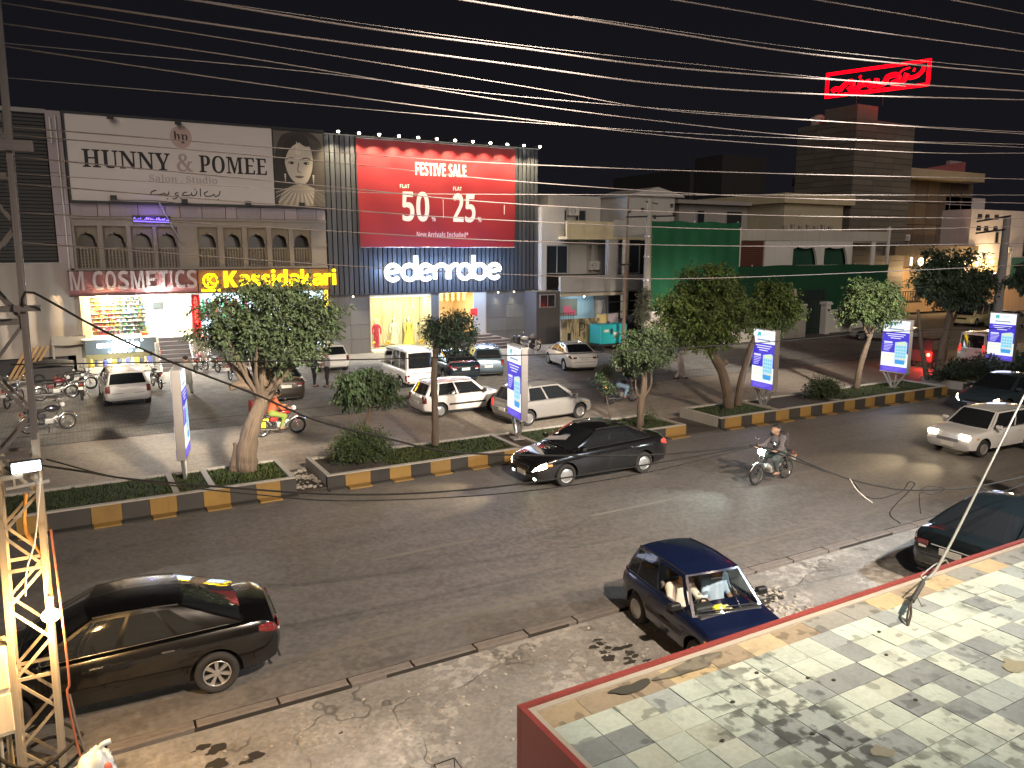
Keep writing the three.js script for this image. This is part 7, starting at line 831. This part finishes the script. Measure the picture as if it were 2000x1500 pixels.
// ================= POLES, TOWER, WIRES =================
{ const p = thing('utility_pole', 'concrete utility pole with insulators in front of the green netting', 'utility pole', [30.4, 0, -37.1]); part(p, 'pole', [new THREE.CylinderGeometry(0.17, 0.28, 9.2, 8).translate(0, 4.6, 0)], mat.concrete); part(p, 'crossarm', [bar([-1.7, 8.1, 0], [2.1, 8.25, 0], 0.09), bar([-0.3, 9.05, 0], [0.5, 8.9, 0.2], 0.06)], mat.dark); for (const [x, y] of [[-1.5, 8.5], [-0.55, 8.6], [0.4, 8.2], [1.7, 8.9], [1.9, 8.45]]) part(p, 'insulator', [new THREE.CylinderGeometry(0.1, 0.12, 0.1, 8).translate(x, y, 0.05), new THREE.CylinderGeometry(0.07, 0.09, 0.12, 8).translate(x, y - 0.11, 0.05)], mat.black); part(p, 'pole_band', [3, 4.4, 5.8, 7].map((y) => new THREE.CylinderGeometry(0.26, 0.27, 0.08, 8).translate(0, y, 0)), mat.steel);
  const q = thing('utility_pole', 'slim rusty steel pole standing before the white house', 'utility pole', [29.0, 0, -37.5]); part(q, 'pole', [rod([0, 0, 0], [0.05, 5.2, 0], 0.12, 0.1), rod([0.05, 5.2, 0], [0.15, 9.6, 0], 0.06, 0.05)], M([0.2, 0.14, 0.1], 0.8, 0.3)); part(q, 'bracket', bar([-0.5, 5.3, 0], [0.4, 5.35, 0], 0.1), mat.dark);
  const s = thing('utility_pole', 'dark pole with crossarms before the white house at the right edge', 'utility pole', [51.4, 0, -27.8]); part(s, 'pole', new THREE.CylinderGeometry(0.22, 0.32, 8.2, 8).translate(0, 4.1, 0), mat.grey); part(s, 'crossarm', [bar([-3.2, 7.9, 0], [0.3, 8.3, 0], 0.1), bar([-3.2, 7.2, 0], [0.3, 7.5, 0], 0.1)], mat.dark); part(s, 'insulator', [-3, -2.2, -1.2].flatMap((x) => [8.2, 7.5].map((y) => new THREE.CylinderGeometry(0.11, 0.14, 0.3, 8).translate(x, y, 0))), mat.black); }
{
  const t = thing('lattice_tower', 'steel lattice pole at the left edge carrying lamps and loops of cable', 'lattice tower'), m = M([0.3, 0.27, 0.22], 0.6, 0.2, { map: grainT }), g = M([0.12, 0.11, 0.112], 0.6, 0.2, { map: grainT });
  const leg = (k, q, y) => { const f = y / 12; return [lerp(-0.76, -0.5, f) + k * lerp(0.2, 0.15, f), y, -9.72 + q * lerp(0.2, 0.14, f)]; };
  for (const k of [-1, 1]) for (const q of [-1, 1]) { part(t, 'leg', [bar(leg(k, q, -0.05), leg(k, q, 4.2), 0.062)], m); part(t, 'leg', [bar(leg(k, q, 4.2), leg(k, q, 12), 0.055)], g); }
  let i = 0; for (let y = 0.25; y < 11.6; y += y < 4.2 ? 0.42 : 0.5, i++) { const h = y < 4.2 ? 0.42 : 0.5, mm = y < 4.0 ? m : g, s = i % 2 ? 1 : -1; for (const q of [-1, 1]) { part(t, 'brace', bar(leg(-s, q, y), leg(s, q, y + h), 0.032, 0.012), mm); part(t, 'brace', bar(leg(q, -s, y), leg(q, s, y + h), 0.03, 0.012), mm); } if (i % 3 === 0) part(t, 'rung', [bar(leg(-1, 1, y), leg(1, 1, y), 0.04, 0.012), bar(leg(-1, -1, y), leg(1, -1, y), 0.04, 0.012)], mm); }
  part(t, 'crossarm', [bar([-1.2, 7.22, -9.5], [-0.22, 7.24, -9.5], 0.1, 0.06), bar([-1.2, 5.6, -9.5], [-0.3, 5.6, -9.5], 0.06)], g); part(t, 'capping', bar([-0.98, 3.82, -9.5], [-0.62, 3.84, -9.5], 0.05, 0.12), m);
  const L = thing('floodlight', 'brilliant white flat floodlight on the lattice tower', 'floodlight', [-0.58, 3.93, -9.44], 0.12); part(L, 'housing', rbx(0.3, 0.14, 0.05, 0.015, 0, 0, -0.03), mat.dark); part(L, 'lens', rbx(0.26, 0.105, 0.02, 0.01, 0, 0, 0.005), GLOW([0.8, 0.93, 1], 40)); part(L, 'bracket', [bar([-0.12, -0.05, -0.04], [-0.12, -0.22, -0.06], 0.02), bar([0.12, -0.05, -0.04], [0.12, -0.22, -0.06], 0.02), bar([-0.2, -0.22, -0.06], [0.2, -0.2, -0.06], 0.03)], mat.steel); lampSpot([-0.58, 3.93, -9.36], [-0.2, 0.5, -2], [0.78, 0.9, 1], 60, 70, 0.8, 5);
  const b = thing('bulb_lamp', 'glaring warm yellow bulb on the lattice tower', 'lamp', [-0.5, 2.26, -9.36]); part(b, 'bulb', ball(0.085, 0, 0, 0, 1.1, 0.85, 1, 14), GLOW([1, 0.68, 0.28], 55)); part(b, 'socket', rod([0, 0.05, -0.05], [0, 0.16, -0.14], 0.035), mat.white); lampPoint([-0.5, 2.26, -9.36], [1, 0.56, 0.2], 34, 4);
  const x = thing('meter_box', 'cream metal meter cabinet strapped left of the lattice tower', 'cabinet', [-1.16, 0.9, -9.62], 0.15); part(x, 'case', rbx(0.42, 1.05, 0.3, 0.02, 0, 0.53, 0), mat.cream); part(x, 'door_panel', [rbx(0.36, 0.45, 0.02, 0.008, 0, 0.28, 0.155), rbx(0.36, 0.42, 0.02, 0.008, 0, 0.78, 0.155)], mat.cream); part(x, 'warning_plate', bx(-0.13, 0.05, 0.3, 0.42, 0.166, 0.172), M([0.4, 0.06, 0.04], 0.5)); part(x, 'conduit', [rod([-0.1, 1.05, 0], [-0.1, 1.3, 0], 0.11, 0.11, 14), rod([0.12, 0, 0], [0.12, -0.9, 0], 0.03), rod([0.05, 0, 0], [0.02, -0.9, 0.02], 0.02)], mat.cream);
  const c = (n, l, pts, r, mm, more) => solo(n, l, 'cable', tube(pts, r, pts.length * 10, 6), mm, more);
  c('power_cable', 'white twisted flex hanging from the floodlight down the tower', [[-0.46, 3.8, -9.42], [-0.5, 3.55, -9.42], [-0.58, 3.1, -9.44], [-0.68, 2.8, -9.44], [-0.72, 2.5, -9.46]], 0.011, mat.white); c('power_cable', 'orange cable bundle running down inside the lattice tower', [[-0.62, 3.6, -9.6], [-0.66, 3.2, -9.6], [-0.52, 2.85, -9.55], [-0.48, 2.4, -9.5]], 0.022, M([0.45, 0.22, 0.05], 0.6)); c('power_cable', 'reddish cable hugging the right leg of the lattice tower', [[-0.42, 3.2, -9.46], [-0.4, 2.2, -9.45], [-0.4, 1.4, -9.45], [-0.43, 1.25, -9.45], [-0.38, 0.6, -9.4], [-0.28, 0.05, -9.3]], 0.014, M([0.3, 0.1, 0.06], 0.6)); c('power_cable', 'grey cable slanting from the tower to the pavement', [[-0.41, 1.25, -9.44], [-0.34, 0.7, -9.35], [-0.18, 0.02, -9.2]], 0.013, mat.wire);
  for (const [l, p] of [['coil of dark cable low around the lattice tower, upper loop', 0.62], ['coil of dark cable low around the lattice tower, lower loop', 0.42]]) solo('cable_coil', l, 'cable', tube(Array.from({ length: 14 }, (_, i) => [-0.75 + 0.42 * Math.cos(i * 0.45), p + 0.06 * Math.sin(i * 1.3), -9.62 + 0.36 * Math.sin(i * 0.45)]), 0.02, 80, 6, true), mat.cable);
}
const onPlane = (px, py, z) => { const v = V(px / 1000 - 1, 1 - py / 750, 0.5).unproject(camera).sub(camera.position); v.multiplyScalar(z / v.z).add(camera.position); return v; };
// overhead lines strung along the street: [height and place along the line at a few points, read once from the photograph]
const Zw = -9.6;
const lines = [
  ['upper', [[0, 5], [1000, 165], [1300, 215], [1600, 236], [2000, 258]], 0.011], ['thick', [[95, 0], [560, 68], [1000, 126], [1300, 165], [1600, 184], [2000, 195]], 0.02], ['thick', [[375, 0], [700, 53], [1000, 92], [1400, 140], [2000, 178]], 0.021], ['thin', [[400, 2], [1000, 86], [1400, 130], [1610, 152]], 0.007], ['thick', [[905, 0], [1300, 63], [1600, 108], [2000, 146]], 0.023], ['thin', [[1180, 40], [1600, 98], [2000, 138]], 0.008], ['thick', [[1318, 0], [1650, 54], [2000, 101]], 0.019], ['thick', [[1595, 0], [1800, 34], [2000, 67]], 0.019], ['thick', [[1860, 0], [2000, 27]], 0.019],
  ['upper', [[5, 46], [500, 116], [1000, 199], [1300, 238], [1600, 268], [2000, 288]], 0.012], ['thin', [[5, 84], [600, 140], [1000, 187], [1500, 228], [2000, 262]], 0.008], ['upper', [[5, 90], [500, 163], [1000, 230], [1400, 274], [1800, 298], [2000, 299]], 0.012], ['thin', [[15, 152], [500, 194], [1000, 237], [1500, 268], [2000, 282]], 0.007],
  ['lower', [[21, 248], [660, 298], [1020, 321], [1520, 339], [2000, 350]], 0.012], ['lower', [[21, 263], [660, 318], [1020, 355], [1520, 386], [2000, 397]], 0.011], ['lower', [[21, 305], [660, 366], [1020, 399], [1520, 421], [2000, 427]], 0.012], ['thin', [[21, 339], [660, 374], [1100, 380], [2000, 381]], 0.007], ['lower', [[21, 358], [660, 409], [1020, 432], [1520, 449], [2000, 443]], 0.011], ['lower', [[25, 414], [660, 452], [1020, 471], [1520, 481], [2000, 475]], 0.011], ['lower', [[30, 473], [660, 518], [1020, 537], [1400, 543], [2000, 518]], 0.012],
];
const ordinal = ['topmost', 'second', 'third', 'fourth', 'fifth', 'sixth', 'seventh', 'eighth', 'ninth', 'tenth', 'eleventh', 'twelfth', 'thirteenth', 'fourteenth', 'fifteenth', 'sixteenth', 'seventeenth', 'eighteenth', 'nineteenth', 'lowest'];
[...lines].map((l) => [...l, l[1][l[1].length - 1][1]]).sort((a, b) => a[3] - b[3]).forEach(([kind, pts, r], i) => {
  const p = pts.map(([x, y]) => onPlane(x, y, Zw)), a = p[0].clone().lerp(p[1], -0.12), b = p[p.length - 1].clone().lerp(p[p.length - 2], -0.9), all = [...(pts[0][0] < 40 ? [] : [a]), ...p, b].map((v) => v.toArray());
  solo('overhead_wire', `${kind === 'thick' ? 'thick' : kind === 'thin' ? 'fine' : 'pale'} overhead wire, ${ordinal[i]} of those along the street counted down the right edge`, 'wire', tube(all, r * 0.62, 60, 5), kind === 'thin' ? M([0.12, 0.11, 0.11], 0.7) : mat.wire, 'overhead wires along the street');
});
const cableAt = (name, label, pts, z, r, m = mat.cable) => solo(name, label, 'cable', tube(pts.map(([x, y, zz]) => onPlane(x, y, zz ?? z).toArray()), r * 0.75, pts.length * 10, 6), m);
cableAt('sagging_cable', 'thick black cable drooping from the tower past the shrub to the moving saloon', [[44, 600], [44, 578], [58, 569], [100, 590], [190, 640], [330, 705], [500, 771], [620, 822], [740, 852], [860, 880], [980, 888], [1130, 890], [1280, 888], [1470, 871]], -9.3, 0.018);
cableAt('sagging_cable', 'black cable dipping from the floodlight across the near median to the knot', [[80, 909], [170, 922], [250, 935], [420, 950], [640, 965], [820, 963], [1000, 947], [1200, 918], [1470, 871]], -8.6, 0.015); cableAt('sagging_cable', 'thinner black cable just below the dipping one over the near road', [[90, 897], [250, 936], [500, 966], [700, 978], [1000, 962], [1250, 925], [1470, 873]], -8.55, 0.01);
cableAt('crossing_cable', 'thin black cable crossing level past the shop stairs and lightboxes', [[20, 712], [300, 708], [620, 704], [900, 697], [1200, 687], [1500, 668], [1740, 648], [2000, 640]], -12, 0.014);
cableAt('knotted_cable', 'twisted black cable bundle from the knot to the right edge', [[1465, 869], [1520, 880], [1590, 910], [1660, 936], [1720, 950], [1770, 957], [1850, 956], [1920, 948], [2040, 922]], -7.2, 0.016); cableAt('knotted_cable', 'second strand of the twisted bundle hanging below it', [[1480, 872], [1590, 913], [1660, 938], [1685, 965], [1715, 974], [1760, 960], [1775, 942], [1787, 945], [1775, 960], [1750, 985], [1738, 1005], [1758, 1022]], -7.15, 0.012); cableAt('knotted_cable', 'small loop of cable hanging at the right end of the bundle', [[1795, 957], [1815, 950], [1845, 955], [1820, 966], [1798, 962], [1796, 980], [1798, 1003]], -7.1, 0.009); cableAt('knotted_cable', 'cable sagging at the right edge beside the stay wire', [[1910, 950], [1940, 960], [1975, 955], [2030, 930]], -7.1, 0.009);
cableAt('cable_tail', 'short pale frayed cable end hanging from the bundle', [[1660, 936], [1672, 955], [1690, 972], [1704, 982]], -7.12, 0.012, mat.white);
// stay wire, turnbuckle and hook on the terrace
{ const h = [5.2 * 1.0, 2.9, -3.85], q = onPlane(1772, 1222, -3.85), hk = q, a = onPlane(1778, 1180, -3.9), b = onPlane(1806, 1132, -4.05), c = onPlane(1835, 1100, -4.2), e = onPlane(1912, 950, -4.8), f = onPlane(2040, 690, -6), A = (v) => v.toArray();
  const t = thing('stay_wire', 'twisted stay wire with a dark turnbuckle hooked to the terrace tiles', 'stay wire'); part(t, 'hook', [tube([A(hk), A(hk.clone().lerp(a, 0.5).add(V(-0.02, 0, 0))), A(a), A(hk.clone().lerp(a, 0.5).add(V(0.03, 0, 0))), A(hk.clone().add(V(0.01, 0, 0)))], 0.011, 40)], M([0.05, 0.042, 0.035], 0.7, 0.4)); part(t, 'turnbuckle', [rod(A(a.clone().lerp(b, 0.12)), A(a.clone().lerp(b, 0.86)), 0.024, 0.024, 6), rod(A(a), A(b), 0.012)], M([0.05, 0.05, 0.045], 0.6, 0.4)); part(t, 'eye', new THREE.TorusGeometry(0.03, 0.009, 6, 14).translate(...A(b)), mat.steel);
  const m = M([0.26, 0.26, 0.22], 0.5, 0.4), off = (v, k) => [v.x + k, v.y, v.z]; part(t, 'strand', [tube([A(b), A(c), A(e), A(f)], 0.01, 40), tube([off(b, 0.02), off(c, 0.02), off(e, 0.018), off(f, 0.016)], 0.01, 40)], m); part(t, 'loop', [tube([A(c), off(c, -0.08), A(b.clone().add(V(-0.06, 0.05, 0))), A(b)], 0.007, 24), tube([off(c, 0.02), A(c.clone().add(V(0.1, 0.01, 0))), A(c.clone().add(V(0.12, -0.03, 0.02)))], 0.007, 20), tube([A(b), A(b.clone().add(V(-0.09, -0.08, 0.02))), A(a.clone().lerp(b, 0.55))], 0.007, 24), tube([A(a.clone().lerp(b, 0.4)), A(a.clone().add(V(0.1, -0.02, 0.05)))], 0.008, 12)], m); }
// rubbish bags and the lantern at the bottom edge
for (const [label, x, z, s, sy, c, ry] of [['pale blue printed plastic sack slumped by the tower foot', -0.27, -9.12, 0.34, 1.05, [0.5, 0.55, 0.58], 0.4], ['smaller dirty plastic bag under the lattice tower', -0.72, -9.1, 0.26, 0.7, [0.42, 0.42, 0.36], 1.4]]) {
  const t = thing('rubbish_bag', label, 'rubbish bag', [x, 0, z], ry), g = new THREE.SphereGeometry(s, 40, 28), p = g.attributes.position; for (let i = 0; i < p.count; i++) { const v = V(p.getX(i), p.getY(i), p.getZ(i)), n = v.clone().normalize(), k = 0.78 + 0.34 * vn(n.x * 4 + 9, n.y * 5 + n.z * 3 + 9, 99, 99, 12) + 0.14 * Math.abs(vn(n.x * 11 + 20, n.z * 11 + n.y * 6 + 20, 99, 99, 15) - 0.5); v.multiplyScalar(k); v.x *= 0.8 - 0.25 * n.y; v.z *= 0.7 - 0.2 * n.y; v.y = v.y * sy + s * sy * 0.86; v.x += 0.25 * Math.max(0, v.y - s) ; p.setXYZ(i, v.x, Math.max(0.004, v.y), v.z); } g.computeVertexNormals();
  part(t, 'sack', g, M(c, 0.35, 0, { map: grainT })); part(t, 'tied_neck', [tube([[0.1, s * sy * 1.75, 0], [0.14, s * sy * 1.95, 0.02], [0.22, s * sy * 2.0, 0.05]], 0.03)], M(c, 0.35)); if (s > 0.3) { part(t, 'printed_patch', ball(0.13, 0.0, s * 1.0, 0.17, 1, 1, 0.35, 14), M([0.6, 0.5, 0.12], 0.4)); part(t, 'printed_band', ball(0.11, 0.12, s * 1.25, 0.15, 0.5, 1.1, 0.35, 12), M([0.5, 0.12, 0.08], 0.4)); } }
{ const t = thing('lantern', 'amber glass lantern in a thin dark frame at the bottom edge', 'lantern', [2.86, -0.17, -6.35]), f = [-1, 1]; part(t, 'post', rod([0, 0, 0], [0, 0.95, 0], 0.05), mat.dark); part(t, 'globe', new THREE.LatheGeometry([[0.02, 0.95], [0.1, 1.0], [0.105, 1.12], [0.075, 1.22], [0.03, 1.27], [0, 1.275]].map((p) => new THREE.Vector2(...p)), 24), MP([0.42, 0.16, 0.045], 0.12, 0, { clearcoat: 1 })); part(t, 'frame', [...f.flatMap((a) => f.map((b) => bar([a * 0.13, 0.92, b * 0.1], [a * 0.11, 1.3, b * 0.09], 0.008))), bar([-0.11, 1.3, 0.09], [0.11, 1.3, 0.09], 0.008), bar([-0.11, 1.3, -0.09], [0.11, 1.3, -0.09], 0.008), bar([-0.11, 1.3, -0.09], [-0.11, 1.3, 0.09], 0.008), bar([0.11, 1.3, -0.09], [0.11, 1.3, 0.09], 0.008), cb(0.28, 0.02, 0.22, 0, 0.93, 0)], mat.dark); }

// ================= LAMPS OF OUR OWN SIDE, outside the picture =================
function ownFlood(label, p, to, c, I, ang, radius = 8) { const t = thing('floodlight', label, 'floodlight', p); t.lookAt(...to); part(t, 'housing', rbx(0.5, 0.4, 0.1, 0.03, 0, 0, -0.12), mat.dark); part(t, 'lens', rbx(0.44, 0.34, 0.03, 0.02, 0, 0, -0.06), GLOW(c, 12)); part(t, 'bracket', bar([0, 0, -0.15], [0, -0.3, -0.3], 0.04), mat.steel); lampSpot(p, to, c, I, ang, 0.9, radius); }
ownFlood('warm street floodlight high on our own building, left', [6, 11.4, 0.9], [6.5, 0, -15], [1, 0.8, 0.62], 1500, 40); ownFlood('warm street floodlight high on our own building, middle', [14, 11.6, 0.9], [16, 0, -16], [1, 0.8, 0.62], 1500, 42);
ownFlood('blue-white street floodlight right of the picture on our own building', [17.5, 5.6, -5.2], [9, 0, -11.5], [0.78, 0.9, 1], 330, 62, 5); ownFlood('greenish white lamp over the tiled terrace', [7.5, 8.2, 0.8], [5.2, 2.9, -3.2], [0.93, 1, 0.9], 40, 42, 6);
ownFlood('narrow floodlight on our roof reaching the far road, left', [6.5, 11.9, 0.9], [3, 0, -32], [1, 0.86, 0.68], 9000, 10, 24); ownFlood('narrow floodlight on our roof reaching the far road, middle', [11, 12.1, 0.9], [16, 0, -32], [1, 0.88, 0.74], 8000, 10.5, 24); ownFlood('narrow floodlight on our roof reaching the far road, right', [20, 12.1, 0.9], [33, 0, -34], [1, 0.88, 0.76], 9000, 10.5, 24);
ownFlood('wide floodlight on our roof facing the trees and houses opposite', [22, 13.2, 1.0], [34, 2, -32], [1, 0.86, 0.66], 650, 34, 12);

scene.traverse((o) => { if (o.isMesh) { o.castShadow = true; o.receiveShadow = true; } else if (o.isLight && !o.isRectAreaLight && o.shadow) { o.castShadow = true; } });
renderer.render(scene, camera);
